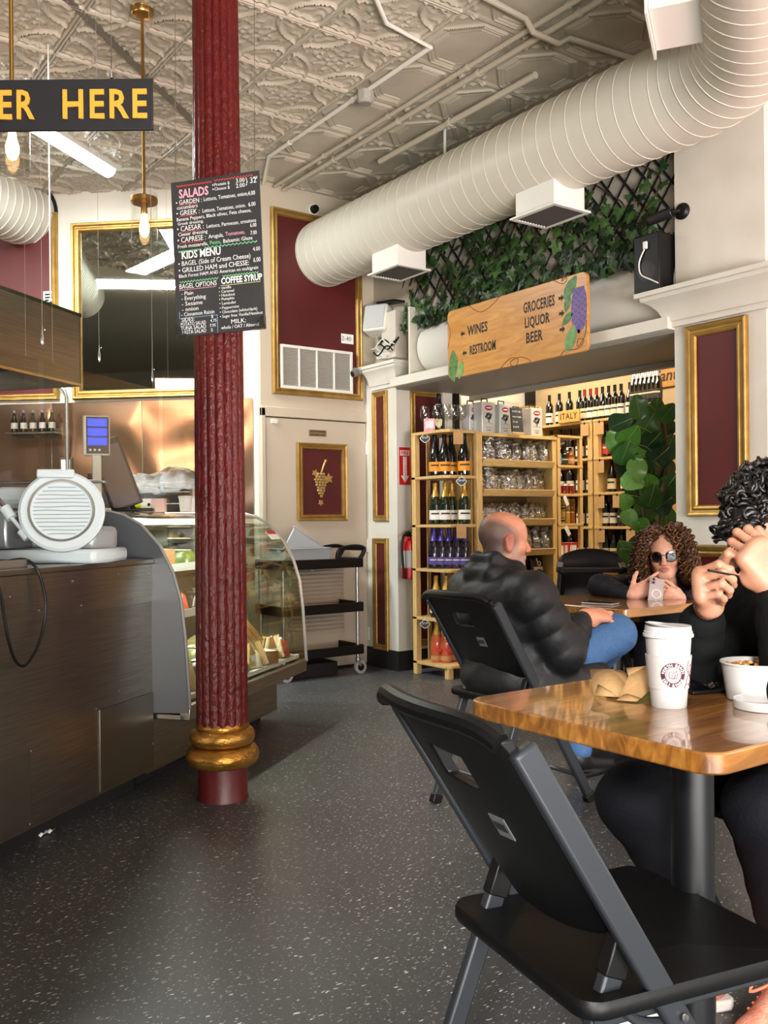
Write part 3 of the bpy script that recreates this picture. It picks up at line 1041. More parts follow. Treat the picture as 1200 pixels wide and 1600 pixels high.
# ------------------------------------------------------------ ORDER HERE sign
sz = 2.47
c = (at(238, 122, sz) + at(238, 202, sz)) / 2
SWD, SHT = .63, .135
t = thing('order_sign', 'long black hanging sign lettered in orange over the counter', 'sign', c - C(SWD / 2, 0), -YAW)
MB().bx(-SWD / 2, SWD / 2, 0, .012, -SHT / 2, SHT / 2).build('sign_board', mat('sign_black', '1b1a1c', .5), t, bevel=.001)
ORG = mat('orange_letter', 'ea9a33', .5)
for s, x0, x1 in (('ORDER', -.295, .013 - .01), ('HERE', .073, .302)):
    o = text(s, .108, ORG, t, (x0, -.004, -.038), bold=.002, ext=.002, name='sign_word', sp=1.18)
    o.scale[0] = (x1 - x0) / max(p[0] for p in o.bound_box)
for x in (-.28, .205):
    MB().tube([(x, .006, SHT / 2 - .008), (x, .006, CEIL - c.z)], .0012, 5).build('hanging_wire', CHROME, t)
    MB().lathe([(.001, 0), (.005, .004), (.001, .03)], 8, M=T(x, .006, SHT / 2)).build('wire_hook', CHROME, t)

# ------------------------------------------------------------ pendant lamps
BRASS = mat('brushed_brass', 'b08a4c', .28, .95)
BULB = mat('warm_bulb', 'ffd9a0', .3, emit='ffc477', estr=14)


def pendant(label, px, pz, hb):
    loc = at(px, 400, pz)
    loc.z = hb
    t = thing('pendant_lamp', label, 'pendant lamp', loc, -YAW, 'pendant lamps over the counter')
    MB().lathe([(.063, 0), (.063, .262)], 32, cap=False).build('glass_shade', clear('pendant_glass', 'f6f6f2', .05), t)
    MB().lathe([(.064, 0), (.064, .003), (.0615, .003), (.0615, 0)], 32).build('glass_rim', clear('rim_glass', 'f0f0ee', .5, .1), t)
    MB().lathe([(.0645, .215), (.066, .217), (.066, .238), (.0645, .24)], 32).build('brass_band', BRASS, t)
    MB().bx(-.064, .064, -.008, .008, .222, .234).bx(-.008, .008, -.064, .064, .222, .234).lathe([(.014, .16), (.016, .165), (.016, .23), (.009, .245)], 16).build('lamp_holder', BRASS, t)
    MB().lathe([(.001, .045), (.014, .052), (.024, .075), (.025, .1), (.016, .13), (.012, .162)], 18).build('bulb', BULB, t)
    MB().tube([(0, 0, .24), (0, 0, CEIL - hb - .03)], .008, 10).build('stem', BRASS, t)
    MB().lathe([(.01, -.045), (.05, -.035), (.056, -.025), (.056, 0)], 24, M=T(0, 0, CEIL - hb)).build('ceiling_canopy', BRASS, t)
    return t


pendant('brass pendant lamp with a clear glass cylinder between the sign and the chalkboard', 226, 4.57, 2.505)
pendant('brass pendant lamp half hidden by the ORDER HERE sign, glowing below it', 21, 3.5, 2.47)

# strip light
a, b_ = Vector((2.246, 6.419, 0)), Vector((.9, 5.4, 0))
dr = (b_ - a)
t = thing('strip_light', 'lit white fluorescent strip on the ceiling behind the sign', 'ceiling light', (a.x, a.y, CEIL - .02), math.atan2(dr.y, dr.x))
L = dr.length
MB().bx(0, L, -.06, .06, -.03, .02).build('light_tray', WHITEP, t)
MB().prism([(.055 * math.cos(math.pi + math.pi * k / 10), .05 * math.sin(math.pi + math.pi * k / 10)) for k in range(11)], 0, L, M=T(0, 0, -.03, rx=math.pi / 2, rz=math.pi / 2)).build('diffuser', mat('strip_glow', 'ffffff', .4, emit='f2fbff', estr=9), t)
lamp('strip_light_glow', 'AREA', 58, (.93, 1.0, .98), (a + b_) / 2 + Vector((0, 0, CEIL - .12)), (a + b_) / 2, 1.6, .2)

# ------------------------------------------------------------ counter run
RK = math.radians(37.9)
OK_ = C(-1.017, 3.922)
MK = Matrix.Translation(OK_) @ Matrix.Rotation(RK, 4, 'Z')
K = lambda x, y, z=0: MK @ Vector((x, y, z))
t = thing('steel_counter', 'worn stainless steel deli counter with riveted patch panels', 'counter', OK_, RK)
MB().bx(-2.9, .06, .012, .78, .085, .97).build('cabinet_body', STEELD, t)
MB().bx(-2.9, .062, -.012, .8, .97, .992).build('worktop', STEEL, t, bevel=.004)
MB().bx(-2.9, .065, -.002, .012, .81, .968).build('upper_front_sheet', STEEL, t)
MB().bx(-2.9, .065, .002, .012, .09, .812).build('lower_front_sheet', STEELD, t)
for x0, x1, z0, z1 in ((-1.75, -.75, .1, .356), (-.335, .06, .1, .42)):
    MB().bx(x0, x1, -.003, .002, z0, z1).build('patch_panel', mat('patch_steel', '80796e', .4, 1.0, bump=.05, bscale=60, stretch=(1, 1, 20)), t, bevel=.001)
rv = MB()
for x, z in ((-.75, .36), (-.36, .43), (-.2, .47), (.05, .2), (.05, .45), (.05, .62), (-.7, .84), (-.45, .835), (-.1, .83), (-.85, .9), (-.5, .93), (-.2, .94), (.03, .93), (.05, .3), (-.757, .11)):
    rv.ball((x, -.004, z), (.004, .003, .004), 8)
rv.build('rivets', CHROME, t)
MB().bx(-2.9, .05, .09, .7, 0, .085).build('kick_board', DARK, t)
MB().tube([(.03, .14, 0), (.03, .14, .085)], .018, 10).build('foot', ALU, t)

PROF = [(-.168, .355), (-.15, .654), (-.131, .814), (-.095, .93), (-.035, 1.042), (.055, 1.135), (.14, 1.178), (.205, 1.193)]
PR = PROF + [(.72, 1.2)]
t = thing('display_case', 'curved glass refrigerated deli case full of cheese and packages', 'display case', K(.075, 0), RK)
LC = 1.365
ME = Matrix(((0, 0, 1, 0), (1, 0, 0, 0), (0, 1, 0, 0), (0, 0, 0, 1)))
MB().bx(.0, LC + .05, .035, .74, .06, .36).build('case_base', STEELD, t, bevel=.004)
MB().bx(.05, LC, .12, .7, 0, .06).build('kick_board', DARK, t)
GREYE = mat('grey_end_panel', '6f7276', .38, .4)
poly = [(.72, .3), (-.165, .335)] + PR
MB().prism(poly, -.012, .012, M=ME).build('end_panel', GREYE, t)
poly2 = [(.72, .36), (-.165, .355)] + PR
MB().prism(poly2, LC - .004, LC + .004, M=ME).build('end_glass', clear('case_end_glass', 'e4eae2', .06), t)
for x in (0, LC):
    e = MB()
    pts = [(x, y, z) for y, z in PR]
    e.tube(pts, .009, 6)
    e.build('edge_trim', mat('grey_trim', 'a8a6a0', .35, .5), t)
MB().grid(lambda u, v: (u * LC,) + (lambda q: (PR[int(q)][0] + (PR[min(int(q) + 1, len(PR) - 1)][0] - PR[int(q)][0]) * (q - int(q)), PR[int(q)][1] + (PR[min(int(q) + 1, len(PR) - 1)][1] - PR[int(q)][1]) * (q - int(q))))(v * (len(PR) - 1.001)), 2, 24).build('curved_glass', clear('case_glass', 'eef3ec', .07), t, ang=60)
MB().bx(.0, LC, -.17, -.12, .30, .365).bx(0, LC, -.15, .05, .30, .325).build('front_rail', STEEL, t, bevel=.004)
MB().bx(.01, LC - .01, .7, .72, .36, 1.19).build('case_back', mat('case_mirror', '9aa09a', .08, .9), t)
MB().box(((LC) / 2, .28, .385), (LC - .03, .82, .02), M=T(0, 0, 0)).build('case_deck', WHITEP, t)
for z, y0 in ((.66, .3), (.9, .36)):
    MB().bx(.03, LC - .03, y0, .7, z, z + .012).build('glass_shelf', clear('shelf_glass', 'dfe9e0', .1), t)
    MB().bx(.03, LC - .03, y0 - .006, y0 + .002, z - .012, z + .03).build('price_rail', mat('rail_grey', '8b8f8e', .4), t)
MB().tube([(.08, .24, 1.15), (LC - .08, .24, 1.15)], .014, 10).build('case_lamp', mat('case_tube', 'fff5dd', .4, emit='fff0cc', estr=5), t)
lamp('case_lamp_glow', 'AREA', 14, (1, .93, .76), K(.075 + LC / 2, .2, 1.13), K(.075 + LC / 2, .25, .4), 1.2, .05).rotation_euler.z += 0
st = MB().bx(-.06, .06, -.001, .001, -.03, .03).build('warning_sticker', PAPERW, t, (1.27, -.012, 1.07))
st.rotation_euler = (-.72, 0, 0)
rs = MB().bx(-.06, .06, -.0022, -.001, .008, .03).build('red_print', mat('sticker_red', 'c0202a', .5), st)

# what lies in the case
rc = random.Random(3)
CHEESE = [mat('cheese_%s' % n, a, .5, col2=b) for n, a, b in (('straw', 'd8c487', 'e3d29c'), ('amber', 'c79a4e', 'd4aa60'), ('ivory', 'e3dcc2', 'ece6d0'), ('rind', '8a5a30', '9c6a3c'))]
WRAP = clear('cling_film', 'fbfaf2', .14, .08, .4, 30)


def wedge(loc, rz, s, m, label):
    t = thing('cheese_wedge', label, 'cheese', loc, rz, 'cheeses in the display case')
    a = .55
    pts = [(0, 0)] + [(s * math.cos(-a + 2 * a * k / 6), s * math.sin(-a + 2 * a * k / 6)) for k in range(7)]
    MB().prism(pts, 0, s * .55).build('cheese_body', m, t, bevel=.003)
    MB().prism([(x * 1.02 + .002, y * 1.02) for x, y in pts[1:]] + [(x * .96, y * .96) for x, y in pts[:0:-1]], 0, s * .55).build('rind', CHEESE[3], t)
    MB().bx(s * .3, s * .75, -.02, .02, s * .55, s * .55 + .001).build('price_label', PAPERW, t)


def pack(loc, rz, sx, sy, sz_, m, label, name='wrapped_package', cat='package'):
    t = thing(name, label, cat, loc, rz, 'packages in the display case')
    r_ = random.Random(int(loc[0] * 1000) % 97)
    MB().grid(lambda u, v: ((u - .5) * sx * (1 - .12 * abs(2 * v - 1) ** 3), (v - .5) * sy * (1 - .1 * abs(2 * u - 1) ** 3),
                            sz_ * (max(0, 1 - abs(2 * u - 1) ** 3) * max(0, 1 - abs(2 * v - 1) ** 3)) ** .5 + r_.uniform(0, .004)), 9, 9).build('wrapper', m, t, ang=60)
    MB().bx(-sx * .2, sx * .2, -sy * .18, sy * .18, sz_ + .001, sz_ + .003).build('label_sticker', PAPERW, t)
    MB().bx(-sx * .2, sx * .2, -sy * .06, sy * .0, sz_ + .003, sz_ + .0035).build('label_print', mat('label_ink', '3a3430', .6), t)


WP = [mat('wrap_%s' % n, a, .28, col2=b, scale=30) for n, a, b in (('butter', 'cdbb86', 'e6dcb8'), ('green', '4a5a2c', '75833f'), ('red', '8c2a22', 'a84a34'), ('clear', 'c9c3a8', 'e8e4d0'), ('dark', '23211f', '3a3532'))]
lv = (('floor', .396, -.04, .22, 7), ('lower glass shelf', .672, .40, .0, 6), ('upper glass shelf', .912, .46, .0, 5))
for nm, z, y0, dy, k in lv:
    for i in range(k):
        x = .14 + (LC - .26) * i / (k - 1) + .075
        for row in range(3 if dy else 1):
            y = y0 + row * (dy if row < 2 else dy * 1.1) + (.07 if not dy else 0)
            q = rc.random()
            L = K(x, y, z)
            rw = ['front', 'middle', 'back'][row] if dy else 'single'
            if q < .35:
                wedge(L, RK + rc.uniform(0, 6), rc.uniform(.12, .17), CHEESE[rc.randrange(3)], 'cheese wedge, %s in the %s row on the case %s' % (nth(i, k), rw, nm))
            else:
                pack(L, RK + rc.uniform(-.5, .5), rc.uniform(.16, .2), rc.uniform(.13, .18), rc.uniform(.05, .12), WP[rc.randrange(5)], 'wrapped package, %s in the %s row on the case %s' % (nth(i, k), rw, nm))
BRD_ = mat('bread_slice', 'd8bd8a', .7, col2='c9a86e', scale=30)
for i in range(10):
    t = thing('wrapped_sandwich', 'film-wrapped sandwich wedge along the front glass of the case, %s of ten' % nth(i, 10), 'sandwich', K(.15 + i * .125, -.075, .40), RK + rc.uniform(-.25, .25) + (.5 if i % 2 else -.3), 'sandwiches along the case front')
    tri = [(-.06, 0), (.06, 0), (.0, .12)]
    tl_ = T(rx=math.pi / 2 - .3)
    for k, (z0, z1, m) in enumerate(((-.03, -.014, BRD_), (-.014, .0, WP[(2, 1, 4)[i % 3]]), (0, .012, CHEESE[i % 3]), (.012, .03, BRD_))):
        MB().prism(tri, z0, z1, M=tl_).build('bread_slice' if m is BRD_ else 'sandwich_filling', m, t, bevel=.002)
    MB().prism([(x * 1.06, y * 1.04 - .002) for x, y in tri], -.033, .033, M=tl_).build('film', WRAP, t)
    MB().prism([(-.03, .025), (.03, .025), (.03, .055), (-.03, .055)], .034, .035, M=tl_).build('label_sticker', PAPERW, t)
# a leaning stack of bagged baguettes at the right end of the case
for i in range(4):
    t = thing('bagged_baguette', 'paper-bagged baguette leaning in the case, %s of four' % nth(i, 4), 'bread', K(1.05 + i * .07, -.01, .41), RK, 'bagged baguettes in the case')
    p0, p1 = Vector((0, 0, 0)), Vector((-.16, .16, .28))
    MB().tube([p0, p0.lerp(p1, .15), p0.lerp(p1, .5), p0.lerp(p1, .85), p1], [.01, .032, .036, .032, .012], 12).build('bread_loaf', mat('crust', 'b98a4a', .6, col2='d9b577', scale=20), t)
    MB().tube([p0, p0.lerp(p1, .3), p0.lerp(p1, .8)], [.02, .04, .041], 12).build('bag_sleeve', clear('bag_film', 'f7efd8', .2, .15, .5, 40), t)
for i in range(3):
    t = thing('case_bottle', 'green bottle with white label in the case, %s of three' % nth(i, 3), 'bottle', K(1.30 + i * .045, .34 + i * .07, .684), RK, 'green bottles in the case')
    MB().lathe([(.02, 0), (.033, .004), (.034, .12), (.026, .16), (.013, .19), (.012, .225)], 16).build('bottle_glass', mat('bottle_green', '1c2a1c', .1, coat=.5), t)
    MB().lathe([(.0345, .03), (.0345, .085)], 16).build('label', PAPERW, t)
    MB().lathe([(.0135, .185), (.0135, .228), (.001, .229)], 12).build('foil', GOLD, t)

# ------------------------------------------------------------ on the counter and the case
# meat slicer
c = at(97, 799, 3.62)
c.z = .992
t = thing('meat_slicer', 'white enamelled meat slicer with a large round blade plate on the counter', 'meat slicer', c, -YAW)
SLI = mat('slicer_enamel', 'c9d2d4', .3, .0)
dc = at(97, 799, 3.50) - c
dl = Vector((dc.x * CA - dc.y * SA, dc.x * SA + dc.y * CA, dc.z))
DM = Matrix.Translation(dl) @ Matrix.Rotation(math.radians(16), 4, 'Z') @ Matrix.Rotation(math.radians(90 - 12), 4, 'X')
MB().lathe([(.001, .012), (.108, .012), (.112, .020), (.118, .020), (.121, .012), (.145, .014), (.155, .006), (.156, -.01), (.15, -.02), (.001, -.02)], 64, M=DM).build('blade_plate', SLI, t, ang=40)
for k in range(13):
    y = -.09 + k * .015
    hw = math.sqrt(max(0, .103 ** 2 - y * y))
    MB().tube([(-hw, y, .013), (-hw * .5, y + rc.uniform(-.002, .002), .0135), (hw * .4, y + rc.uniform(-.002, .002), .0135), (hw, y, .013)], .0021, 5, M=DM).build('grease_ridge', mat('ridge_grey', '98a1a4', .35), t)
MB().lathe([(.112, .0125), (.112, .021), (.12, .021), (.12, .0125)], 48, M=DM).build('blade_ring', CHROME, t)
MB().bx(-.09, .045, .125, .158, -.012, .03, M=DM).build('sharpener_cover', SLI, t, bevel=.006)
MB().bx(-.27, .02, .05, .09, .06, .30).build('carriage_plate', SLI, t, bevel=.01)
for k in range(9):
    MB().tube([(-.26, .047, .12 + k * .016), (-.1, .047, .12 + k * .016)], .003, 5).build('carriage_ridge', SLI, t)
MB().prism([(-.34, -.12), (.16, -.12), (.2, -.04), (.2, .2), (-.34, .2)], 0, .055).build('slicer_base', SLI, t, bevel=.015)
MB().prism([(.02, -.05), (.14, -.07), (.2, .05), (.16, .17), (.02, .17)], .05, .14).build('motor_housing', mat('slicer_grey', 'a7aaa9', .3, .4), t, bevel=.02)
MB().bx(-.3, .13, .12, .15, .315, .325).bx(-.22, .1, .15, .2, .32, .33).build('product_tray_edge', ALU, t, bevel=.003)
MB().tube([(-.27, -.12, .33), (-.15, -.14, .2)], .009, 10).build('guide_rod', CHROME, t)
MB().tube([(-.17, -.135, .215), (-.14, -.14, .175)], .021, 12).tube([(-.14, -.14, .175), (-.085, -.15, .115)], .008, 10).build('rod_clamp', SLI, t)
MB().tube([(-.1, -.15, .13), (-.075, -.15, .1)], .02, 12).build('rod_end', SLI, t)
MB().prism([(-.36, -.16), (-.16, -.16), (-.12, .0), (-.36, 0)], .06, .2, M=T(0, .02, 0)).build('slice_deflector', mat('deflector', '8d9092', .3, .6), t, bevel=.01)
# tray of cheese
t = thing('cheese_tray', 'steel tray holding an amber cheese round in front of the slicer', 'tray', K(-.86, .10, .992), RK)
MB().bx(-.16, .12, -.09, .13, 0, .006).bx(-.16, .12, -.09, -.084, 0, .03).bx(-.16, .12, .124, .13, 0, .03).bx(.114, .12, -.09, .13, 0, .03).build('tray_pan', ALU, t)
o = tag(MB().lathe([(.075, 0), (.08, .01), (.08, .055), (.07, .06), (.001, .06)], 32).build('cheese_round', mat('amber_cheese', 'a8843a', .3, col2='c29a4a', scale=6, coat=.3), None, K(-.87, .13, .999)), 'amber cheese round lying in the steel tray', 'cheese')
crumb = MB()
for k in range(26):
    a = rc.uniform(3.4, 6.0)
    crumb.ball((.095 * math.cos(a), .075 * math.sin(a) - .005, .006), rc.uniform(.004, .008), 6)
tag(crumb.build('cheese_crumbs', CHEESE[0], None, K(-.87, .13, .999), RK), 'loose cheese crumbs in the steel tray', 'crumbs', kind='stuff')
# power cord looping over the front of the counter
cp = [onP(x, y, OK_ + MK.to_3x3() @ Vector((0, dy, 0)), MK.to_3x3() @ Vector((0, 1, 0))) for x, y, dy in ((-30, 905, .05), (5, 880, .04), (38, 874, .02), (58, 890, -.02), (69, 925, -.03), (71, 955, -.03), (66, 988, -.03), (54, 1020, -.035), (38, 1040, -.04), (24, 1032, -.045), (13, 1000, -.05), (6, 960, -.05), (0, 925, -.05), (-12, 890, -.04))]


def spline(pts, k=5):
    out = []
    P = [pts[0]] + list(pts) + [pts[-1]]
    for i in range(1, len(P) - 2):
        for j in range(k):
            u = j / k
            a, b2, c2, d = P[i - 1], P[i], P[i + 1], P[i + 2]
            out.append(.5 * ((2 * b2) + (c2 - a) * u + (2 * a - 5 * b2 + 4 * c2 - d) * u * u + (3 * b2 - a - 3 * c2 + d) * u ** 3))
    return out + [pts[-1]]


tag(MB().tube(spline([Vector(p) - K(-.9, -.03, .97) for p in cp]), .0052, 8).build('power_cord', BLACK, None, K(-.9, -.03, .97)), 'black power cord looping down the front of the steel counter', 'cord')

# price display and till on the case
c = at(152, 800, 4.25)
c.z = 1.2
t = thing('price_display', 'white pole display with three blue screens standing on the case', 'price display', c, -YAW + .22)
PW = mat('pos_white', 'cfcac0', .4)
MB().bx(-.02, .02, -.02, .02, 0, .26).build('display_pole', PW, t, bevel=.005)
MB().bx(-.06, .06, -.045, .045, 0, .015).build('display_foot', PW, t, bevel=.004)
MB().bx(-.058, .058, -.03, .035, .255, .435).build('display_head', PW, t, bevel=.006)
MB().bx(-.042, .056, -.033, -.03, .262, .43).build('display_face', mat('display_bezel', '2a1518', .3), t)
BL = mat('blue_screen', '1f35e8', .3, emit='2340ff', estr=1.4)
for k in range(3):
    MB().bx(-.036, .048, -.036, -.033, .30 + k * .043, .335 + k * .043).build('blue_screen', BL, t, bevel=.002)
for k in range(3):
    MB().bx(-.03 + k * .02, -.02 + k * .02, -.035, -.033, .274, .284).build('key', PW, t)
BRN = mat('till_brown', '5a4a48', .45, col2='6a5855', scale=3)
c = at(200, 806, 4.45)
c.z = 1.2
t = thing('till_screen', 'dark brown tilted till screen seen from behind on the case', 'till', c, -YAW + .15)
M_ = T(0, 0, .02, ry=-.34)
MB().bx(-.07, .075, -.012, .012, 0, .34, M=M_).build('screen_shell', mat('till_dark', '2c2222', .4), t, bevel=.004)
MB().bx(-.06, .065, -.016, -.012, .01, .31, M=M_).build('screen_back', BRN, t, bevel=.004)
MB().bx(-.10, .12, -.05, .06, 0, .016).build('stand_foot', BLACK, t, bevel=.004)
MB().bx(-.19, -.06, .02, .1, 0, .19).build('till_body', BRN, t, bevel=.006)
MB().tube([(.03, .02, 0), (-.06, .03, .2)], .012, 8).build('stand_arm', BLACK, t)
c = at(238, 803, 4.6)
c.z = 1.2
t = thing('tissue_box', 'pale pink paper box with a round mark beside the till', 'box', c, -YAW + .1)
MB().bx(-.065, .065, -.04, .04, 0, .065).build('box_body', mat('pink_card', 'd9b8b0', .6), t, bevel=.003)
MB().lathe([(.004, 0), (.008, 0), (.008, .001)], 14, M=T(-.01, -.041, .035, rx=math.pi / 2)).build('round_mark', BLACK, t)
MB().bx(-.066, .0, -.0408, -.04, .001, .064).build('white_panel', PAPERW, t)
tag(MB().bx(-.022, .022, -.004, .004, 0, .045).build('sticky_note', mat('neon_yellow', 'e4f21c', .5), None, at(215, 791, 4.52) + Vector((0, 0, -.012)), rot=(0, -.5, -YAW)), 'neon yellow sticky note next to the till', 'note')
for i in range(2):
    c = at(290 + i * 12, 800, 4.6 + .1 * i)
    c.z = 1.2
    t = thing('paper_cup', 'white paper cup on the case beside the red column, %s' % ('left one', 'right one')[i], 'cup', c)
    MB().lathe([(.026, 0), (.033, .07), (.035, .072), (.031, .07), (.025, .004), (.001, .004)], 20).build('cup_wall', PAPERW, t)
    MB().lathe([(.0345, .066), (.036, .07), (.036, .076), (.001, .078)], 20).build('cup_lid', WHITEP, t)
# back counter with a wrapped countertop oven
t = thing('back_counter', 'stainless work table along the splashback wall', 'work table', OC, RZC)
MB().bx(-4.2, -.1, -.66, -.02, .86, .9).build('table_top', STEEL, t, bevel=.004)
MB().bx(-4.2, -.1, -.6, -.02, .1, .86).build('under_cabinet', STEELD, t)
c = onP(262, 798, OC + NC * .42, NC)
c.z = .9
OW = .50
t = thing('rack_oven', 'countertop rack oven with a stack of wire shelves, film over its top', 'oven', c, RZC)
OH = 1.42 - .9
MB().bx(-OW / 2, OW / 2, .14, .15, 0, OH).bx(-OW / 2, -OW / 2 + .02, -.2, .15, 0, OH).bx(OW / 2 - .02, OW / 2, -.2, .15, 0, OH).bx(-OW / 2, OW / 2, -.2, .15, OH - .02, OH).bx(-OW / 2, OW / 2, -.2, .15, 0, .02).build('oven_body', ALU, t)
for k in range(6):
    z = .06 + k * .08
    rk = MB()
    rk.tube([(-OW / 2 + .02, -.19, z), (OW / 2 - .02, -.19, z)], .005, 6)
    for j in range(8):
        x = -OW / 2 + .04 + (OW - .08) * j / 7
        rk.tube([(x, -.19, z), (x, .13, z)], .002, 5)
    rk.build('wire_shelf', CHROME, t)
for k in range(9):
    z = .065 + (k % 5) * .08
    x = -.17 + (k * 37 % 9) * .042
    L = MK  # noqa
    o = tag(MB().grid(lambda u, v: ((u - .5) * .11, (v - .5) * .1, .045 * (max(0, 1 - (2 * u - 1) ** 4) * max(0, 1 - (2 * v - 1) ** 4)) ** .5), 6, 6).build('pastry', mat('pastry_%d' % (k % 3), ('8c6a3e', 'b7a07a', '4a3a2c')[k % 3], .5), None, (0, 0, 0), RZC), 'baked item in the rack oven, %s of the nine counted from below' % ORD[k], 'pastry', 'pastries in the rack oven')
    o.location = t.matrix_basis @ Vector((x, -.06, z))
rf = random.Random(11)
fm = MB().grid(lambda u, v: ((u - .5) * (OW + .1), (v - .5) * .42 - .03, OH + .01 + .075 * math.sin(3.1 * u) * (1 + .4 * math.sin(9 * u + 4 * v)) * max(0, 1 - abs(2 * v - 1) ** 3) + .025 * rf.random() + .07 * max(0, u - .6) - .14 * max(0, abs(2 * u - 1) - .86) * 6 * (u < .5) - .1 * max(0, .12 - v) * 8), 20, 12)
o = fm.build('plastic_film', clear('crumpled_film', '9ba4a7', .05, .35, .5, 14), t, ang=30)
# hood over the work area
t = thing('extractor_hood', 'stainless steel extractor hood hanging at the far left above the counter', 'extractor hood', K(.514, .65, 1.824), RK)
MB().bx(-3.2, 0, 0, .012, 0, .36).bx(-.012, 0, 0, .7, 0, .36).bx(-3.2, 0, .69, .7, 0, .36).bx(-3.2, 0, 0, .7, .35, .36).build('hood_skirt', STEEL, t)
MB().bx(-3.19, -.012, .012, .69, .10, .12).build('hood_filter', mat('filter_dark', '2a2725', .6), t)
MB().bx(-3.2, 0, -.006, 0, .343, .36).bx(-3.2, 0, -.006, 0, 0, .012).build('hood_lip', CHROME, t)
for x in (-.3, -2.0):
    MB().tube([(x, .3, .36), (x, .3, CEIL - 1.824)], .008, 8).build('hood_rod', CHROME, t)
# steel gooseneck pipe
pz = onP(105, 740, OC + NC * .06, NC)
pt = onP(105, 610, OC + NC * .06, NC)
t = thing('steel_pipe', 'thin steel pipe bending out of the wall above the slicer', 'pipe', (pz.x, pz.y, .9), RZC)
MB().tube([(-.10, .05, pt.z - .9 + .02), (-.05, 0, pt.z - .9 + .03), (-.015, 0, pt.z - .9), (0, 0, pt.z - .95), (0, 0, 0)], .012, 10).build('pipe_run', ALU, t)
MB().lathe([(.02, 0), (.03, .004), (.03, .014), (.014, .02)], 16).build('pipe_flange', ALU, t)
c = onP(104, 738, OC + NC * .02, NC)
t = thing('wall_outlet', 'small framed outlet plate beside the steel pipe', 'outlet', c, RZC)
MB().bx(-.05, .05, -.012, .0, 0, .11).build('outlet_frame', mat('outlet_brown', '4e4238', .5), t, bevel=.003)
MB().bx(-.035, .035, -.014, -.012, .015, .095).build('outlet_plate', PAPERW, t)
# reflection of bottles in the splashback, built as solid bottles on an added ledge
c = onP(52, 676, OC + NC * .07, NC)
t = thing('reflection_ledge', 'narrow steel ledge added at the far left under bottles standing in for a reflection', 'shelf', c, RZC)
MB().bx(-.2, .2, -.05, .068, -.012, 0).bx(-.2, .2, .06, .068, -.05, .04).build('ledge_plate', STEEL, t)
for i in range(5):
    o = thing('reflected_bottle', 'small dark bottle standing in for a reflection in the splashback, %s of five' % nth(i, 5), 'bottle', t.matrix_basis @ Vector((-.15 + i * .075, 0, 0)), 0, 'reflected bottles on the splashback')
    MB().lathe([(.02, 0), (.026, .004), (.026, .09), (.012, .125), (.011, .165)], 14).build('bottle_glass', mat('dark_glass', '15120f', .08, coat=.4), o)
    MB().lathe([(.0125, .15), (.0125, .172), (.001, .172)], 10).build('cap', mat('cap_grey', '5c5a58', .4), o)
    MB().lathe([(.0265, .03), (.0265, .075)], 14).build('label', mat('label_dim', '8d877c', .6), o)
# hanging wires with clips, and the clear guards they carry
for i, (px, yb, lab) in enumerate(((66, 528, 'hanging wire with a clip before the steel hood'), (155, 555, 'hanging wire with a clip before the mirror, left one'), (238, 588, 'hanging wire with a clip before the mirror, beside the chalkboard'))):
    c = at(px, yb, 3.62 + .32 * i)
    t = thing('hanging_wire', lab, 'wire', c)
    MB().tube([(0, 0, .02), (0, 0, CEIL - c.z)], .0009, 5).build('wire', mat('wire_grey', '8f8d86', .6), t)
    MB().lathe([(.001, -.03), (.005, -.02), (.006, 0), (.003, .02), (.0015, .045)], 8).build('clip', CHROME, t)
    MB().tube([(0, 0, .02), (.008, 0, .035), (.012, 0, .03)], .0012, 5).build('clip_spring', CHROME, t)
t = thing('hanging_rod', 'thin white rod hanging beside the left duct', 'rod', at(79, 468, 4.9))
MB().tube([(0, 0, 0), (0, 0, CEIL - t.location.z)], .004, 6).build('rod', WHITEP, t)
MB().lathe([(.01, -.012), (.01, 0), (.004, .004)], 10).build('rod_tip', WHITEP, t)
for i, (x0, x1) in enumerate(((-1.6, -.42), (-.38, .48), (.52, 1.36))):
    t = thing('counter_guard', 'clear acrylic guard panel hanging over the counter, %s of three' % nth(i, 3), 'guard', K((x0 + x1) / 2, .2, 1.28), RK, 'clear guards over the counter')
    MB().bx((x0 - x1) / 2, (x1 - x0) / 2, -.002, .002, 0, .5).build('acrylic_sheet', clear('guard_acrylic', 'f8f8f6', .0, .02), t)
    for s in (-1, 1):
        MB().tube([(s * (x1 - x0) * .44, 0, .5), (s * (x1 - x0) * .44, 0, CEIL - 1.28)], .0005, 4).build('guard_wire', mat('wire_grey', '8f8d86', .6), t)
# litter on the floor
c = onz(68, 1304, 0)
tag(MB().grid(lambda u, v: ((u - .5) * .07, (v - .5) * .045, .004 + .012 * math.sin(5 * u + 3 * v) ** 2), 5, 4).build('paper_scrap', PAPERW, None, c, .5, solid=.001), 'crumpled white paper scrap on the floor by the counter', 'litter')

# ------------------------------------------------------------ over the opening: barrel, ivy, sign, pilaster gear
t = thing('shutter_barrel', 'white round roller shutter housing above the opening', 'shutter housing', (4.40, 3.16, 2.43))
MB().tube([(0, .0, 0), (0, 2.28, 0)], .19, 36).build('barrel', mat('barrel_white', 'd6d3ca', .4), t)
MB().bx(-.22, -.08, 0, 2.3, -.235, -.205).build('barrel_lip', WHITEP, t)
MB().bx(-.21, -.17, 0, 2.3, -.25, -.235).build('guide_slot', DARK, t)
MB().bx(-.24, .12, 2.30, 2.32, -.24, .30).build('end_plate', mat('plate_cream', 'd2cabc', .5), t, bevel=.003)
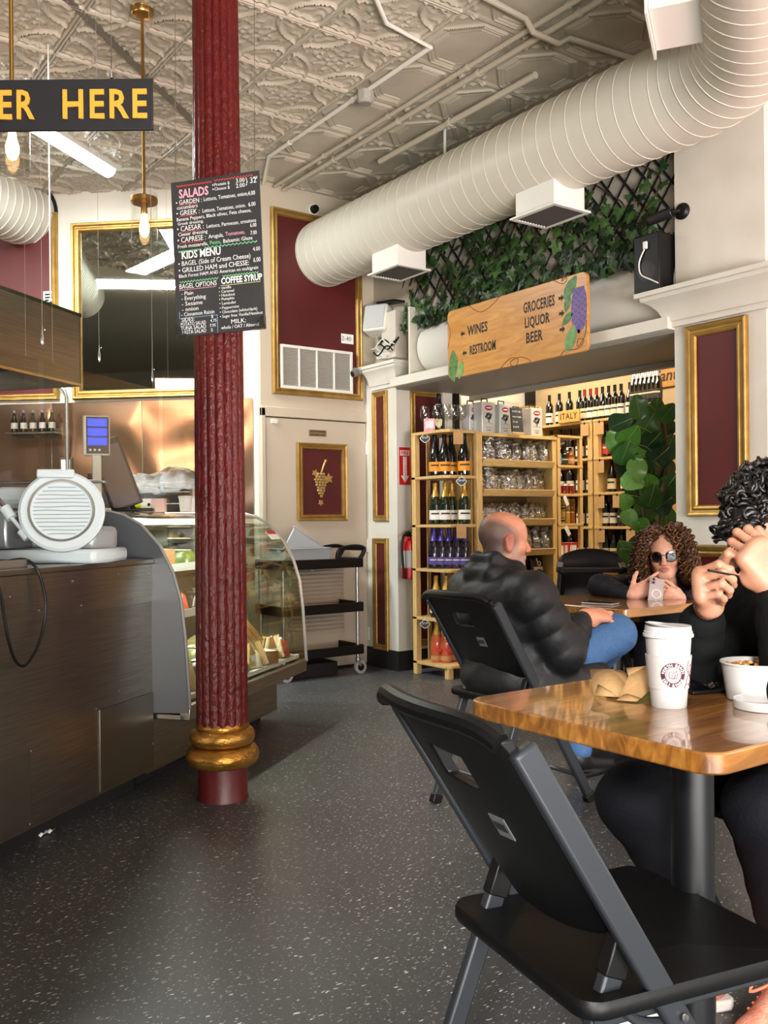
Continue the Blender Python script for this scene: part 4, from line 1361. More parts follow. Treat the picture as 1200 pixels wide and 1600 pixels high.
# ivy on a black trellis
ri = random.Random(5)
t = thing('ivy_trellis', 'dark green ivy on a black diamond trellis above the opening', 'climbing plant', (4.285, 3.2, 2.5))
LW_, LH_ = 2.42, .78
for k in range(-7, 24):
    for sgn in (1, -1):
        y0 = k * .13
        a = Vector((0, y0, .12))
        b_ = Vector((0, y0 + sgn * LH_ * .75, .12 + LH_))
        if sgn < 0:
            a.y += LH_ * .75 - .4
            b_.y += LH_ * .75 - .4
        d = b_ - a
        ts = []
        for yy in (0, LW_):
            ts.append((yy - a.y) / d.y)
        lo, hi = max(0, min(ts)), min(1, max(ts))
        if hi - lo < .08:
            continue
        MB().bar(a + d * lo, a + d * hi, .012, .006 + .002 * sgn, (1, 0, 0)).build('trellis_lath', BLACKM, t)
# five-lobed leaves, a handful of shapes shared by all
IVY = [mat('ivy_%d' % k, a, .4, col2=b, scale=25) for k, (a, b) in enumerate((('26401c', '2f4d22'), ('1b3018', '22391c'), ('37532a', '41602e'), ('142313', '1b2c17')))]


def ivy_mesh(k, m):
    r_ = random.Random(k)
    lob = [(0, 0), (.22, -.22), (.46, -.1), (.34, .12), (.52, .38), (.24, .42), (0, .95), (-.24, .42), (-.52, .38), (-.34, .12), (-.46, -.1), (-.22, -.22)]
    b = MB()
    vs = [(0, .2, .04)] + [(x * r_.uniform(.85, 1.1), y * r_.uniform(.9, 1.1), -.14 * abs(x) - .12 * max(0, y - .4)) for x, y in lob]
    b.add(vs, [(0, i, i % 12 + 1) for i in range(1, 13)])
    return b.mesh('ivy_leaf', m, ang=0)


ims = [ivy_mesh(k, IVY[k % 4]) for k in range(8)]


def leaf_at(me, par, loc, s, down=True):
    o = bpy.data.objects.new('ivy_leaf', me)
    COL.objects.link(o)
    o.parent = par
    o.location = loc
    o.scale = (s, s, s)
    o.rotation_euler = Matrix.Rotation(ri.uniform(-.9, .9), 3, 'Z').to_euler()
    R = Matrix.Rotation(-math.pi / 2, 3, 'Z') @ Matrix.Rotation(math.pi / 2 + ri.uniform(-.7, .35), 3, 'X') @ Matrix.Rotation(math.pi + ri.uniform(-.9, .9), 3, 'Z')
    R = Matrix.Rotation(ri.uniform(-.5, .5), 3, 'Z') @ R
    o.rotation_euler = R.to_euler()


rest = MB()
nl = 0
for k in range(760):
    y = ri.uniform(.02, LW_)
    v = ri.random() ** 1.5
    z = .1 + v * (LH_ - .05)
    if v > .5 and ri.random() < .45:
        continue
    if y < .5 and v > .45 and ri.random() < .6:
        continue
    p = (-.02 - ri.random() * .10 * (1 - v * .6), y, z)
    s = ri.uniform(.055, .10)
    if nl < 298:
        leaf_at(ims[ri.randrange(8)], t, p, s)
        nl += 1
    else:
        R = Matrix.Rotation(ri.uniform(-.5, .5), 4, 'Z') @ Matrix.Rotation(-math.pi / 2, 4, 'Z') @ Matrix.Rotation(math.pi / 2 + ri.uniform(-.6, .3), 4, 'X') @ Matrix.Rotation(math.pi + ri.uniform(-.9, .9), 4, 'Z')
        me = ims[ri.randrange(8)]
        M_ = Matrix.Translation((p[0] + .03, p[1], p[2])) @ R @ Matrix.Scale(s, 4)
        rest.add([v_.co for v_ in me.vertices], [tuple(f.vertices) for f in me.polygons], ri.randrange(3), M_)
rest.build('ivy_leaf_mass', IVY[:3], t, ang=0)['kind'] = 'stuff'
for k in range(9):
    y = .2 + k * .26
    MB().tube(spline([Vector((-.02, y + .12 * math.sin(j * 1.3 + k), .15 + j * .1)) for j in range(6)], 3), .005, 6).build('ivy_stem', mat('ivy_stem', '3a3020', .7), t)

# wooden direction sign
fS = lambda x, y: onX(x, y, 4.06)
tl, tr, br, blc = fS(699, 490), fS(916, 422), fS(924, 544), fS(704, 595)
c = (tl + tr + br + blc) / 4
wd = ((tr - tl).to_2d().length + (br - blc).to_2d().length) / 2
h = (tl.z - blc.z + tr.z - br.z) / 2
t = thing('direction_sign', 'varnished wooden sign with painted grapes pointing to wines, restroom, groceries, liquor and beer', 'sign', c, -math.pi / 2)
SIGNW = wood('sign_wood', 'b47a38', 'd09a55', .35, 2.2, (1, 6, 6), .3)
rp_ = .04
pl = []
for cx_, cz_, a0 in ((wd / 2 - rp_, h / 2 - rp_, 0), (-wd / 2 + rp_, h / 2 - rp_, 90), (-wd / 2 + rp_, -h / 2 + rp_, 180), (wd / 2 - rp_, -h / 2 + rp_, 270)):
    for k in range(6):
        a = math.radians(a0 + 18 * k)
        pl.append((cx_ + rp_ * math.cos(a), cz_ + rp_ * math.sin(a)))
MB().prism(pl, -.012, .012, M=T(rx=math.pi / 2)).build('sign_board', SIGNW, t, bevel=.003)
INK = mat('sign_ink', '17120d', .6)


def ps(s, px, py, ph, pw):
    "lettering from its left baseline"
    p = fS(px, py) - c
    o = text(s, ph, INK, t, (-p.y, -.0125, p.z), name='sign_word', bold=.0022, sp=1.05)
    o.scale[0] = pw / max(q[0] for q in o.bound_box)
    return o


U = h / 112
for s, px, py, hh, ww in (('WINES', 733, 525, 17, 34), ('RESTROOM', 736, 555, 16, 44), ('GROCERIES', 820, 490, 17, 46), ('LIQUOR', 822, 513, 16, 37), ('BEER', 824, 537, 17, 25)):
    ps(s, px, py, hh * U * 1.3, ww * wd / 218)
for px, py, d in ((725, 522, -1), (728, 552, -1), (879, 466, 1), (880, 490, 1), (881, 515, 1)):
    p = fS(px, py) - c
    MB().prism([(.021 * d, 0), (0, .022), (.003 * d, .008), (-.021 * d, .009), (-.021 * d, -.009), (.003 * d, -.008), (0, -.022)][::d], 0, .001, M=T(-p.y, -.0123, p.z, rx=math.pi / 2)).build('arrow', INK, t)
PG = [mat('painted_green_%d' % k, a, .5, col2=b, scale=30) for k, (a, b) in enumerate((('5d8a4a', '7ba763'), ('3f6a3a', '5c8650')))]
for lk, (px, py, s, a) in enumerate(((893, 450, .075, .5), (889, 474, .05, .9), (889, 498, .05, .3), (894, 530, .08, .8), (711, 568, .085, 1.25), (722, 578, .06, .9), (709, 584, .06, 1.6))):
    p = fS(px, py) - c
    MB().prism([(s * (.5 * math.cos(2 * math.pi * k / 16)), s * .95 * math.sin(2 * math.pi * k / 16) * (1 + .12 * math.cos(8 * math.pi * k / 16))) for k in range(16)], 0, .001, M=T(-p.y, -.0121 - .0003 * lk, p.z, rx=math.pi / 2) @ Matrix.Rotation(a - 1.2, 4, 'Z')).build('painted_leaf', PG[int(px) % 2], t)
gp = MB()
for r_ in range(15):
    v = r_ / 14
    wv = .05 * math.sqrt(max(.004, 1 - ((v - .45) / .55) ** 2))
    p = fS(907, 452 + 66 * v) - c
    for k in range(5):
        gp.prism([(.0125 * math.cos(j), .0125 * math.sin(j)) for j in (0, .9, 1.8, 2.7, 3.6, 4.5, 5.4)], 0, .0012 + .0001 * ((k + r_) % 3), (k + r_) % 2, M=T(-p.y + wv * (k - 2) / 2, -.0123, p.z, rx=math.pi / 2))
gp.build('painted_grapes', [mat('grape_purple', '5d4a86', .5), mat('grape_violet', '6f5a9a', .5)], t)['kind'] = 'stuff'
VINE = mat('vine_brown', '6a3d1c', .6)
for pts in (((765, 598), (785, 575), (800, 560), (812, 562), (806, 575), (800, 566), (815, 558), (830, 563), (832, 572)), ((735, 478), (752, 488), (770, 478), (788, 458)), ((865, 437), (880, 444), (888, 438), (884, 432), (880, 440), (892, 428)), ((878, 558), (885, 548), (905, 545), (915, 532), (906, 530), (905, 542), (916, 525), (919, 500)), ((700, 500), (706, 520), (702, 545))):
    q = [fS(x, y) - c for x, y in pts]
    MB().tube(spline([Vector((-p.y, -.0125, p.z)) for p in q], 4), .0022, 5).build('painted_vine', VINE, t)
for x in (-wd * .4, wd * .4):
    MB().tube([(x, .014, h / 2 - .05), (x, .10, h / 2 + .0)], .004, 6).build('sign_bracket', CHROME, t)

# pilaster gear, right: security camera, black speaker with white lead
c = onX(1066, 330, 4.2)
t = thing('security_camera', 'black bullet security camera on the right pilaster', 'security camera', (4.205, c.y, c.z), -math.pi / 2)
t.scale = (.8, .8, .8)
MB().lathe([(.055, 0), (.055, .012), (.04, .03), (.015, .035)], 24, M=T(rx=math.pi / 2)).build('camera_base', BLACK, t)
MB().tube([(0, -.03, 0), (-.03, -.06, -.005), (-.05, -.07, -.005)], .016, 10).build('camera_arm', BLACK, t)
MB().tube([(-.04, -.06, -.002), (-.20, -.10, -.028)], .036, 18).build('camera_body', mat('camera_black', '1d1e20', .35), t, bevel=.004)
MB().tube([(-.20, -.10, -.028), (-.206, -.1015, -.029)], .028, 18).build('camera_lens', mat('lens_glass', '0a0c10', .05, coat=1), t)
a, b_ = onX(1022, 376, 4.17), onX(1056, 458, 4.17)
t = thing('black_speaker', 'black wall speaker with a white lead on the right pilaster ledge', 'speaker', (4.15, 3.25, 2.37))
MB().bx(-.06, .12, -.085, .085, 0, .31).build('speaker_cabinet', BLACK, t, bevel=.006)
MB().lathe([(.001, .004), (.05, .002), (.058, 0)], 20, M=T(-.06, 0, .11, ry=-math.pi / 2)).build('speaker_cone', mat('cone_grey', '2b2b2d', .5), t)
MB().tube(spline([Vector(p) for p in ((-.066, .0, .24), (-.068, .04, .17), (-.07, .03, .10), (-.068, -.03, .06), (-.065, -.08, .03))], 4), .004, 6).build('white_lead', WHITEP, t)
MB().bx(-.075, -.06, -.012, .012, .23, .27).build('lead_plug', WHITEP, t, bevel=.003)
# pilaster gear, left
c = at(607, 510, 7.1)
t = thing('white_speaker', 'white speaker tilted on a bracket above the left pilaster', 'speaker', (4.2, 5.93, 2.62))
MB().box((0, 0, .1), (.16, .2, .22), M=T(ry=.25, rz=.5)).build('speaker_cabinet', WHITEP, t, bevel=.02)
MB().box((-.083, 0, .1), (.006, .17, .19), M=T(ry=.25, rz=.5)).build('speaker_cloth', mat('speaker_cloth', 'b5b6b5', .7), t, bevel=.003)
MB().bar((.02, 0, .1), (.12, .05, .14), .03, .03).build('speaker_bracket', BLACK, t)
MB().bx(-.02, .16, -.16, .08, .2, .215, M=T(.02, -.05, .02, rx=.1)).build('black_lid', BLACK, t)
t = thing('junction_cabinet', 'cream wall box with a tangle of black and white leads above the left pilaster', 'wall box', (4.26, 5.80, 2.40))
MB().bx(-.05, .06, -.09, .09, 0, .36).build('box_body', mat('plate_cream', 'd2cabc'), t, bevel=.004)
for k, (m, z) in enumerate(((BLACK, .12), (BLACK, .09), (WHITEP, .07), (BLACK, .05), (WHITEP, .1))):
    q = [Vector((-.06 - .02 * k, .1 - .05 * j, z + .03 * math.sin(j * 1.4 + k))) for j in range(6)]
    MB().tube(spline(q, 4), .006 if m is BLACK else .004, 6).build('cable', m, t)
MB().bx(-.1, -.05, .02, .09, 0, .05).build('power_adapter', WHITEP, t, bevel=.004)
c = at(582, 573, 7.2)
t = thing('small_camera', 'small grey camera on an arm at the left pilaster cornice', 'security camera', (4.1, 6.06, 2.30))
MB().tube([(-.05, .0, .0), (-.0, -.0, .02)], .03, 14).build('camera_body', mat('camera_grey', '6d6a64', .4), t, bevel=.004)
MB().tube([(-.05, 0, 0), (-.055, 0, -.002)], .022, 14).build('camera_lens', mat('lens_glass', '0a0c10'), t)
MB().bx(-.04, .1, -.012, .012, .03, .05).bx(.0, .02, -.01, .01, .0, .035).build('camera_arm', ALU, t)

# fire sign and extinguisher on the jamb
c, wd, h = quad(fJ, 622, 699, 639, 699, y2=758, y3=757)
t = thing('fire_sign', 'red and white fire extinguisher sign with a down arrow on the jamb', 'sign', (c.x + .01, 5.69, c.z))
RED = mat('sign_red', 'c4161c', .45)
MB().bx(-wd / 2, wd / 2, -.004, -.001, -h / 2, h / 2).build('sign_plate', RED, t)
MB().bx(-wd * .42, wd * .42, -.006, -.004, h * .28, h * .42).build('white_band', PAPERW, t)
o = text('FIRE', .042, RED, t, (0, -.0065, h * .30), align='CENTER', bold=.001)
MB().prism([(0, -.45 * h), (.36 * wd, -.26 * h), (.16 * wd, -.26 * h), (.16 * wd, .25 * h), (-.16 * wd, .25 * h), (-.16 * wd, -.26 * h), (-.36 * wd, -.26 * h)], 0, .002, M=T(0, -.004, 0, rx=math.pi / 2)).build('white_arrow', PAPERW, t)
for k, ch in enumerate('EXTINGUISHER'):
    text(ch, .018, RED, t, (0, -.0065, h * .215 - k * .0165), align='CENTER')
t = thing('fire_extinguisher', 'red fire extinguisher hanging on the jamb beside the corner rack', 'fire extinguisher', (4.245, 5.61, .70))
MB().lathe([(.03, 0), (.056, .006), (.058, .02), (.058, .25), (.05, .29), (.022, .31), (.02, .33)], 28).build('cylinder', mat('extinguisher_red', 'b5161a', .25, coat=.4), t)
MB().lathe([(.0585, .09), (.0585, .22)], 28).build('label_band', mat('label_grey', 'a9a9a6', .5), t)
MB().bx(-.02, .02, -.02, .02, .325, .36).bar((-.02, 0, .36), (.07, -.02, .385), .018, .006).bar((-.02, 0, .35), (.07, -.02, .345), .018, .006).build('valve_handle', BLACK, t)
MB().tube(spline([Vector(p) for p in ((-.02, -.01, .34), (-.07, -.03, .33), (-.085, -.03, .24), (-.08, -.03, .12), (-.07, -.03, .06))], 5), .01, 8).tube([(-.07, -.03, .07), (-.068, -.03, .01)], [.011, .016], 8).build('hose', BLACK, t)
MB().lathe([(.001, .004), (.013, .004), (.013, 0)], 14, M=T(.02, -.02, .345, rx=math.pi / 2)).build('gauge', CHROME, t)

# ------------------------------------------------------------ bottles
BG = {k: mat('glass_' + k, v, .08, coat=.6) for k, v in (('black', '0b0c0b'), ('green', '12200f'), ('brown', '2a1608'), ('violet', '140f1f'))}
ROSE = mat('rose_wine', 'b5482c', .12, coat=.6, col2='c9683f', scale=4)
FOIL = {k: mat('foil_' + k, v, .35, .5) for k, v in (('black', '151416'), ('gold', 'c8a24a'), ('red', 'a3202a'), ('violet', '53459a'), ('silver', 'b9b9bd'), ('orange', 'c9862c'), ('white', 'dcdad2'))}
LAB = {k: mat('label_' + k, v, .55) for k, v in (('white', 'e3e0d6'), ('orange', 'e39224'), ('violet', '4b4492'), ('cream', 'd8cba4'), ('red', 'c8302a'), ('blue', '7fa3b0'), ('dark', '2a2422'), ('kraft', 'b98a58'), ('ivory', 'd9d2bf'))}
SHAPE = {
    'champagne': [(.03, 0), (.043, .004), (.0445, .012), (.0445, .13), (.041, .17), (.026, .215), (.0165, .25), (.0145, .285), (.017, .29), (.017, .30), (.0145, .306), (.001, .307)],
    'bordeaux': [(.03, 0), (.036, .003), (.0375, .01), (.0375, .185), (.034, .205), (.018, .228), (.0145, .245), (.014, .295), (.0155, .296), (.0155, .304), (.001, .305)],
    'burgundy': [(.03, 0), (.039, .003), (.041, .01), (.041, .14), (.035, .18), (.02, .225), (.0145, .25), (.014, .295), (.0155, .296), (.0155, .304), (.001, .305)],
    'spirit': [(.03, 0), (.038, .004), (.04, .01), (.04, .14), (.034, .165), (.016, .182), (.014, .19), (.014, .215), (.016, .216), (.016, .24), (.001, .241)],
    'jar': [(.03, 0), (.034, .004), (.035, .01), (.035, .068), (.03, .08), (.03, .084), (.001, .084)],
    'tall_jar': [(.024, 0), (.028, .004), (.029, .01), (.029, .10), (.024, .118), (.022, .124), (.001, .124)]}
BPROTO = {}


def bottle(shape, glass, foil, label, loc, lab, group, cat='bottle', name='wine_bottle', rz=0.0, lz=None, fz=None, neck=None):
    key = (shape, glass, foil, label, lz, fz, neck)
    if key not in BPROTO:
        P_ = SHAPE[shape]
        gm = ROSE if glass == 'rose' else BG[glass] if glass in BG else MATS[glass]
        Hh = P_[-1][1]
        mm = {}
        mm['glass_body'] = (MB().lathe(P_, 16).mesh('glass_body', gm, 50))
        if foil:
            f0 = fz if fz is not None else (.205 if shape == 'champagne' else .245 if shape in ('bordeaux', 'burgundy') else Hh - .027 if shape == 'spirit' else Hh - .016)
            pf = [(r + .0009, z) for r, z in P_ if z > f0 and r > .002]
            r0 = float(np.interp(f0, [p[1] for p in P_], [p[0] for p in P_]))
            pf = [(r0 + .0009, f0)] + pf + [(pf[-1][0], Hh + .0008), (.001, Hh + .0012)]
            mm['foil_capsule' if shape not in ('jar', 'tall_jar') else 'lid'] = MB().lathe(pf, 16).mesh('foil_capsule', FOIL[foil], 50)
        if neck:
            mm['neck_band'] = MB().lathe([(.0268, .214), (.0215, .234)], 16).mesh('neck_band', LAB[neck], 50)
        if label:
            z0, z1 = lz or ((.035, .105) if shape == 'champagne' else (.03, .125) if shape in ('bordeaux', 'burgundy') else (.03, .11) if shape == 'spirit' else (.018, .06))
            R_ = max(p[0] for p in P_) + .0008
            mm['label'] = MB().lathe([(R_, z0), (R_, z1)], 12, a0=math.pi + .2, a1=2 * math.pi - .2 + .6).mesh('label', LAB[label], 60)
            mm['label_print'] = MB().lathe([(R_ + .0005, z0 + (z1 - z0) * .55), (R_ + .0005, z0 + (z1 - z0) * .72)], 6, a0=math.pi + .9, a1=2 * math.pi - .5).mesh('label_print', LAB['dark' if label in ('white', 'cream', 'orange', 'ivory', 'blue') else 'cream'], 60)
        BPROTO[key] = mm
    t = thing(name, lab, cat, loc, rz, group)
    for nm, me in BPROTO[key].items():
        link(nm, me, t)
    return t


VR = -YAW - .1           # labels turned towards the room

# ------------------------------------------------------------ corner rack in the opening
XR0, XR1, YR0, YR1 = 4.22, 4.555, 5.13, 5.535
t = thing('corner_rack', 'light pine corner rack stacked with champagne at the left of the opening', 'rack', (XR0, YR0, 0))
w_, d_ = XR1 - XR0, YR1 - YR0
LEV = [.10, .43, .79, 1.115, 1.47, 1.80]
for z in LEV:
    MB().prism([(0, .04), (.04, 0), (w_, 0), (w_, d_), (0, d_)], z - .022, z).build('shelf_board', PINEH, t, bevel=.003)
MB().bx(0, .045, d_ - .045, d_, 0, LEV[-1] - .022).build('corner_post', PINE, t, bevel=.003)
MB().bx(w_ - .05, w_, -.015, .03, 0, LEV[-1] - .022).build('corner_post', PINE, t, bevel=.003)
MB().bx(w_ - .03, w_, d_ - .03, d_, 0, LEV[-1] - .022).build('corner_post', PINE, t, bevel=.003)
for k in range(3):
    MB().bx(w_ - .012, w_, .1 + k * .12, .14 + k * .12, .1, LEV[-1] - .022).build('back_slat', PINE, t)
MB().bx(.14, .17, d_ - .012, d_, .1, LEV[-1] - .022).build('back_slat', PINE, t)
MB().bx(.02, .065, .015, .06, 0, .078).build('foot', PINE, t, bevel=.002)
rows = [(4, 'champagne', 'black', 'black', 'orange', 'orange-label champagne bottle on the rack top tier', 4, 'orange'),
        (3, 'champagne', 'green', 'gold', 'white', 'white-label gold-capped bottle on the rack second tier', 4, None),
        (2, 'champagne', 'violet', 'violet', 'violet', 'purple-capped sparkling wine bottle on the rack middle tier', 5, None),
        (1, 'champagne', 'green', 'gold', 'white', 'gold-capped champagne with red neck seal on the rack fourth tier', 4, 'red'),
        (0, 'champagne', 'rose', 'gold', None, 'pink champagne bottle with red sash on the rack bottom tier', 4, None)]
for li, sh, g, f, lb, lab, n_, neck in rows:
    for i in range(n_):
        # along the open corner, facing the room
        u = (i + .5) / n_
        p = Vector((XR0 + .06, YR1 - .08, 0)).lerp(Vector((XR1 - .10, YR0 + .09, 0)), u) + Vector((.0, -.07 if n_ < 5 else -.06, 0))
        if n_ == 4 and i == 2:
            p += Vector((.04, .08, 0))
        t = bottle(sh, g, f, lb, (p.x, p.y, LEV[li]), lab + ', ' + nth(i, n_), 'champagne on the corner rack', rz=VR, neck=neck, lz=(.03, .085) if lb == 'violet' else None)
        if g == 'rose':
            MB().lathe([(.0455, .115), (.0455, .09)], 10, a0=math.pi, a1=2 * math.pi + .6, M=T(ry=.0) @ Matrix.Shear('XY', 4, (0, 0))).build('red_sash', LAB['red'], t, rot=(.12, .25, 0))
            MB().lathe([(.0455, .02), (.0455, .05)], 10, a0=math.pi, a1=2 * math.pi + .3).build('label', LAB['kraft'], t)


def stem_glass(loc, lab, s=1.0, name='wine_glass', grp='glasses on the corner rack'):
    t = thing(name, lab, 'glass', loc, 0, grp)
    MB().lathe([(.033 * s, 0), (.033 * s, .002), (.006, .007), (.0038, .02), (.0036, .09 * s), (.008, .098 * s)], 20).build('stem', GLASS, t)
    MB().lathe([(.008, .098 * s), (.03 * s, .115 * s), (.041 * s, .15 * s), (.039 * s, .19 * s), (.032 * s, .225 * s)], 24, cap=False).build('bowl', clear('bowl_glass', 'f2f4f3', .12, .02), t, ang=60)
    MB().lathe([(.0315 * s, .2245 * s), (.0325 * s, .2245 * s), (.0325 * s, .2265 * s), (.0315 * s, .2265 * s)], 24).build('rim', clear('rim_glass', 'f0f0ee'), t)
    return t


stem_glass((XR0 + .12, YR0 + .17, LEV[0]), 'empty wine glass among the pink champagne bottles on the bottom tier', .95)
for i, (px, dz) in enumerate(((664, .12), (683, .08), (698, .0), (709, .05), (722, .02))):
    p = onz(px, 671, LEV[5])
    z = 6.92 + dz
    a = un(px, 671)[0]
    p = C(a * z, z, LEV[5])
    stem_glass(p, 'stemmed wine glass on top of the corner rack, %s of five' % nth(i, 5), .92)
a = un(671, 671)[0]
o = thing('pink_gift_box', 'small pink patterned carton on top of the corner rack', 'box', C(a * 6.9, 6.9, LEV[5]), -YAW)
MB().bx(-.04, .04, -.03, .03, 0, .10).build('carton', mat('pink_print', 'd9828f', .5, col2='e9b6bb', scale=40), o, bevel=.002)
MB().bx(-.03, .03, -.032, -.03, .03, .08).build('printed_panel', mat('pink_print_light', 'efd3d3', .5), o)
a = un(686, 671)[0]
o = bottle('champagne', 'black', 'black', None, C(a * 7.06, 7.06, LEV[5]), 'black champagne bottle with a shield label on top of the corner rack', 'champagne on the corner rack', rz=VR)
MB().prism([(0, -.045), (.024, -.02), (.028, .02), (.018, .03), (0, .026), (-.018, .03), (-.028, .02), (-.024, -.02)], 0, .003, M=T(-.0, -.0445, .085, rx=math.pi / 2)).build('shield_label', LAB['cream'], o)
MB().lathe([(.02, .215), (.027, .222), (.02, .235)], 12).build('silver_tag', FOIL['silver'], o)
# price tags on the rack
for i, (px, py, z_, nm, m) in enumerate(((664, 685, 6.85, 'black chalk price tag with a white edge hanging at the rack top', 'k'), (716, 683, 6.62, 'kraft price tag hanging at the rack top', 'b'), (721, 752, 6.62, 'black chalk price tag at the rack second tier', 'k'), (721, 830, 6.62, 'kraft price tag at the rack middle tier', 'b'), (664, 975, 6.8, 'black chalk price tag at the rack bottom tier', 'k'))):
    o = thing('price_tag', nm, 'tag', at(px, py, z_), -YAW, 'price tags of the corner rack')
    if m == 'k':
        sc_ = [(.034 * (1 + .1 * math.cos(4 * a_)) * math.cos(a_), .03 * (1 + .1 * math.cos(4 * a_)) * math.sin(a_)) for a_ in [2 * math.pi * k / 24 for k in range(24)]]
        MB().prism(sc_, 0, .002, M=T(rx=math.pi / 2)).build('tag_edge', PAPERW, o)
        MB().prism([(x * .86, y * .86) for x, y in sc_], 0, .002, M=T(0, -.001, 0, rx=math.pi / 2)).build('tag_face', CHALK, o)
        text('59.99', .02, CHW, o, (0, -.0035, -.002), align='CENTER')
    else:
        MB().bx(-.035, .035, -.002, 0, -.05, .04).build('tag_card', KRAFT, o)
    MB().tube([(0, 0, .028), (0, .0, .06)], .001, 4).build('tag_string', PAPERW, o)

# ------------------------------------------------------------ gift bag shelf
XB0, XB1, YB = 4.60, 5.43, 5.215
t = thing('gift_shelf', 'pine shelf unit of cellophane biscuit bags behind the bald man', 'shelf', (XB0, YB, 0))
wB, dB = XB1 - XB0, .30
LB = [.10, .36, .62, .885, 1.12, 1.345, 1.57]
MB().bx(0, .035, 0, dB, 0, 1.80).build('side_board', PINE, t, bevel=.002)
MB().bx(wB - .045, wB, 0, dB, 0, 1.80).build('side_board', PINE, t, bevel=.002)
MB().bx(0, wB, -.01, dB, 1.775, 1.80).build('top_board', PINEH, t, bevel=.002)
MB().bx(0, wB, dB - .008, dB, .05, 1.79).build('back_board', mat('shelf_back', '6e5433', .6), t)
for z in LB:
    MB().bx(.035, wB - .045, .01, dB, z - .02, z).build('shelf_board', PINEH, t)
    if z > .7:
        MB().box((wB / 2, 0, 0), (wB - .08, .012, .05), M=T(0, -.012, z + .008, rx=.35)).build('shelf_lip', PINEH, t, bevel=.002)
# cellophane bags
rb_ = random.Random(21)
CELLO = clear('cellophane', 'eeece6', .34, .1, 1.0, 30)
CONT = [[mat('biscuit_%d%d' % (a, b), c_, .6) for b, c_ in enumerate(cs)] for a, cs in enumerate((('6b3f24', '4a2a18', '8a5a36'), ('a8422e', '6a6a32', 'c08a4a'), ('c79a5c', 'd8b67c', '9c7040'), ('4a2a1c', '6a3c28', '3a2016')))]


def bag_proto(kind, hgt, wdt):
    b = MB()
    for k in range(26):
        a = rb_.uniform(0, 6.28)
        r_ = wdt * .42 * math.sqrt(rb_.random())
        M_ = T(r_ * math.cos(a), r_ * .7 * math.sin(a), .015 + rb_.random() * hgt * .36, rx=rb_.uniform(-.8, .8), ry=rb_.uniform(-.8, .8))
        b.lathe([(.001, -.006), (.015, -.005), (.017, .0), (.013, .005), (.001, .007)], 7, rb_.randrange(3), M_)
    c1 = b.mesh('bag_filling', CONT[kind], 40)
    n_, m_ = 22, 14
    seeds = [rb_.uniform(0, 6.28) for _ in range(4)]

    def f(u, v):
        a = 2 * math.pi * u
        z = v * hgt
        rr = wdt * .62 * ((1 - .2 * v) if v < .5 else (.9 - 1.2 * (v - .5)) if v < .78 else .56 + 2.2 * (v - .78)) * (1 + rb_.uniform(-.07, .07))
        fold = 1 + (.05 + .22 * v) * math.sin(7 * a + seeds[0] + 3 * v) * .6 + .12 * v * math.sin(13 * a + seeds[1])
        return (rr * fold * math.cos(a), rr * fold * .75 * math.sin(a), z + .012 * v * math.sin(5 * a + seeds[2]))
    b = MB().grid(f, n_, m_, closed_u=True)
    return c1, b.mesh('bag_wrap', CELLO, 180), (MB().lathe([(wdt * .2, hgt * .79), (wdt * .215, hgt * .8), (wdt * .2, hgt * .81)], 10).mesh('bag_tie', LAB['cream'], 40))


for li, kind, n_, hgt, nm in ((6, 0, 8, .20, 'top row'), (5, 1, 9, .19, 'second row'), (4, 2, 11, .15, 'third row'), (3, 3, 8, .19, 'fourth row')):
    protos = [bag_proto(kind, hgt, .118 if n_ < 10 else .095) for _ in range(3)]
    for i in range(n_):
        for dpt in (0,):
            o = thing('gift_bag', 'cellophane bag of %s, %s of the gift shelf %s' % (('dark biscuits', 'mixed sweets', 'golden biscuits', 'chocolates')[kind], nth(i, n_), nm), 'gift bag',
                      (XB0 + .085 + (wB - .17) * i / (n_ - 1), YB + .09 + rb_.uniform(-.02, .03), LB[li]), rb_.uniform(0, 6), 'cellophane gift bags on the pine shelf')
            s = rb_.uniform(.9, 1.05)
            o.scale = (s, s, s)
            for me in protos[i % 3]:
                link(me.name.split('.')[0], me, o)
# black coffee bags
for li, n_ in ((2, 4), (1, 4)):
    for i in range(n_):
        o = thing('coffee_bag', 'black coffee bag with white print, %s of %s' % (nth(i, n_), 'the fifth row' if li == 2 else 'the row below'), 'coffee bag', (XB0 + .14 + (wB - .28) * i / (n_ - 1), YB + .1, LB[li]), 0, 'black coffee bags on the pine shelf')
        MB().grid(lambda u, v: ((.075 - .01 * v) * math.copysign(abs(math.cos(2 * math.pi * u)) ** .5, math.cos(2 * math.pi * u)), (.045 - .043 * v ** 2) * math.copysign(abs(math.sin(2 * math.pi * u)) ** .7, math.sin(2 * math.pi * u)), v * .225), 20, 8, closed_u=True).build('bag_body', mat('coffee_black', '0f0f10', .35, coat=.2), o, ang=60)
        L_ = MB().bx(-.05, .05, -.003, 0, .04, .15)
        L_.build('printed_label', LAB['white'], o, (0, -.043, 0), rot=(-.12, 0, 0))
        text('COFFEE', .026, BLACK, o, (0, -.047, .10), rot=(math.pi / 2 - .12, 0, 0), align='CENTER', bold=.001)
        MB().lathe([(.012, 0), (.02, 0), (.02, .002), (.012, .002)], 16).build('ring_mark', LAB['white'], o, (0, -.036, .175), rot=(math.pi / 2 - .2, 0, 0))
        MB().bx(-.008, .008, -.003, 0, .15, .22).bx(-.02, .02, -.003, 0, .005, .035).build('white_strip', LAB['white'], o, (0, -.042, 0), rot=(-.16, 0, 0))
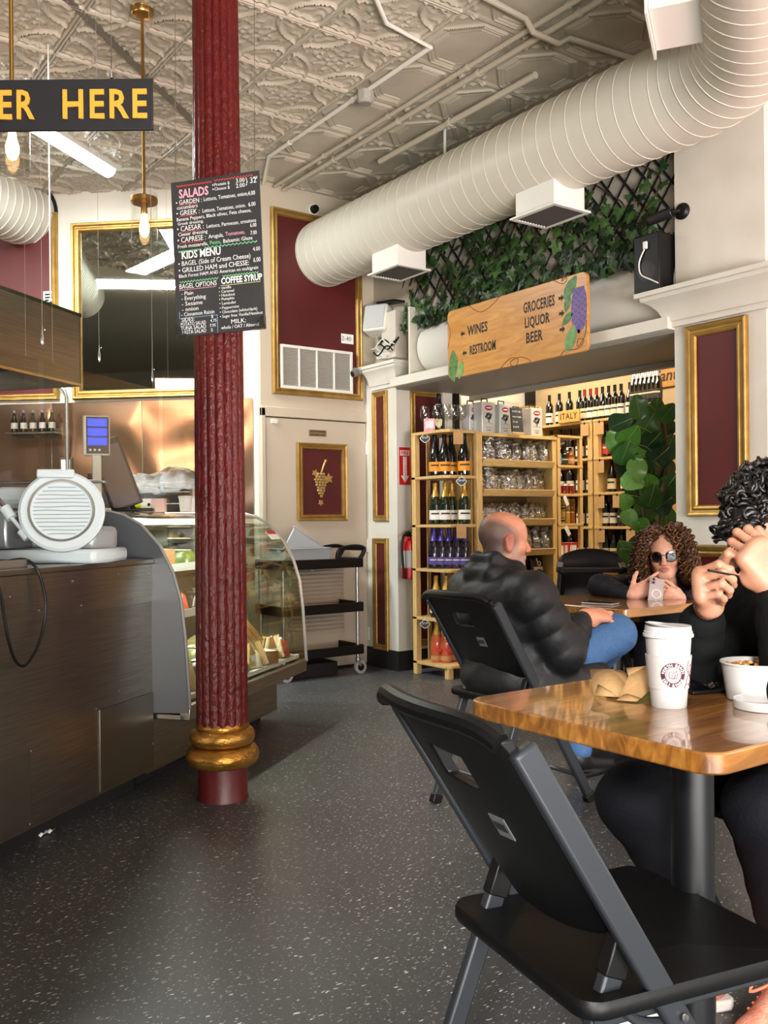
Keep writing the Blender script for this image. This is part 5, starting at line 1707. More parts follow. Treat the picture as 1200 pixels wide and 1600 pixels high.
# olive oil tins on the gift shelf
TIN = mat('tin_silver', 'cfd0cd', .35, .2)
for i, (px, dz, w2, hh) in enumerate(((735, .1, .10, .235), (757, -.02, .135, .245), (783, -.02, .115, .235), (806, .12, .11, .215), (832, .02, .125, .225))):
    a, z = un(px, 678)[0], 7.08 + dz + i * .07
    p = C(a * z, z, 1.80)
    o = thing('olive_oil_tin', 'silver olive oil tin with red emblem and tree, %s of the five' % nth(i, 5), 'oil tin', (p.x, max(p.y, YB + .06), 1.80), 0, 'olive oil tins on the gift shelf')
    MB().bx(-w2 / 2, w2 / 2, -.05, .05, 0, hh).build('tin_body', TIN, o, bevel=.005)
    MB().tube([(-.03, 0, hh), (-.03, 0, hh + .03), (.03, 0, hh + .03), (.03, 0, hh)], .005, 6).build('carry_handle', BLACK, o)
    MB().prism([(.038 * math.cos(a_) * (w2 / .13), .019 * math.sin(a_)) for a_ in [2 * math.pi * k / 20 for k in range(20)]], 0, .002, M=T(0, -.05, hh * .82, rx=math.pi / 2)).build('red_emblem', mat('emblem_red', 'a8202c', .4), o)
    MB().prism([(.030 * math.cos(a_) * (w2 / .13), .005 * math.sin(a_)) for a_ in [2 * math.pi * k / 12 for k in range(12)]], 0, .003, M=T(0, -.0505, hh * .82, rx=math.pi / 2)).build('emblem_band', PAPERW, o)
    tr_ = MB().bar((0, -.052, hh * .36), (0, -.052, hh * .5), .008, .002, (0, 1, 0))
    for k in range(9):
        a_ = 2 * math.pi * k / 9
        tr_.prism([(.014 * math.cos(j), .011 * math.sin(j)) for j in (0, 1, 2, 3, 4, 5)], 0, .002, M=T(.026 * math.cos(a_) * (k % 2 * .5 + .6), -.05, hh * .56 + .018 * math.sin(a_), rx=math.pi / 2))
    tr_.bx(-.04, .04, -.052, -.05, hh * .34, hh * .345).build('tree_print', mat('tree_grey', '55575a', .5), o)
    MB().bx(-.02, .02, -.0515, -.05, hh * .12, hh * .14).bx(-.028, .028, -.0515, -.05, hh * .2, hh * .215).build('small_print', mat('tree_grey', '55575a'), o)
a, z = un(806, 676)[0], 7.12
o = thing('chalk_price_board', 'small blackboard with chalk writing leaning on the olive oil tins', 'blackboard', C(a * z, z, 1.802) - Vector((0, .02, 0)), 0)
MB().bx(-.058, .058, -.006, .006, 0, .2, M=T(rx=-.1)).build('board_face', CHALK, o)
MB().bx(-.06, .06, -.012, .012, -.001, .012).build('board_foot', PINE, o)
for k, s in enumerate(('OLIVE OIL', 'extra virgin', '3 L tin', '$ 64.99')):
    text(s, .02, CHW, o, (-.048, -.012 + .0035 * 0 + .0175 - k * .004 - .0, .165 - k * .04), rot=(math.pi / 2 - .1, 0, 0)).location.y = -.0075 + (.165 - k * .04) * .1

# ------------------------------------------------------------ wine shelves along the far wall of the wine room
XS, DS = 6.62, .34
SL = [.10, .42, .75, 1.075, 1.39, 1.715, 2.07]


def wine_unit(label, y0, y1):
    t = thing('wine_shelf', label, 'shelf', (XS, y0, 0))
    w_ = y1 - y0
    for y in (0, w_ - .055):
        MB().bx(0, .05, y, y + .055, 0, 2.05).build('shelf_post', PINE, t, bevel=.003)
        MB().bx(.03, DS, y + .02, y + .035, 0, 2.05).build('side_board', PINE, t)
    for z in SL:
        MB().bx(-.005, DS, .0, w_, z - .024, z).build('shelf_board', PINEH, t, bevel=.002)
    MB().bx(DS - .01, DS, 0, w_, .1, 2.05).build('back_board', mat('warm_back', '8a6a38', .6), t)
    return t


wine_unit('tall pine wine shelf with bottles beside the fig plant', 5.18, 5.885)
wine_unit('tall pine wine shelf under the ITALY sign', 5.905, 6.62)
WRZ = -math.pi / 2 + .2


def brow(y0, y1, n_, z, specs, where, x=None, sc_=1.0, grp='wine bottles on the far shelves'):
    for i in range(n_):
        sp = specs[i % len(specs)]
        t = bottle(*sp, (x or XS + .08, y0 + (y1 - y0) * (i / max(1, n_ - 1)), z), '%s, %s' % (where, nth(n_ - 1 - i, n_)), grp, rz=WRZ)
        if sc_ != 1:
            t.scale = (sc_,) * 3


BRD = [('bordeaux', 'black', 'black', 'ivory'), ('burgundy', 'black', 'black', 'white')]
brow(6.12, 6.52, 4, SL[6], [('bordeaux', 'black', 'black', 'white')], 'dark bottle on the top board behind the ITALY sign')
brow(5.62, 6.06, 7, SL[6], [('bordeaux', 'black', 'black', 'white'), ('bordeaux', 'black', 'black', 'ivory'), ('bordeaux', 'black', 'black', 'white'), ('burgundy', 'black', 'black', 'ivory'), ('bordeaux', 'black', 'red', 'ivory'), ('bordeaux', 'black', 'red', 'white'), ('bordeaux', 'black', 'red', 'cream')], 'wine bottle in the seven right of the ITALY sign')
brow(5.45, 5.52, 2, SL[6], [('burgundy', 'black', 'black', 'white')], 'dark bottle standing between the seven and the silver-capped row')
t = thing('wine_crate', 'pine bottle crate under the silver-capped bottles on the top board', 'crate', (XS - .02, 5.18, SL[6]))
for k in range(3):
    MB().bx(0, .012, 0, .27, .005 + k * .03, .027 + k * .03).build('crate_slat', PINEH, t)
MB().bx(.012, .26, 0, .27, .07, .085).build('crate_top', PINEH, t)
for y in (0.0, .25):
    MB().bx(.012, .26, y, y + .02, 0, .07).build('crate_side', PINEH, t)
brow(5.195, 5.43, 6, SL[6] + .086, [('champagne', 'black', 'silver', 'dark')], 'silver-capped dark bottle on the crate', x=XS + .04, sc_=1.12)
brow(5.3, 5.8, 5, SL[5], [('bordeaux', 'black', 'black', 'red')], 'red-label bottle on the second board beside the plant')
brow(5.44, 5.74, 3, SL[4], [('bordeaux', 'black', 'black', 'white'), ('bordeaux', 'black', 'red', 'white'), ('burgundy', 'black', 'black', 'cream')], 'spaced bottle on the third board beside the plant')
brow(5.26, 5.81, 7, SL[3], [('bordeaux', 'black', 'black', 'white'), ('bordeaux', 'black', 'black', 'white'), ('bordeaux', 'black', 'black', 'white'), ('burgundy', 'black', 'black', 'white'), ('burgundy', 'black', 'black', 'dark')], 'close-set bottle on the fourth board beside the plant')
brow(5.26, 5.81, 7, SL[2], [('burgundy', 'black', 'black', 'cream')], 'cream-label bottle on the fifth board beside the plant')
for z, nm in ((SL[5], 'second'), (SL[4], 'third'), (SL[3], 'fourth'), (SL[2], 'fifth'), (SL[1], 'sixth')):
    brow(6.0, 6.5, 5, z, BRD, 'bottle on the %s board of the shelf under the ITALY sign' % nm)
# tags and the ITALY board
ct = mat('kraft_card', 'c29c6b', .7)
for i, (y, z) in enumerate(((5.80, SL[6]), (5.80, SL[5]), (5.42, SL[5]), (5.80, SL[4]), (5.60, SL[4]), (5.80, SL[3]), (5.45, SL[3]), (5.98, SL[6]))):
    o = thing('kraft_tag', 'kraft card tag hanging under a board of the far wine shelves, tag %s' % ORD[i], 'tag', (XS - .012, y, z - .03), -math.pi / 2, 'kraft tags of the far wine shelves')
    o['label'] = 'kraft card tag on the far wine shelves, %s counting from the top right' % ORD[[2, 3, 1, 4, 0, 6, 5, 7][i]] if False else 'kraft card tag hanging under a far wine shelf, %s' % ('below the seven bottles', 'left one under the red labels', 'right one under the red labels', 'left one above the close-set row', 'middle one above the close-set row', 'left one above the cream labels', 'right one above the cream labels', 'right end below the ITALY sign')[i]
    MB().bx(-.05, .05, -.003, 0, -.115, .0).build('card', ct, o)
    MB().bx(-.006, .006, -.006, .0, -.01, .012).build('clip', BLACK, o)
pa, pb = onX(873, 661, XS - .02), onX(906, 655, XS - .02)
o = thing('italy_sign', 'small wooden board lettered ITALY on top of the far wine shelf', 'sign', ((pa + pb) / 2).xy.to_3d() + Vector((0, 0, SL[6])), -math.pi / 2)
lw = (pa - pb).to_2d().length
MB().bx(-lw / 2, lw / 2, -.008, .008, 0, .115).build('sign_board', wood('italy_wood', 'cf9447', 'e0ab5e', .5), o, bevel=.002)
tx = text('ITALY', .085, mat('burnt_letter', '4a2412', .6), o, (-lw * .41, -.009, .03), bold=.0012, sp=1.1, name='sign_word')
tx.scale[0] = lw * .82 / max(q[0] for q in tx.bound_box)
# lettered board high on the far wall
pa = onX(1014, 588, 6.97)
o = thing('wall_board', 'wooden board with dark script high on the wine room wall', 'sign', (6.985, pa.y - .25, pa.z - .02), -math.pi / 2)
MB().bx(-.26, .26, -.015, 0, -.1, .1).build('sign_board', wood('italy_wood', '', ''), o, bevel=.002)
text('Cantina', .15, mat('burnt_letter', ''), o, (-.24, -.017, -.045), bold=.002, shear=.25, name='sign_word')

# ------------------------------------------------------------ grocery shelf: spirits and jars
XG0, XG1, YG = 5.455, 5.745, 5.225
t = thing('grocery_shelf', 'narrow pine shelf of small spirits and jars beside the gift shelf', 'shelf', (XG0, YG, 0))
wG = XG1 - XG0
LG = [.10, .36, .61, .855, 1.11, 1.35, 1.58]
for x in (0, wG - .032):
    for y in (0, .25):
        MB().bx(x, x + .032, y, y + .03, 0, 1.82).build('shelf_post', PINE, t, bevel=.002)
for z in LG + [1.82]:
    MB().bx(0, wG, -.004, .28, z - .02, z).build('shelf_board', PINEH, t, bevel=.002)
for k in range(4):
    MB().bx(.04 + k * .062, .07 + k * .062, .268, .28, .1, 1.8).build('back_slat', PINE, t)
GG = 'bottles and jars on the grocery shelf'
JR = mat('jar_red', '7a2016', .1, coat=.5)
JY = mat('jar_yellow', 'b08a2c', .1, coat=.5)
JA = mat('jar_amber', '8a4414', .1, coat=.5)
JB = mat('gin_blue', '5a8a94', .1, coat=.5)
for i, (g, f, lb, nm) in enumerate((('gin_blue', 'black', 'blue', 'blue-label gin bottle'), ('black', 'black', 'dark', 'small black spirit bottle'), ('jar_amber', 'black', 'kraft', 'amber spirit bottle'))):
    bottle('spirit', g, f, lb, (XG0 + .07 + i * .075, YG + .07, LG[6]), nm + ' in front on the grocery shelf top tier', GG, name='spirit_bottle', rz=VR).scale = (.85, .85, .62)
for i, (g, f, lb, nm) in enumerate((('brown', 'black', 'dark', 'dark brown bottle'), ('jar_amber', 'black', None, 'plain amber bottle'), ('brown', 'white', 'white', 'white-label bottle'))):
    bottle('spirit', g, f, lb, (XG0 + .08 + i * .075, YG + .16, LG[6]), nm + ' at the back of the grocery shelf top tier', GG, name='spirit_bottle', rz=VR).scale = (.85, .85, .85)
for i in range(3):
    bottle('jar', 'jar_red', 'white', None, (XG0 + .07 + i * .075, YG + .07, LG[5]), 'jar of red preserve with white lid, %s of three' % nth(i, 3), GG, 'jar', 'preserve_jar', VR)
for k in range(2):
    for i in range(4):
        o = bottle('tall_jar', ('jar_amber', 'jar_yellow', 'jar_yellow', 'jar_amber')[i], 'gold' if i % 2 else 'white', 'dark' if i == 1 else None, (XG0 + .06 + i * .057, YG + .07, LG[4] + k * .101), '%s jar of preserves, %s in the %s layer' % (('amber', 'yellow')[i in (1, 2)], nth(i, 4), ('lower', 'upper')[k]), GG, 'jar', 'preserve_jar', VR)
        o.scale = (.9, .9, .80)
for i in range(3):
    o = thing('carton', 'white and red carton on the grocery shelf, %s of three' % nth(i, 3), 'carton', (XG0 + .07 + i * .075, YG + .06, LG[3]), 0, 'cartons on the grocery shelf')
    MB().bx(-.034, .034, -.03, .03, 0, .1).build('carton_body', PAPERW, o, bevel=.002)
    MB().bx(-.035, .035, -.0315, -.03, .08, .1).bx(-.008 if i == 1 else .02, .02 if i == 1 else .03, -.0315, -.03, .01, .08).build('red_print', RED, o)
for li in (2, 1):
    for i in range(4):
        bottle('tall_jar', 'jar_red', 'gold', 'white' if i % 2 else 'cream', (XG0 + .06 + i * .057, YG + .07, LG[li]), 'jar of red sauce, %s on the %s tier' % (nth(i, 4), ('sixth', 'fifth')[li == 2]), GG, 'jar', 'sauce_jar', VR)
for i, (x, z, a_) in enumerate(((.06, 1.33, -.5), (.07, 1.085, -.6))):
    o = tag(MB().bx(-.018, .018, -.002, 0, -.085, 0).build('paper_tag', PAPERW, None, (XG0 + x, YG - .01, z), rot=(0, a_, 0)), 'white paper tag tilted under the grocery shelf %s' % ('third tier', 'fourth tier')[i], 'tag')
# pine crate with two bottles at the end of the gift shelf top
o = thing('bottle_crate', 'upright pine crate holding two bottles at the end of the gift shelf', 'crate', (5.30, YB + .1, 1.80))
for x in (-.055, .0, .055):
    MB().bx(x - .012, x + .012, 0, .15, 0, .25).build('crate_upright', PINE, o, bevel=.002)
MB().bx(-.067, .067, 0, .15, 0, .012).bx(-.067, .067, .14, .15, .012, .25).build('crate_back', PINE, o)
for i, (x, f) in enumerate(((-.0275, 'red'), (.0275, 'black'))):
    b_ = bottle('bordeaux', 'brown' if i == 0 else 'black', f, 'white' if i else None, (5.30 + x, YB + .15, 1.813), ('plain', 'white-label')[i] + ' slim bottle in the upright pine crate', 'bottles in the crate', rz=VR)
    b_.scale = (.4, .4, .8)

# ------------------------------------------------------------ fig plant
rpl = random.Random(9)
pt_ = C(1.80, 6.02)
t = thing('fig_plant', 'tall fiddle leaf fig plant in a dark pot in front of the wine shelves', 'plant', pt_, -YAW)
FIG = [mat('fig_leaf_%d' % k, a, .32, col2=b, scale=14, coat=.15) for k, (a, b) in enumerate((('4c8030', '5a9038'), ('34602a', '417034'), ('22402a', '30502e'), ('5f9040', '6ea04a')))]


def fig_leaf(k):
    r_ = random.Random(k)
    n_ = 10
    b = MB()
    vs, fs = [], []
    for j in range(n_ + 1):
        v = j / n_
        wd_ = (.30 + .42 * v) * math.sin(math.pi * min(1, v * .94 + .06)) ** .55 * (1 if v < 1 else .25)
        for i in range(7):
            u = (i / 6 - .5) * 2
            vs.append((u * wd_ * .80, v, -.10 * abs(u) ** .8 * wd_ * -1.0 - .22 * v * v + .035 * math.sin(9 * v + 2 * u + k) * abs(u) + (.012 if i == 3 else 0)))
    for j in range(n_):
        for i in range(6):
            a = j * 7 + i
            fs.append((a, a + 1, a + 8, a + 7))
    b.add(vs, fs)
    b.tube([(0, v / 8, .012 - .22 * (v / 8) ** 2) for v in range(8)], [.016 - .0015 * v for v in range(8)], 5, 1)
    return b.mesh('fig_leaf', [FIG[k % 4], mat('leaf_vein', '7f9c54', .4)], 60)


fms = [fig_leaf(k) for k in range(8)]
trunk = [(0, 0, .3), (.02, .02, .7), (-.02, .0, 1.1), (.03, -.02, 1.5), (.0, .0, 1.85)]
MB().tube(spline([Vector(p) for p in trunk], 4), .016, 8).build('stem', mat('fig_bark', '5a4a36', .8), t)
MB().tube(spline([Vector(p) for p in ((0, 0, .5), (-.1, -.05, .9), (-.16, -.08, 1.4))], 4), .011, 8).build('stem', mat('fig_bark', ''), t)
spots = [(998, 636, 17, 1), (968, 662, 19, 2), (1042, 646, 16, 1), (960, 690, 16, 4), (984, 684, 19, 4), (976, 710, 18, 5), (1018, 692, 20, 2), (1030, 714, 20, 2), (996, 734, 17, 3), (1012, 756, 18, 0), (1018, 778, 20, 1), (988, 752, 16, 3), (978, 784, 13, 4), (1006, 798, 20, 1), (984, 810, 14, 3), (1034, 790, 18, 2), (1002, 822, 15, 0), (1016, 836, 16, 0), (1012, 664, 18, 5), (1040, 670, 16, 2), (1005, 712, 19, 6), (1040, 735, 16, 6), (992, 768, 17, 5), (1032, 756, 18, 6), (1044, 700, 16, 1), (1030, 820, 16, 6), (1000, 850, 15, 5), (978, 862, 14, 5), (970, 874, 13, 4), (1048, 775, 14, 2), (1025, 640, 14, 5), (990, 664, 16, 6), (1022, 726, 18, 5), (985, 730, 17, 6), (1010, 690, 18, 3), (1042, 812, 17, 5), (1026, 850, 16, 6), (1012, 816, 17, 2), (996, 698, 17, 0), (1044, 760, 17, 1)]
for i, (px, py, sz_, k) in enumerate(spots):
    front = i < 19
    z = (5.86 if front else 6.08) + rpl.uniform(-.1, .1)
    a, b_ = un(px, py)
    p = Vector((a * z - 1.80, z - 6.02, EYE - b_ * z))
    s = sz_ * 2.35 * z / FPX * (1.0 if front else 1.2)
    yaw_ = rpl.uniform(-.7, .7) + (math.pi if k not in (0, 3) else rpl.uniform(-.6, .6))
    R = Matrix.Rotation(yaw_ if k not in (2, 6) else math.pi / 2 + rpl.uniform(.2, 1.0), 3, 'Y') @ Matrix.Rotation(math.pi / 2 - rpl.uniform(-.2, .5), 3, 'X')
    if k in (2, 6):
        R = Matrix.Rotation(rpl.uniform(1.9, 2.7) * rpl.choice((-1, 1)), 3, 'Y') @ Matrix.Rotation(math.pi / 2 - rpl.uniform(.2, .8), 3, 'X')
    o = link('fig_leaf', fms[k], t)
    o.matrix_basis = Matrix.Translation(p - (R @ Vector((0, .5, 0))) * s) @ R.to_4x4() @ Matrix.Scale(s, 4)
    base = p - (R @ Vector((0, .5, 0))) * s
    zt = max(.5, min(1.8, base.z - .08))
    MB().tube([(0, 0, zt), (base.x * .5, base.y * .5, (zt + base.z) / 2 + .02), tuple(base)], .0035, 5).build('leaf_stalk', mat('leaf_vein', ''), t)
MB().lathe([(.11, 0), (.12, .01), (.15, .28), (.16, .3), (.145, .3), (.13, .27), (.001, .27)], 28).build('pot', mat('pot_dark', '2a2a2c', .5), t)
MB().lathe([(.001, .285), (.09, .283), (.138, .275)], 20).build('soil', mat('soil', '1d140d', .95), t)

# ------------------------------------------------------------ trolley with storage tubs by the door
p1, p2 = onz(447, 1068, 0), onz(575, 1055, 0)
tx_ = (p2 - p1).normalized()
rzt = 0.0
TL = p2.x - p1.x + .02
t = thing('utility_trolley', 'black three-tier utility trolley with grey poles by the door', 'trolley', p1, rzt)
TD = .40
pd = .0
th_ = (.0, 0)
for z, nm in ((.15, 'tray'), (.47, 'tray'), (.80, 'tray')):
    b = MB().bx(-.03, TL, .0, TD, z, z + .012)
    for q in ((-.03, TL, 0, .012), (-.03, TL, TD - .012, TD), (-.03, -.018, 0, TD), (TL - .012, TL, 0, TD)):
        b.bx(q[0], q[1], q[2], q[3], z, z + .07)
    b.build('tray', BLACK, t, bevel=.006)
for x, y in ((.0, .03), (TL - .04, .03), (.0, TD - .03), (TL - .04, TD - .03)):
    MB().tube([(x, y, .10), (x, y, .80)], .014, 12).build('pole', ALU, t)
    MB().tube([(x, y, .10), (x, y, .12)], .02, 12).bar((x, y, .10), (x + .02, y, .06), .03, .02).build('caster_fork', ALU, t)
    w_ = MB().tube([(x + .02, y - .012, .05), (x + .02, y + .012, .05)], .05, 20)
    w_.build('caster_wheel', mat('caster_grey', 'a5a5a2', .5), t)
    MB().tube([(x + .02, y - .014, .05), (x + .02, y + .014, .05)], .028, 14).build('wheel_hub', BLACK, t)
hb_ = MB()
for y in (.05, TD - .05):
    hb_.tube(spline([Vector(q) for q in ((TL - .2, y, .86), (TL - .18, y, .93), (TL - .06, y, .955), (TL + .03, y, .945), (TL + .035, y, .91), (TL - .01, y, .85))], 4), .017, 8)
hb_.tube([(TL + .03, .04, .94), (TL + .03, TD - .04, .94)], .019, 8)
hb_.build('push_handle', BLACK, t)
o = thing('storage_tub', 'frosted clear storage tub with a tilted lid standing on the trolley', 'storage tub', t.matrix_basis @ Vector((.22, .2, .813)), rzt)
TUB = mat('frosted_tub', 'c3ccd2', .35, trans=.35)
tb = MB()
for z0, z1, e in ((0, .14, 0),):
    for q in ((-.19, .19, -.15, -.146), (-.19, .19, .146, .15), (-.19, -.186, -.15, .15), (.186, .19, -.15, .15)):
        tb.bx(q[0], q[1], q[2], q[3], z0, z1)
tb.bx(-.19, .19, -.15, .15, 0, .004)
tb.build('tub_wall', TUB, o, bevel=.003)
MB().bx(-.2, .2, -.16, -.145, .13, .142).bx(-.2, .2, .145, .16, .13, .142).bx(-.2, -.185, -.16, .16, .13, .142).bx(.185, .2, -.16, .16, .13, .142).build('tub_rim', TUB, o, bevel=.003)
lo = tag(MB().bx(-.15, .15, -.008, .008, -.1, .1).bx(-.16, .16, -.012, .012, .1, .108).build('tub_lid', mat('frosted_lid', 'd3dade', .4, trans=.3), None, o.matrix_basis @ Vector((.02, -.05, .125)), rot=(0, .55, rzt), bevel=.003), 'frosted lid leaning diagonally in the storage tub', 'lid')
# black carton on the floor under the trolley
tag(MB().bx(-.18, .2, -.12, .12, 0, .1).build('floor_box', BLACKM, None, t.matrix_basis @ Vector((.3, .22, 0)), rzt, bevel=.006), 'flat black box on the floor under the trolley', 'box')

# ------------------------------------------------------------ folding chairs
CHB = mat('chair_black_plastic', '060607', .46, spec=.3, bump=.04, bscale=120)
CHT = mat('chair_grey_tube', '2b2e32', .42, .2, spec=.4)


def chair(label, loc, rz, full=True):
    t = thing('folding_chair', label, 'chair', loc, rz, 'black folding chairs')
    H_ = .235
    # moulded back, curved round the sitter, with a hand slot and a rolled top edge
    nu, nv = 22, 14
    z0, z1 = .50, .858

    def f(u, v, off):
        y = (u - .5) * 2
        wd_ = .182 + .010 * v
        z = z0 + (z1 - z0) * v
        x = -.096 - .617 * (z - z0) - .038 * (1 - y * y) - .006 * (max(0, v - .86) / .14) ** 1.5
        bot = .03 * (abs(y) ** 3) if v < .2 else 0
        return (x - off, y * wd_, z + bot * (1 - v / .2 if v < .2 else 0) - .02 * abs(y) ** 6 * v)
    b = MB()
    hole = lambda i, j: 8 <= i <= 13 and j in (9, 10)
    fr_ = [[f(i / nu, j / nv, -.012) for i in range(nu + 1)] for j in range(nv + 1)]
    bk_ = [[f(i / nu, j / nv, .012) for i in range(nu + 1)] for j in range(nv + 1)]
    n_ = (nu + 1) * (nv + 1)
    vs = [p for r_ in fr_ for p in r_] + [p for r_ in bk_ for p in r_]
    ix = lambda i, j: j * (nu + 1) + i
    fs = []
    for j in range(nv):
        for i in range(nu):
            if hole(i, j):
                continue
            fs.append((ix(i, j), ix(i + 1, j), ix(i + 1, j + 1), ix(i, j + 1)))
            fs.append((n_ + ix(i, j), n_ + ix(i, j + 1), n_ + ix(i + 1, j + 1), n_ + ix(i + 1, j)))
            for (a, b2, c2, d) in ((i, j, i + 1, j), (i + 1, j, i + 1, j + 1), (i + 1, j + 1, i, j + 1), (i, j + 1, i, j)):
                # rim where the neighbour is missing
                pass
    def cell(i, j):
        return 0 <= i < nu and 0 <= j < nv and not hole(i, j)
    for j in range(nv):
        for i in range(nu):
            if not cell(i, j):
                continue
            for (di, dj, a, c2) in ((0, -1, (i, j), (i + 1, j)), (1, 0, (i + 1, j), (i + 1, j + 1)), (0, 1, (i + 1, j + 1), (i, j + 1)), (-1, 0, (i, j + 1), (i, j))):
                if not cell(i + di, j + dj):
                    fs.append((ix(*c2), ix(*a), n_ + ix(*a), n_ + ix(*c2)))
    b.add(vs, fs)
    b.build('backrest', CHB, t, bevel=.004, ang=50)
    # rolled lip along the top
    MB().tube([Vector(f(i / nu, 1, 0)) + Vector((-.008, 0, -.004)) for i in range(nu + 1)], .016, 10).build('top_lip', CHB, t)
    pl_ = [f(.30, .42, .0135), f(.40, .42, .0135), f(.40, .52, .0135), f(.30, .52, .0135)]
    # maker's plate
    o = MB().add([pl_[0], pl_[1], pl_[2], pl_[3]], [(0, 3, 2, 1)]).build('badge', mat('badge_grey', '595b5d', .4), t, solid=.002, ang=0)
    dx = MB()
    for k in range(5):
        dx.add([f(.315 + k * .016, .45, .0152), f(.327 + k * .016, .45, .0152), f(.327 + k * .016, .49, .0152), f(.315 + k * .016, .49, .0152)], [(0, 3, 2, 1)])
    dx.build('badge_print', BLACK, t, ang=0)
    # frame
    for s in (-1, 1):
        y = s * .196
        top, foot_ = Vector((-.300, y, .826)), Vector((.203, y, .012))
        MB().bar(top, foot_, .022, .042, (1, 0, .6)).build('front_leg', CHT, t, bevel=.006)
        MB().bar(foot_ + Vector((-.014, 0, .022)), foot_ + Vector((.002, 0, -.012)), .03, .05, (1, 0, .6)).build('foot_cap', BLACK, t, bevel=.004)
        # rear leg starts under the back, passes the seat and reaches the floor behind
        ra, rb2 = Vector((-.112, s * .166, .51)), Vector((-.31, s * .166, .012))
        MB().bar(ra, rb2, .022, .036, (1, 0, -.4)).build('rear_leg', CHT, t, bevel=.005)
        MB().bar(ra + (ra - rb2).normalized() * .01, ra - (ra - rb2).normalized() * .05, .027, .04, (1, 0, -.4)).build('hinge_cap', BLACK, t, bevel=.003)
        MB().bar(rb2 + Vector((.01, 0, .022)), rb2 - Vector((.003, 0, .012)), .03, .044, (1, 0, -.4)).build('foot_cap', BLACK, t, bevel=.004)
        MB().tube(spline([Vector(q) for q in ((-.135, s * .182, .44), (-.10, s * .184, .40), (-.04, s * .184, .385), (-.01, s * .182, .40))], 4), .008, 8).build('folding_link', CHT, t)
        for q in ((-.135, .186, .44), (-.03, .209, .40), (.02, .209, .31), (-.21, .186, .255)):
            MB().lathe([(.001, .003), (.006, .002), (.007, 0)], 10, M=T(q[0], s * (q[1] + .002), q[2], rx=-s * math.pi / 2)).build('bolt', CHROME, t)
        MB().bar((-.17, s * .172, .415), (.235, s * .172, .415), .02, .035).build('seat_rail', CHT, t, bevel=.004)
    MB().tube([(-.262, -.166, .14), (-.262, .166, .14)], .009, 8).build('stretcher', CHT, t)
    MB().tube([(.14, -.196, .115), (.14, .196, .115)], .009, 8).build('stretcher', CHT, t)
    # seat
    pts = []
    for (cx_, cy_, a0, r_) in ((.205, .165, 0, .045), (-.165, .17, 90, .04), (-.165, -.17, 180, .04), (.205, -.165, 270, .045)):
        for k in range(6):
            a = math.radians(a0 + 18 * k)
            pts.append((cx_ + r_ * math.cos(a), cy_ + r_ * math.sin(a)))
    b = MB()
    n_ = len(pts)
    lay = [(.985, .425), (1.0, .432), (1.0, .444), (.985, .452), (.8, .446), (.4, .440)]
    vs = []
    for s_, z in lay:
        vs += [(x * s_ + .0, y * s_, z + (-.015 * max(0, (x - .17) / .08) ** 2 if z > .42 else 0)) for x, y in pts]
    fs = [(i * n_ + k, i * n_ + (k + 1) % n_, (i + 1) * n_ + (k + 1) % n_, (i + 1) * n_ + k) for i in range(len(lay) - 1) for k in range(n_)]
    fs += [tuple(range(n_))[::-1], tuple(range((len(lay) - 1) * n_, len(lay) * n_))]
    b.add(vs, fs)
    b.build('seat', CHB, t, ang=50)
    return t


CH1 = C(.380, 1.580)
chair('black folding chair in the foreground, empty, pushed to the wooden table', CH1, math.radians(24) - YAW)
ch2 = bpy.data.objects['folding_chair']
CH2 = C(.545, 3.80)
dup(ch2, CH2, 0.0, 'black folding chair under the bald man')
P3 = C(.98, 2.44)
dup(ch2, P3, math.pi, 'black folding chair under the man with curly hair')
PWM = C(1.53, 4.95)
dup(ch2, PWM, math.pi, 'black folding chair under the woman in sunglasses')

# ------------------------------------------------------------ tables
def tabletop_mat():
    m = bpy.data.materials.new('varnished_table_wood')
    m.use_nodes = True
    nt = m.node_tree
    b = nt.nodes['Principled BSDF']
    tc = nd(nt, 'TexCoord')
    mp = nd(nt, 'Mapping')
    mp.inputs['Scale'].default_value = (2.2, 22, 10)
    nz = nd(nt, 'TexNoise')
    nz.inputs['Scale'].default_value = 1.6
    nz.inputs['Detail'].default_value = 9
    nz.inputs['Distortion'].default_value = 1.4
    rp = nd(nt, 'ValToRGB')
    e = rp.color_ramp.elements
    e[0].position, e[1].position = .25, .75
    e[0].color, e[1].color = lin('52300f'), lin('a87433')
    k = e.new(.5)
    k.color = lin('80501d')
    nt.links.new(tc.outputs['Object'], mp.inputs['Vector'])
    nt.links.new(mp.outputs['Vector'], nz.inputs['Vector'])
    nt.links.new(nz.outputs['Fac'], rp.inputs['Fac'])
    nt.links.new(rp.outputs['Color'], b.inputs['Base Color'])
    b.inputs['Roughness'].default_value = .35
    b.inputs['Coat Weight'].default_value = 1.0
    b.inputs['Coat Roughness'].default_value = .05
    return m


TW = tabletop_mat()


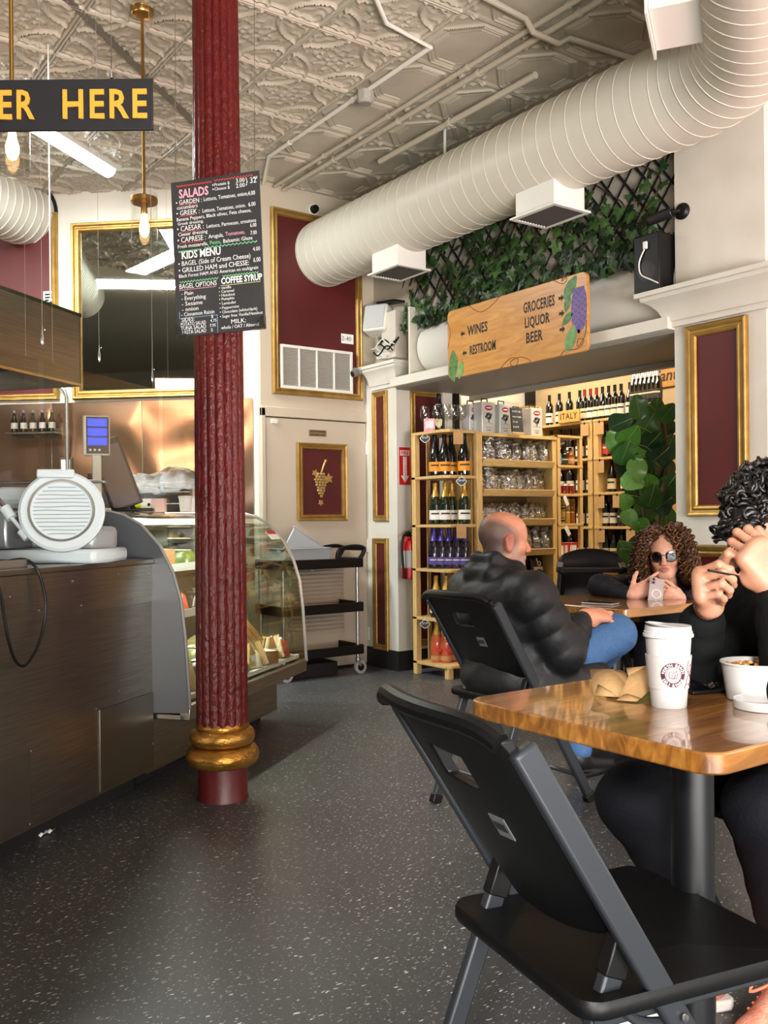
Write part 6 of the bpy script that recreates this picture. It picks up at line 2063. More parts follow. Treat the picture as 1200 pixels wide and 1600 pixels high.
def table(label, x0, x1, y0, y1, post, name='cafe_table'):
    cx_, cy_ = (x0 + x1) / 2, (y0 + y1) / 2
    t = thing(name, label, 'table', (cx_, cy_, 0))
    w2, d2, r_ = (x1 - x0) / 2, (y1 - y0) / 2, .045
    pts = []
    for (ex, ey, a0) in ((w2 - r_, d2 - r_, 0), (-w2 + r_, d2 - r_, 90), (-w2 + r_, -d2 + r_, 180), (w2 - r_, -d2 + r_, 270)):
        for k in range(7):
            a = math.radians(a0 + 15 * k)
            pts.append((ex + r_ * math.cos(a), ey + r_ * math.sin(a)))
    MB().prism(pts, .712, .75).build('table_top', TW, t, bevel=.004)
    PB = mat('table_post_black', '07080b', .4)
    px_, py_ = post[0] - cx_, post[1] - cy_
    MB().tube([(px_, py_, .02), (px_, py_, .70)], .04, 28).build('post', PB, t)
    MB().box((px_, py_, .706), (.22, .22, .012)).build('top_plate', PB, t, bevel=.003)
    MB().lathe([(.20, 0), (.205, .008), (.19, .02), (.06, .032), (.045, .05)], 36, M=T(px_, py_)).build('floor_base', PB, t)
    return t


table('varnished wooden table in the foreground with a coffee cup and bowl', 1.325, 2.02, .925, 1.555, (1.512, 1.106))
table('varnished wooden table between the bald man and the woman in sunglasses', 3.165, 3.86, 2.65, 3.36, (3.52, 3.02))

# paper coffee cup
t = thing('coffee_cup', 'tall white paper coffee cup with lid and a deli logo sleeve on the foreground table', 'cup', onz(1045, 1103, .75), -YAW + .02)
CPW = mat('cup_paper', 'b9b6b2', .5)
MB().lathe([(.0335, .002), (.035, 0), (.036, .002), (.0465, .146), (.001, .146)], 48).build('cup_wall', CPW, t)
SL_ = [(.0395, .040), (.0400, .040), (.0462, .104), (.0456, .104)]
MB().lathe([(.0396, .0395), (.0406, .0395), (.0471, .107), (.0461, .107)], 48).build('paper_sleeve', mat('sleeve_paper', 'b1a9a5', .6), t)
lid = MB()
pr_ = [(.0475, .144), (.0512, .146), (.0512, .151), (.049, .1525), (.0492, .156), (.0475, .1575), (.0465, .168)]
lid.lathe(pr_ , 48)
n_ = 48
lid.add([(.0465 * math.cos(2 * math.pi * k / n_), .0465 * math.sin(2 * math.pi * k / n_), .168 - .006 * math.cos(2 * math.pi * k / n_)) for k in range(n_)] + [(.041 * math.cos(2 * math.pi * k / n_), .041 * math.sin(2 * math.pi * k / n_), .1695 - .006 * math.cos(2 * math.pi * k / n_)) for k in range(n_)] + [(.036 * math.cos(2 * math.pi * k / n_), .036 * math.sin(2 * math.pi * k / n_), .163 - .005 * math.cos(2 * math.pi * k / n_)) for k in range(n_)],
        [(j * n_ + k, j * n_ + (k + 1) % n_, (j + 1) * n_ + (k + 1) % n_, (j + 1) * n_ + k) for j in range(2) for k in range(n_)] + [tuple(range(2 * n_, 3 * n_))])
lid.build('cup_lid', mat('lid_white', 'bcbbb8', .35), t)
MAR = mat('logo_maroon', '3d0f1b', .6)
LGP = mat('logo_pale', 'c9bfbc', .6)


def on_sleeve(u, v, off=.0006):
    "u along the sleeve (m), v height: point on the cone"
    r_ = .0406 + (v - .0395) * (.0471 - .0406) / .0675 + off
    a = -math.pi / 2 + u / .0438
    return (r_ * math.cos(a), r_ * math.sin(a), v)


def disc_on(r0, r1, u0, v0, n__=48, off=.0006, a0=0, a1=2 * math.pi):
    b = MB()
    vs, fs = [], []
    for k in range(n__ + 1):
        a = a0 + (a1 - a0) * k / n__
        vs += [on_sleeve(u0 + r0 * math.cos(a), v0 + r0 * math.sin(a), off), on_sleeve(u0 + r1 * math.cos(a), v0 + r1 * math.sin(a), off)]
    for k in range(n__):
        fs.append((2 * k, 2 * k + 1, 2 * k + 3, 2 * k + 2))
    return b.add(vs, fs)


UC, VC = -.004, .071
disc_on(.0163, .0255, UC, VC, off=.0005).build('logo_ring', MAR, t)
disc_on(.0135, .0143, UC, VC, off=.0005).build('logo_ring', MAR, t)


def arc_text(s, rad, a_start, a_end, flip, size):
    for k, ch in enumerate(s):
        if ch == ' ':
            continue
        a = a_start + (a_end - a_start) * (k + .5) / len(s)
        d = bpy.data.curves.new('c', 'FONT')
        d.body, d.size, d.align_x, d.offset = ch, size, 'CENTER', .0002
        d.resolution_u = 1
        tmp = bpy.data.objects.new('c', d)
        me = bpy.data.meshes.new_from_object(tmp)
        bpy.data.objects.remove(tmp)
        rot = a - math.pi / 2 + (math.pi if flip else 0)
        ct_, st_ = math.cos(rot), math.sin(rot)
        for v in me.vertices:
            x, y = v.co.x, v.co.y - size * .35
            v.co = on_sleeve(UC + rad * math.cos(a) + x * ct_ - y * st_, VC + rad * math.sin(a) + x * st_ + y * ct_, .0010)
        me.materials.clear()
        me.materials.append(LGP)
        link('logo_letter', me, t)


arc_text('NORTH BEACH', .0205, math.radians(172), math.radians(8), False, .0088)
arc_text('DELI & WINE', .0212, math.radians(205), math.radians(335), True, .0088)
# line drawing inside the ring and the drawn figures on the right of the sleeve
lg = MB()
for pts in (((-.008, -.006), (-.009, .003), (-.005, .008), (-.002, .004), (.003, .005), (.006, .009), (.008, .002), (.007, -.006), (.0, -.009), (-.008, -.006)), ((-.004, .001), (-.001, -.001)), ((.002, .002), (.004, -.002), (.001, -.004)), ((-.005, -.004), (.0, -.006), (.004, -.005))):
    lg.tube([on_sleeve(UC + x, VC + y, .0008) for x, y in pts], .0007, 4)
for pts in (((.026, .048), (.029, .062), (.034, .07), (.033, .08), (.036, .088), (.041, .09), (.043, .082), (.04, .072), (.044, .066), (.047, .05)), ((.030, .075), (.027, .085), (.031, .1)), ((.038, .07), (.044, .058), (.04, .045)), ((.022, .042), (.028, .05), (.036, .052), (.044, .046)), ((.046, .095), (.05, .085), (.048, .07))):
    lg.tube([on_sleeve(x, y, .0005) for x, y in pts], .0006, 4)
lg.build('logo_drawing', mat('drawing_maroon', '56262f', .6), t)
disc_on(.0, .007, .038, .058, 20, .0003).build('drawn_figure', mat('figure_tint', 'd8c4b8', .6), t)
disc_on(.0, .005, .039, .083, 20, .0003).build('drawn_figure', mat('figure_tint', ''), t)

# soup bowl, its lid, napkin, phone
t = thing('soup_bowl', 'white paper soup bowl full of chunky soup at the right table edge', 'bowl', onz(1180, 1092, .75), 0)
MB().lathe([(.055, .002), (.056, 0), (.058, .002), (.069, .076), (.071, .0765), (.0725, .079), (.071, .0815), (.068, .080), (.056, .006), (.001, .006)], 48).build('bowl_wall', CPW, t)
so = MB()
rs_ = random.Random(4)
so.lathe([(.001, .070), (.0665, .070)], 40)
for k in range(60):
    a, r_ = rs_.uniform(0, 6.28), .06 * math.sqrt(rs_.random())
    so.ball((r_ * math.cos(a), r_ * math.sin(a), .071), (rs_.uniform(.004, .008), rs_.uniform(.004, .007), rs_.uniform(.003, .006)), 7, rs_.randrange(3))
so.build('soup', [mat('soup_gold', 'c98f3e', .3), mat('soup_cream', 'dcb673', .4), mat('soup_brown', 'a8662c', .35)], t)['kind'] = 'stuff'
lc = onz(1194, 1106, .75)
t = thing('bowl_lid', 'white paper bowl lid lying upturned beside the bowl, soup stains inside', 'lid', lc, 0)
MB().lathe([(.056, 0), (.060, .001), (.061, .017), (.0595, .0185), (.058, .017), (.0575, .004), (.001, .004)], 48).build('lid_rim', CPW, t)
st_ = MB()
for k in range(12):
    a = rs_.uniform(0, 6.28)
    st_.ball((.04 * rs_.random() * math.cos(a), .04 * rs_.random() * math.sin(a), .0045), (rs_.uniform(.003, .008), rs_.uniform(.003, .006), .001), 6)
st_.build('soup_drops', mat('soup_gold', ''), t)['kind'] = 'stuff'
# folded napkin: sheets with creases
nv_ = [at(x, y, 1) for x, y in ()]
t = thing('kraft_napkin', 'crumpled brown paper napkin beside the coffee cup', 'napkin', onz(968, 1088, .752), -YAW)
NP = mat('napkin_kraft', 'b28d5d', .8, col2='a98153', scale=20, bump=.2, bscale=60)
for tri in ([(-.055, .0, .002), (-.045, .09, .045), (.0, .06, .05), (.02, .0, .02), (-.01, -.03, .004)],
            [(-.045, .09, .045), (.03, .10, .04), (.05, .05, .03), (.02, .0, .02), (.0, .06, .05)],
            [(-.01, -.035, .003), (.02, .0, .045), (.075, .05, .058), (.085, .0, .03), (.035, -.045, .004)],
            [(.02, .0, .045), (.03, .06, .052), (.08, .09, .05), (.075, .05, .058)],
            [(-.02, -.05, .001), (.01, -.02, .012), (.035, -.045, .004), (.02, -.065, .001)],
            [(-.055, 0, .002), (-.01, -.03, .004), (-.02, -.01, .012), (-.04, .03, .022)]):
    n_ = len(tri)
    cen = sum((Vector(p) for p in tri), Vector()) / n_ + Vector((0, 0, .004))
    MB().add(tri + [tuple(cen)], [(k, (k + 1) % n_, n_) for k in range(n_)]).build('paper_fold', NP, t, solid=.0012, ang=20)
c = onz(1112, 1079, .75)
t = thing('black_phone', 'black smartphone lying on the foreground table behind the cup', 'phone', c, -YAW + .3)
MB().bx(-.075, .075, -.036, .036, 0, .009).build('phone_body', BLACK, t, bevel=.004)
MB().bx(-.071, .071, -.032, .032, .009, .0095).build('phone_screen', mat('screen_black', '050507', .08, coat=1), t)
t = thing('foil_wrapper', 'crumpled clear wrapper lying on the black phone', 'wrapper', c + Vector((-.03, .02, .0096)), -YAW)
MB().grid(lambda u, v: ((u - .5) * .09, (v - .5) * .06, .006 + .010 * math.sin(6 * u + 2 * v) * math.cos(5 * v) + .006), 8, 6).build('wrapper_sheet', clear('wrapper_film', 'e6e6e6', .35, .15, .6, 60), t, ang=15)

# phone lying flat on the far table
c = onz(938, 944, .75)
t = thing('clear_phone_case', 'smartphone in a pale clear case lying on the far table', 'phone', c, .25)
MB().bx(-.04, .04, -.078, .078, 0, .009).build('phone_body', mat('phone_pale', '9a9294', .2, .2), t, bevel=.004)
MB().bx(-.038, .038, -.076, .076, .009, .0095).build('phone_screen', mat('screen_black', ''), t)

# ------------------------------------------------------------ black high chair behind the woman
hc = C(1.17, 5.26)
t = thing('high_chair', 'black high chair with arms and a warning label behind the far table', 'high chair', hc, -YAW - .2)
for sx in (-1, 1):
    for sy in (-1, 1):
        MB().bar((sx * .16, sy * .16, .84 if sy < 0 else .78), (sx * .24, sy * .22, 0), .035, .035).build('leg', BLACK, t, bevel=.004)
    MB().bar((sx * .17, -.20, .865), (sx * .17, .2, .885), .04, .03).build('armrest', BLACK, t, bevel=.006)
    MB().bar((sx * .2, -.19, .25), (sx * .2, .19, .25), .03, .02).build('side_stretcher', BLACK, t, bevel=.003)
MB().bx(-.16, .16, -.16, .17, .52, .545).build('seat', BLACK, t, bevel=.006)
MB().bar((-.17, -.19, .86), (.17, -.19, .86), .04, .03).bar((-.2, -.18, .25), (.2, -.18, .25), .03, .02).build('front_bar', BLACK, t, bevel=.005)
MB().grid(lambda u, v: ((u - .5) * .36, .17 + .03 * v - .05 * (2 * u - 1) ** 2, .55 + v * (.36 + .06 * math.sin(math.pi * u) ** .5 * (1 if v > .9 else 0))), 12, 10).build('seat_back', BLACK, t, solid=.02)
MB().bx(.06, .14, -.212, -.209, .79, .85).build('warning_label', PAPERW, t)
MB().bx(.06, .14, -.2135, -.212, .835, .85).build('label_band', mat('label_orange', 'd9682c', .5), t)

# ------------------------------------------------------------ figures: smooth blended solids turned into one skin
class SDF:
    def __init__(s):
        s.p = []

    def cap(s, a, b, ra, rb=None, k=.02, M=None, rip=None, op='add'):
        a, b = Vector(a), Vector(b)
        if M is not None:
            a, b = M @ a, M @ b
        s.p.append(('c', np.array(a, np.float32), np.array(b, np.float32), ra, ra if rb is None else rb, k, op, rip))
        return s

    def ell(s, c, r, k=.02, M=None, R=None, op='add'):
        L = Matrix.Translation(c)
        if R is not None:
            L = L @ R.to_4x4()
        if M is not None:
            L = M @ L
        r = r if isinstance(r, (tuple, list)) else (r, r, r)
        s.p.append(('e', np.array(L.inverted(), np.float32), np.array(r, np.float32), np.array(L.translation, np.float32), max(r), k, op, None))
        return s

    def box(s, c, h, r, k=.01, M=None, op='add'):
        L = Matrix.Translation(c)
        if M is not None:
            L = M @ L
        s.p.append(('b', np.array(L.inverted(), np.float32), np.array(h, np.float32), np.array(L.translation, np.float32), r, k, op, None))
        return s

    def mesh(s, name, mats, res, paint=None, noise_amp=0.0, noise_sc=20.0):
        los, his = [], []
        for p in s.p:
            if p[0] == 'c':
                rr = max(p[3], p[4]) + (p[7][1] if p[7] else 0)
                los.append(np.minimum(p[1], p[2]) - rr)
                his.append(np.maximum(p[1], p[2]) + rr)
            elif p[0] == 'e':
                los.append(p[3] - p[4])
                his.append(p[3] + p[4])
            else:
                e = float(np.linalg.norm(p[2])) + p[4]
                los.append(p[3] - e)
                his.append(p[3] + e)
        add = [i for i, p in enumerate(s.p) if p[6] == 'add']
        lo = np.min([los[i] for i in add], 0) - 3 * res
        hi = np.max([his[i] for i in add], 0) + 3 * res
        N = np.ceil((hi - lo) / res).astype(int) + 1
        D = np.full(tuple(N), .2, np.float32)
        ax = [lo[i] + res * np.arange(N[i], dtype=np.float32) for i in range(3)]
        for p, l, h in zip(s.p, los, his):
            k = p[5]
            m = k * 1.2 + 2 * res + .01
            i0 = np.clip(((l - m - lo) / res).astype(int), 0, N - 1)
            i1 = np.clip(((h + m - lo) / res).astype(int) + 2, 1, N)
            if (i1 <= i0).any():
                continue
            X = ax[0][i0[0]:i1[0], None, None]
            Y = ax[1][None, i0[1]:i1[1], None]
            Z = ax[2][None, None, i0[2]:i1[2]]
            if p[0] == 'c':
                a, b = p[1], p[2]
                ba = b - a
                L2 = max(float(ba @ ba), 1e-9)
                t = np.clip(((X - a[0]) * ba[0] + (Y - a[1]) * ba[1] + (Z - a[2]) * ba[2]) / L2, 0, 1)
                rr = p[3] + (p[4] - p[3]) * t
                if p[7]:
                    n_, am = p[7][:2]
                    rr = rr + am * (np.abs(np.sin(np.pi * (t * n_ + .15))) ** .7 - .6)
                d = np.sqrt((X - a[0] - ba[0] * t) ** 2 + (Y - a[1] - ba[1] * t) ** 2 + (Z - a[2] - ba[2] * t) ** 2) - rr
            else:
                I = p[1]
                x = I[0, 0] * X + I[0, 1] * Y + I[0, 2] * Z + I[0, 3]
                y = I[1, 0] * X + I[1, 1] * Y + I[1, 2] * Z + I[1, 3]
                z = I[2, 0] * X + I[2, 1] * Y + I[2, 2] * Z + I[2, 3]
                if p[0] == 'e':
                    r = p[2]
                    k0 = np.sqrt((x / r[0]) ** 2 + (y / r[1]) ** 2 + (z / r[2]) ** 2)
                    k1 = np.sqrt((x / r[0] ** 2) ** 2 + (y / r[1] ** 2) ** 2 + (z / r[2] ** 2) ** 2)
                    d = k0 * (k0 - 1) / np.maximum(k1, 1e-6)
                else:
                    h_ = p[2]
                    qx, qy, qz = np.abs(x) - h_[0], np.abs(y) - h_[1], np.abs(z) - h_[2]
                    d = np.sqrt(np.maximum(qx, 0) ** 2 + np.maximum(qy, 0) ** 2 + np.maximum(qz, 0) ** 2) + np.minimum(np.maximum(np.maximum(qx, qy), qz), 0) - p[4]
            sl = (slice(i0[0], i1[0]), slice(i0[1], i1[1]), slice(i0[2], i1[2]))
            o = D[sl]
            if p[6] == 'add':
                h_ = np.maximum(k - np.abs(o - d), 0) / k
                D[sl] = np.minimum(o, d) - h_ * h_ * k * .25
            else:
                h_ = np.maximum(k - np.abs(o + d), 0) / k
                D[sl] = np.maximum(o, -d) + h_ * h_ * k * .25
        if noise_amp:
            X, Y, Z = ax[0][:, None, None] * noise_sc, ax[1][None, :, None] * noise_sc, ax[2][None, None, :] * noise_sc
            D += noise_amp * (np.sin(X + 1.7 * np.sin(Z * .9 + Y)) * np.sin(Z * 1.3 + 1.1 * np.sin(Y * .8)) + .5 * np.sin(2.1 * Y + 1.3 * Z) * np.sin(1.9 * X - .7 * Z)).astype(np.float32)
        V, Q = surface_nets(D, lo, res)
        me = bpy.data.meshes.new(name)
        me.vertices.add(len(V))
        me.vertices.foreach_set('co', V.astype(np.float32).ravel())
        me.loops.add(len(Q) * 4)
        me.loops.foreach_set('vertex_index', Q.ravel().astype(np.int32))
        me.polygons.add(len(Q))
        me.polygons.foreach_set('loop_start', np.arange(0, len(Q) * 4, 4, dtype=np.int32))
        me.polygons.foreach_set('loop_total', np.full(len(Q), 4, np.int32))
        me.polygons.foreach_set('use_smooth', np.ones(len(Q), bool))
        me.update(calc_edges=True)
        me.validate()
        for m in (mats if isinstance(mats, (list, tuple)) else [mats]):
            me.materials.append(m)
        if paint:
            col = np.ones((len(V), 4), np.float32)
            col[:, :3] = paint(V)
            at_ = me.attributes.new('tone', 'FLOAT_COLOR', 'POINT')
            at_.data.foreach_set('color', col.ravel())
        return me

    def build(s, name, mats, parent, res, **kw):
        return link(name, s.mesh(name, mats, res, **kw), parent)


def surface_nets(D, lo, res):
    S = D < 0
    mn, mx = S, S
    a = S[:-1] & S[1:], S[:-1] | S[1:]
    b = a[0][:, :-1] & a[0][:, 1:], a[1][:, :-1] | a[1][:, 1:]
    c = b[0][:, :, :-1] & b[0][:, :, 1:], b[1][:, :, :-1] | b[1][:, :, 1:]
    act = c[1] & ~c[0]
    idx = np.argwhere(act)
    nx, ny, nz = act.shape
    flat = (idx[:, 0] * ny + idx[:, 1]) * nz + idx[:, 2]
    cor = np.array([(i, j, k) for i in (0, 1) for j in (0, 1) for k in (0, 1)])
    val = np.stack([D[idx[:, 0] + c_[0], idx[:, 1] + c_[1], idx[:, 2] + c_[2]] for c_ in cor], 1)
    P, W = np.zeros((len(idx), 3), np.float32), np.zeros((len(idx), 1), np.float32)
    for i in range(8):
        for j in range(i + 1, 8):
            if np.abs(cor[i] - cor[j]).sum() != 1:
                continue
            va, vb = val[:, i], val[:, j]
            m = (va < 0) != (vb < 0)
            t = np.where(m, va / np.where(m, va - vb, 1), 0)[:, None]
            P += np.where(m[:, None], cor[i] + t * (cor[j] - cor[i]), 0)
            W += m[:, None]
    V = lo + res * (idx + P / np.maximum(W, 1))
    qs = []
    for axn in range(3):
        o1, o2 = [(1, 2), (2, 0), (0, 1)][axn]
        A = np.moveaxis(S, axn, 0)
        m = A[:-1] != A[1:]
        m = np.moveaxis(m, 0, axn)
        e = np.argwhere(m)
        ok = (e[:, o1] > 0) & (e[:, o2] > 0) & (e[:, o1] < S.shape[o1] - 1) & (e[:, o2] < S.shape[o2] - 1)
        e = e[ok]
        fl = S[e[:, 0], e[:, 1], e[:, 2]]

        def cell(d1, d2):
            q = e.copy()
            q[:, o1] -= d1
            q[:, o2] -= d2
            return np.searchsorted(flat, (q[:, 0] * ny + q[:, 1]) * nz + q[:, 2])
        q = np.stack([cell(1, 1), cell(0, 1), cell(0, 0), cell(1, 0)], 1)
        q[~fl] = q[~fl][:, ::-1]
        qs.append(q)
    return V, np.concatenate(qs)


def tone_mat(name, rough=.5, bump=.08, bs=90, sss=.0):
    m = bpy.data.materials.new(name)
    m.use_nodes = True
    nt = m.node_tree
    b = nt.nodes['Principled BSDF']
    b.inputs['Roughness'].default_value = rough
    b.inputs['Subsurface Weight'].default_value = sss
    b.inputs['Subsurface Radius'].default_value = (.02, .007, .004)
    b.inputs['Subsurface Scale'].default_value = .35
    a = nd(nt, 'Attribute', attribute_name='tone')
    tc = nd(nt, 'TexCoord')
    nz = nd(nt, 'TexNoise')
    nz.inputs['Scale'].default_value = 26
    nz.inputs['Detail'].default_value = 5
    nt.links.new(tc.outputs['Object'], nz.inputs['Vector'])
    mx = nd(nt, 'MixRGB', blend_type='MULTIPLY')
    mx.inputs[0].default_value = .5
    rp = nd(nt, 'ValToRGB')
    rp.color_ramp.elements[0].color, rp.color_ramp.elements[1].color = (.62, .5, .46, 1), (1, 1, 1, 1)
    rp.color_ramp.elements[0].position, rp.color_ramp.elements[1].position = .25, .6
    nt.links.new(nz.outputs['Fac'], rp.inputs['Fac'])
    nt.links.new(a.outputs['Color'], mx.inputs[1])
    nt.links.new(rp.outputs['Color'], mx.inputs[2])
    nt.links.new(mx.outputs[0], b.inputs['Base Color'])
    n2 = nd(nt, 'TexNoise')
    n2.inputs['Scale'].default_value = bs
    nt.links.new(tc.outputs['Object'], n2.inputs['Vector'])
    bp = nd(nt, 'Bump')
    bp.inputs['Strength'].default_value = bump
    bp.inputs['Distance'].default_value = .004
    nt.links.new(n2.outputs['Fac'], bp.inputs['Height'])
    nt.links.new(bp.outputs['Normal'], b.inputs['Normal'])
    return m


SKIN = tone_mat('skin', .5, .1, 120, .12)


def frame_from(origin, fwd, up):
    "local x = fwd, z ~ up, y = left"
    f = Vector(fwd).normalized()
    u = Vector(up)
    u = (u - f * f.dot(u)).normalized()
    l_ = u.cross(f)
    return Matrix.Translation(origin) @ Matrix((f, l_, u)).transposed().to_4x4()


def head(s, M, jaw=1.0, nose=1.0, ears=True, fem=False):
    s.ell((-.012, 0, .028), (.098, .077, .090), .02, M)
    s.ell((.022, 0, -.040), (.068, .059, .078), .03, M)
    s.ell((.036, 0, .035), (.056, .062, .058), .03, M)
    s.cap((.066, -.012, -.100), (.066, .012, -.100), .021 * jaw, k=.03, M=M)
    for y in (-1, 1):
        s.cap((.0, .050 * y, -.062), (.058, .018 * y, -.098), .022 * jaw, .019, .03, M)
        s.ell((.060, .040 * y, -.028), (.026, .024, .024), .025, M)
        s.cap((.078, .012 * y, .014), (.068, .046 * y, .012), .011, .010, .022, M)
        s.ell((.098, .031 * y, -.006), (.018, .017, .012), .016, M, op='sub')
        s.ell((.0735, .031 * y, -.007), (.0125, .0145, .0125), .004, M)
        s.cap((.083, .018 * y, .0005), (.079, .044 * y, -.002), .0045, k=.006, M=M)
        s.ell((.099, .010 * y, -.040), (.011, .0085, .008), .008, M)
        if ears:
            Re = Matrix.Rotation(.25 * y, 3, 'Z')
            s.ell((-.006, .080 * y, -.010), (.020, .008, .033), .012, M, Re)
            s.ell((.000, .089 * y, -.008), (.012, .006, .022), .006, M, Re, op='sub')
            s.cap((-.004, .0835 * y, .020), (-.022, .0845 * y, .004), .0048, k=.006, M=M)
            s.cap((-.022, .0845 * y, .004), (-.014, .082 * y, -.028), .0048, k=.006, M=M)
            s.ell((-.004, .081 * y, -.040), (.009, .006, .009), .008, M)
    s.cap((.090, 0, .004), (.110 * nose, 0, -.032), .0085, .0115, .014, M)
    s.ell((.108 * nose, 0, -.037), (.012, .0115, .0095), .008, M)
    s.cap((.089, -.019, -.0665), (.089, .019, -.0665), .0055, k=.008, M=M)
    s.ell((.094, 0, -.063), (.008, .016, .005), .006, M)
    s.ell((.092, 0, -.074), (.009, .016, .0065), .007, M)
    s.ell((.101, 0, -.0685), (.010, .018, .0016), .003, M, op='sub')


def hand(s, W, curls, side, thumb=((.6, .62, -.35), 20), k=.006, sc_=1.0, spread=.0, inter=None):
    """W: frame at the wrist, x to the knuckles, y to the thumb, z out of the back of the hand (side=-1: palm on +z)
    curls: four (knuckle, middle, end) bends in degrees, index first"""
    q = -1 if side > 0 else 1
    W = W @ Matrix.Scale(sc_, 4)
    S = sc_

    def P(v):
        return W @ Vector((v[0], v[1], v[2] * (1 if side > 0 else -1)))
    # palm
    for y, r_ in ((.026, .0150), (.009, .0155), (-.009, .0150), (-.026, .0140)):
        s.cap(P((.012, y * .62, 0)), P((.082 - abs(y - .008) * .25, y, .001)), .0165 * S, r_ * S, .016)
    s.ell((0, 0, 0), (.026 * S, .017 * S, .026 * S), .014, Matrix.Translation(P((.035, .022, -.012))))
    s.ell((0, 0, 0), (.026 * S, .015 * S, .024 * S), .014, Matrix.Translation(P((.03, -.020, -.010))))
    tips = []
    for (y, L, r_, c_, sp) in ((.0285, (.042, .026, .020), .0090, curls[0], .08), (.0098, (.046, .029, .021), .0092, curls[1], .02), (-.0090, (.042, .027, .020), .0088, curls[2], -.04), (-.0265, (.034, .021, .018), .0079, curls[3], -.10)):
        p = Vector((.085 - abs(y - .008) * .25, y, .001))
        an = 0.0
        rr = r_
        sp = sp * (1 + spread)
        for j in range(3):
            an += math.radians(c_[j])
            d = Vector((math.cos(an) * math.cos(sp), math.cos(an) * math.sin(sp) * (1 if an < 1 else .3), -math.sin(an)))
            e = p + d * L[j]
            s.cap(P(p), P(e), rr * S, rr * .92 * S, .0016 if j else .0035)
            if j < 2:
                s.ell((0, 0, 0), rr * 1.05 * S, .0016, Matrix.Translation(P(e)))
            p = e
            rr *= .92
        tips.append(P(p))
    d0 = Vector(thumb[0]).normalized()
    p0 = Vector((.018, .022, -.010))
    p1 = p0 + d0 * .040
    s.cap(P(p0), P(p1), .0150 * S, .0118 * S, .012)
    bend = math.radians(thumb[1])
    d1 = (d0 + Vector((math.sin(bend), -math.sin(bend) * .6, -math.sin(bend) * .3))).normalized()
    p2 = p1 + d1 * .031
    s.cap(P(p1), P(p2), .0115 * S, .0108 * S, .004)
    p3 = p2 + (d1 + Vector((.15, -.2, 0))).normalized() * .024
    s.cap(P(p2), P(p3), .0108 * S, .0088 * S, .003)
    return [P(p3)] + tips


def wrist_frame(o, x, y):
    X = Vector(x).normalized()
    Y = Vector(y)
    Y = (Y - X * X.dot(Y)).normalized()
    Z = X.cross(Y)
    return Matrix.Translation(o) @ Matrix((X, Y, Z)).transposed().to_4x4()


def toner(base, spots_):
    b = np.array(lin(base)[:3], np.float32)

    def f(V):
        c_ = np.tile(b, (len(V), 1))
        for (ctr, r_, colr, amt, inv) in spots_:
            if inv is not None:
                q = V @ np.array(inv.to_3x3(), np.float32).T + np.array(inv.translation, np.float32)
            else:
                q = V
            dd = np.sqrt((((q - np.array(ctr, np.float32)) / np.array(r_, np.float32)) ** 2).sum(1))
            w_ = (np.clip((1.15 - dd) / .3, 0, 1) * amt)[:, None]
            c_ = c_ * (1 - w_) + np.array(lin(colr)[:3], np.float32) * w_
        return c_
    return f


NYLON = mat('black_nylon', '121214', .55, spec=.35, bump=.3, bscale=26)
KNIT = mat('dark_knit', '08090a', .85, bump=.25, bscale=160, spec=.15)
DENIM = mat('blue_denim', '2f4f79', .8, col2='36597f', scale=90, bump=.2, bscale=200)
NAVY = mat('navy_trousers', '07080d', .8, spec=.15, bump=.2, bscale=120)

# ------------------------------------------------------------ the bald man
t = thing('person', 'bald man in a black puffer jacket and jeans, seated with crossed legs, seen from behind', 'person', CH2, 0)
HM = frame_from((-.01, .07, 1.058), (.93, -.38, -.06), (0.03, .0, 1))
HI = HM.inverted()
s = SDF()
head(s, HM, 1.15, 1.0)
s.cap((-.02, 0, -.06), (-.05, 0, -.20), .060, .068, .03, HM)
# trunk and limbs under the clothes
s.ell((0, .03, .58), (.12, .16, .18), .05).ell((-.05, .04, .76), (.12, .17, .16), .05)
SHR, SHL, ELR, ELL, WRR, WRL = (-.07, -.15, .84), (-.06, .22, .84), (.03, -.225, .625), (.08, .27, .62), (.21, -.168, .748), (.27, .03, .66)
for a, b_ in ((SHR, ELR), (SHL, ELL)):
    s.cap(a, b_, .052, .044, .04)
for a, b_ in ((ELR, WRR), (ELL, WRL)):
    s.cap(a, b_, .044, .029, .03)
s.cap((.0, -.09, .50), (.36, -.20, .665), .08, .06, .05).cap((.36, -.20, .665), (.44, .14, .36), .055, .04, .03)
s.cap((.0, .12, .50), (.42, .10, .52), .08, .06, .05).cap((.42, .10, .52), (.45, .09, .12), .05, .03, .03)
hand(s, wrist_frame(WRR, (.88, -.32, -.04), (.3, .9, .35)), ((8, 22, 14), (14, 24, 14), (20, 26, 16), (26, 30, 18)), 1, ((.7, .6, -.1), 10), sc_=1.15)
hand(s, wrist_frame(WRL, (.55, -.80, -.05), (-.8, -.5, .2)), ((30, 30, 15), (30, 30, 15), (35, 30, 15), (40, 30, 15)), -1, sc_=1.1)
ptone = toner('c98a6c', [((-.075, 0, .004), (.115, .2, .078), '4b423e', .85, HI), ((-.09, 0, -.02), (.06, .12, .05), '3f3835', .5, HI),
                         ((.05, 0, -.095), (.06, .07, .04), '8d857e', .75, HI), ((.095, 0, -.058), (.02, .03, .008), '8a7d74', .6, HI), ((.02, .05, -.06), (.03, .05, .04), '94887e', .5, HI), ((.02, -.05, -.06), (.03, .05, .04), '94887e', .5, HI),
                         ((.11, 0, -.036), (.02, .02, .02), 'c4755e', .6, HI), ((-.006, -.085, -.01), (.03, .02, .04), 'c9735c', .7, HI), ((.06, 0, .09), (.08, .09, .05), 'd59576', .5, HI),
                         ((.31, -.175, .70), (.09, .09, .08), 'c98468', .6, None)])
s.build('body', SKIN, t, .0042, paint=ptone)
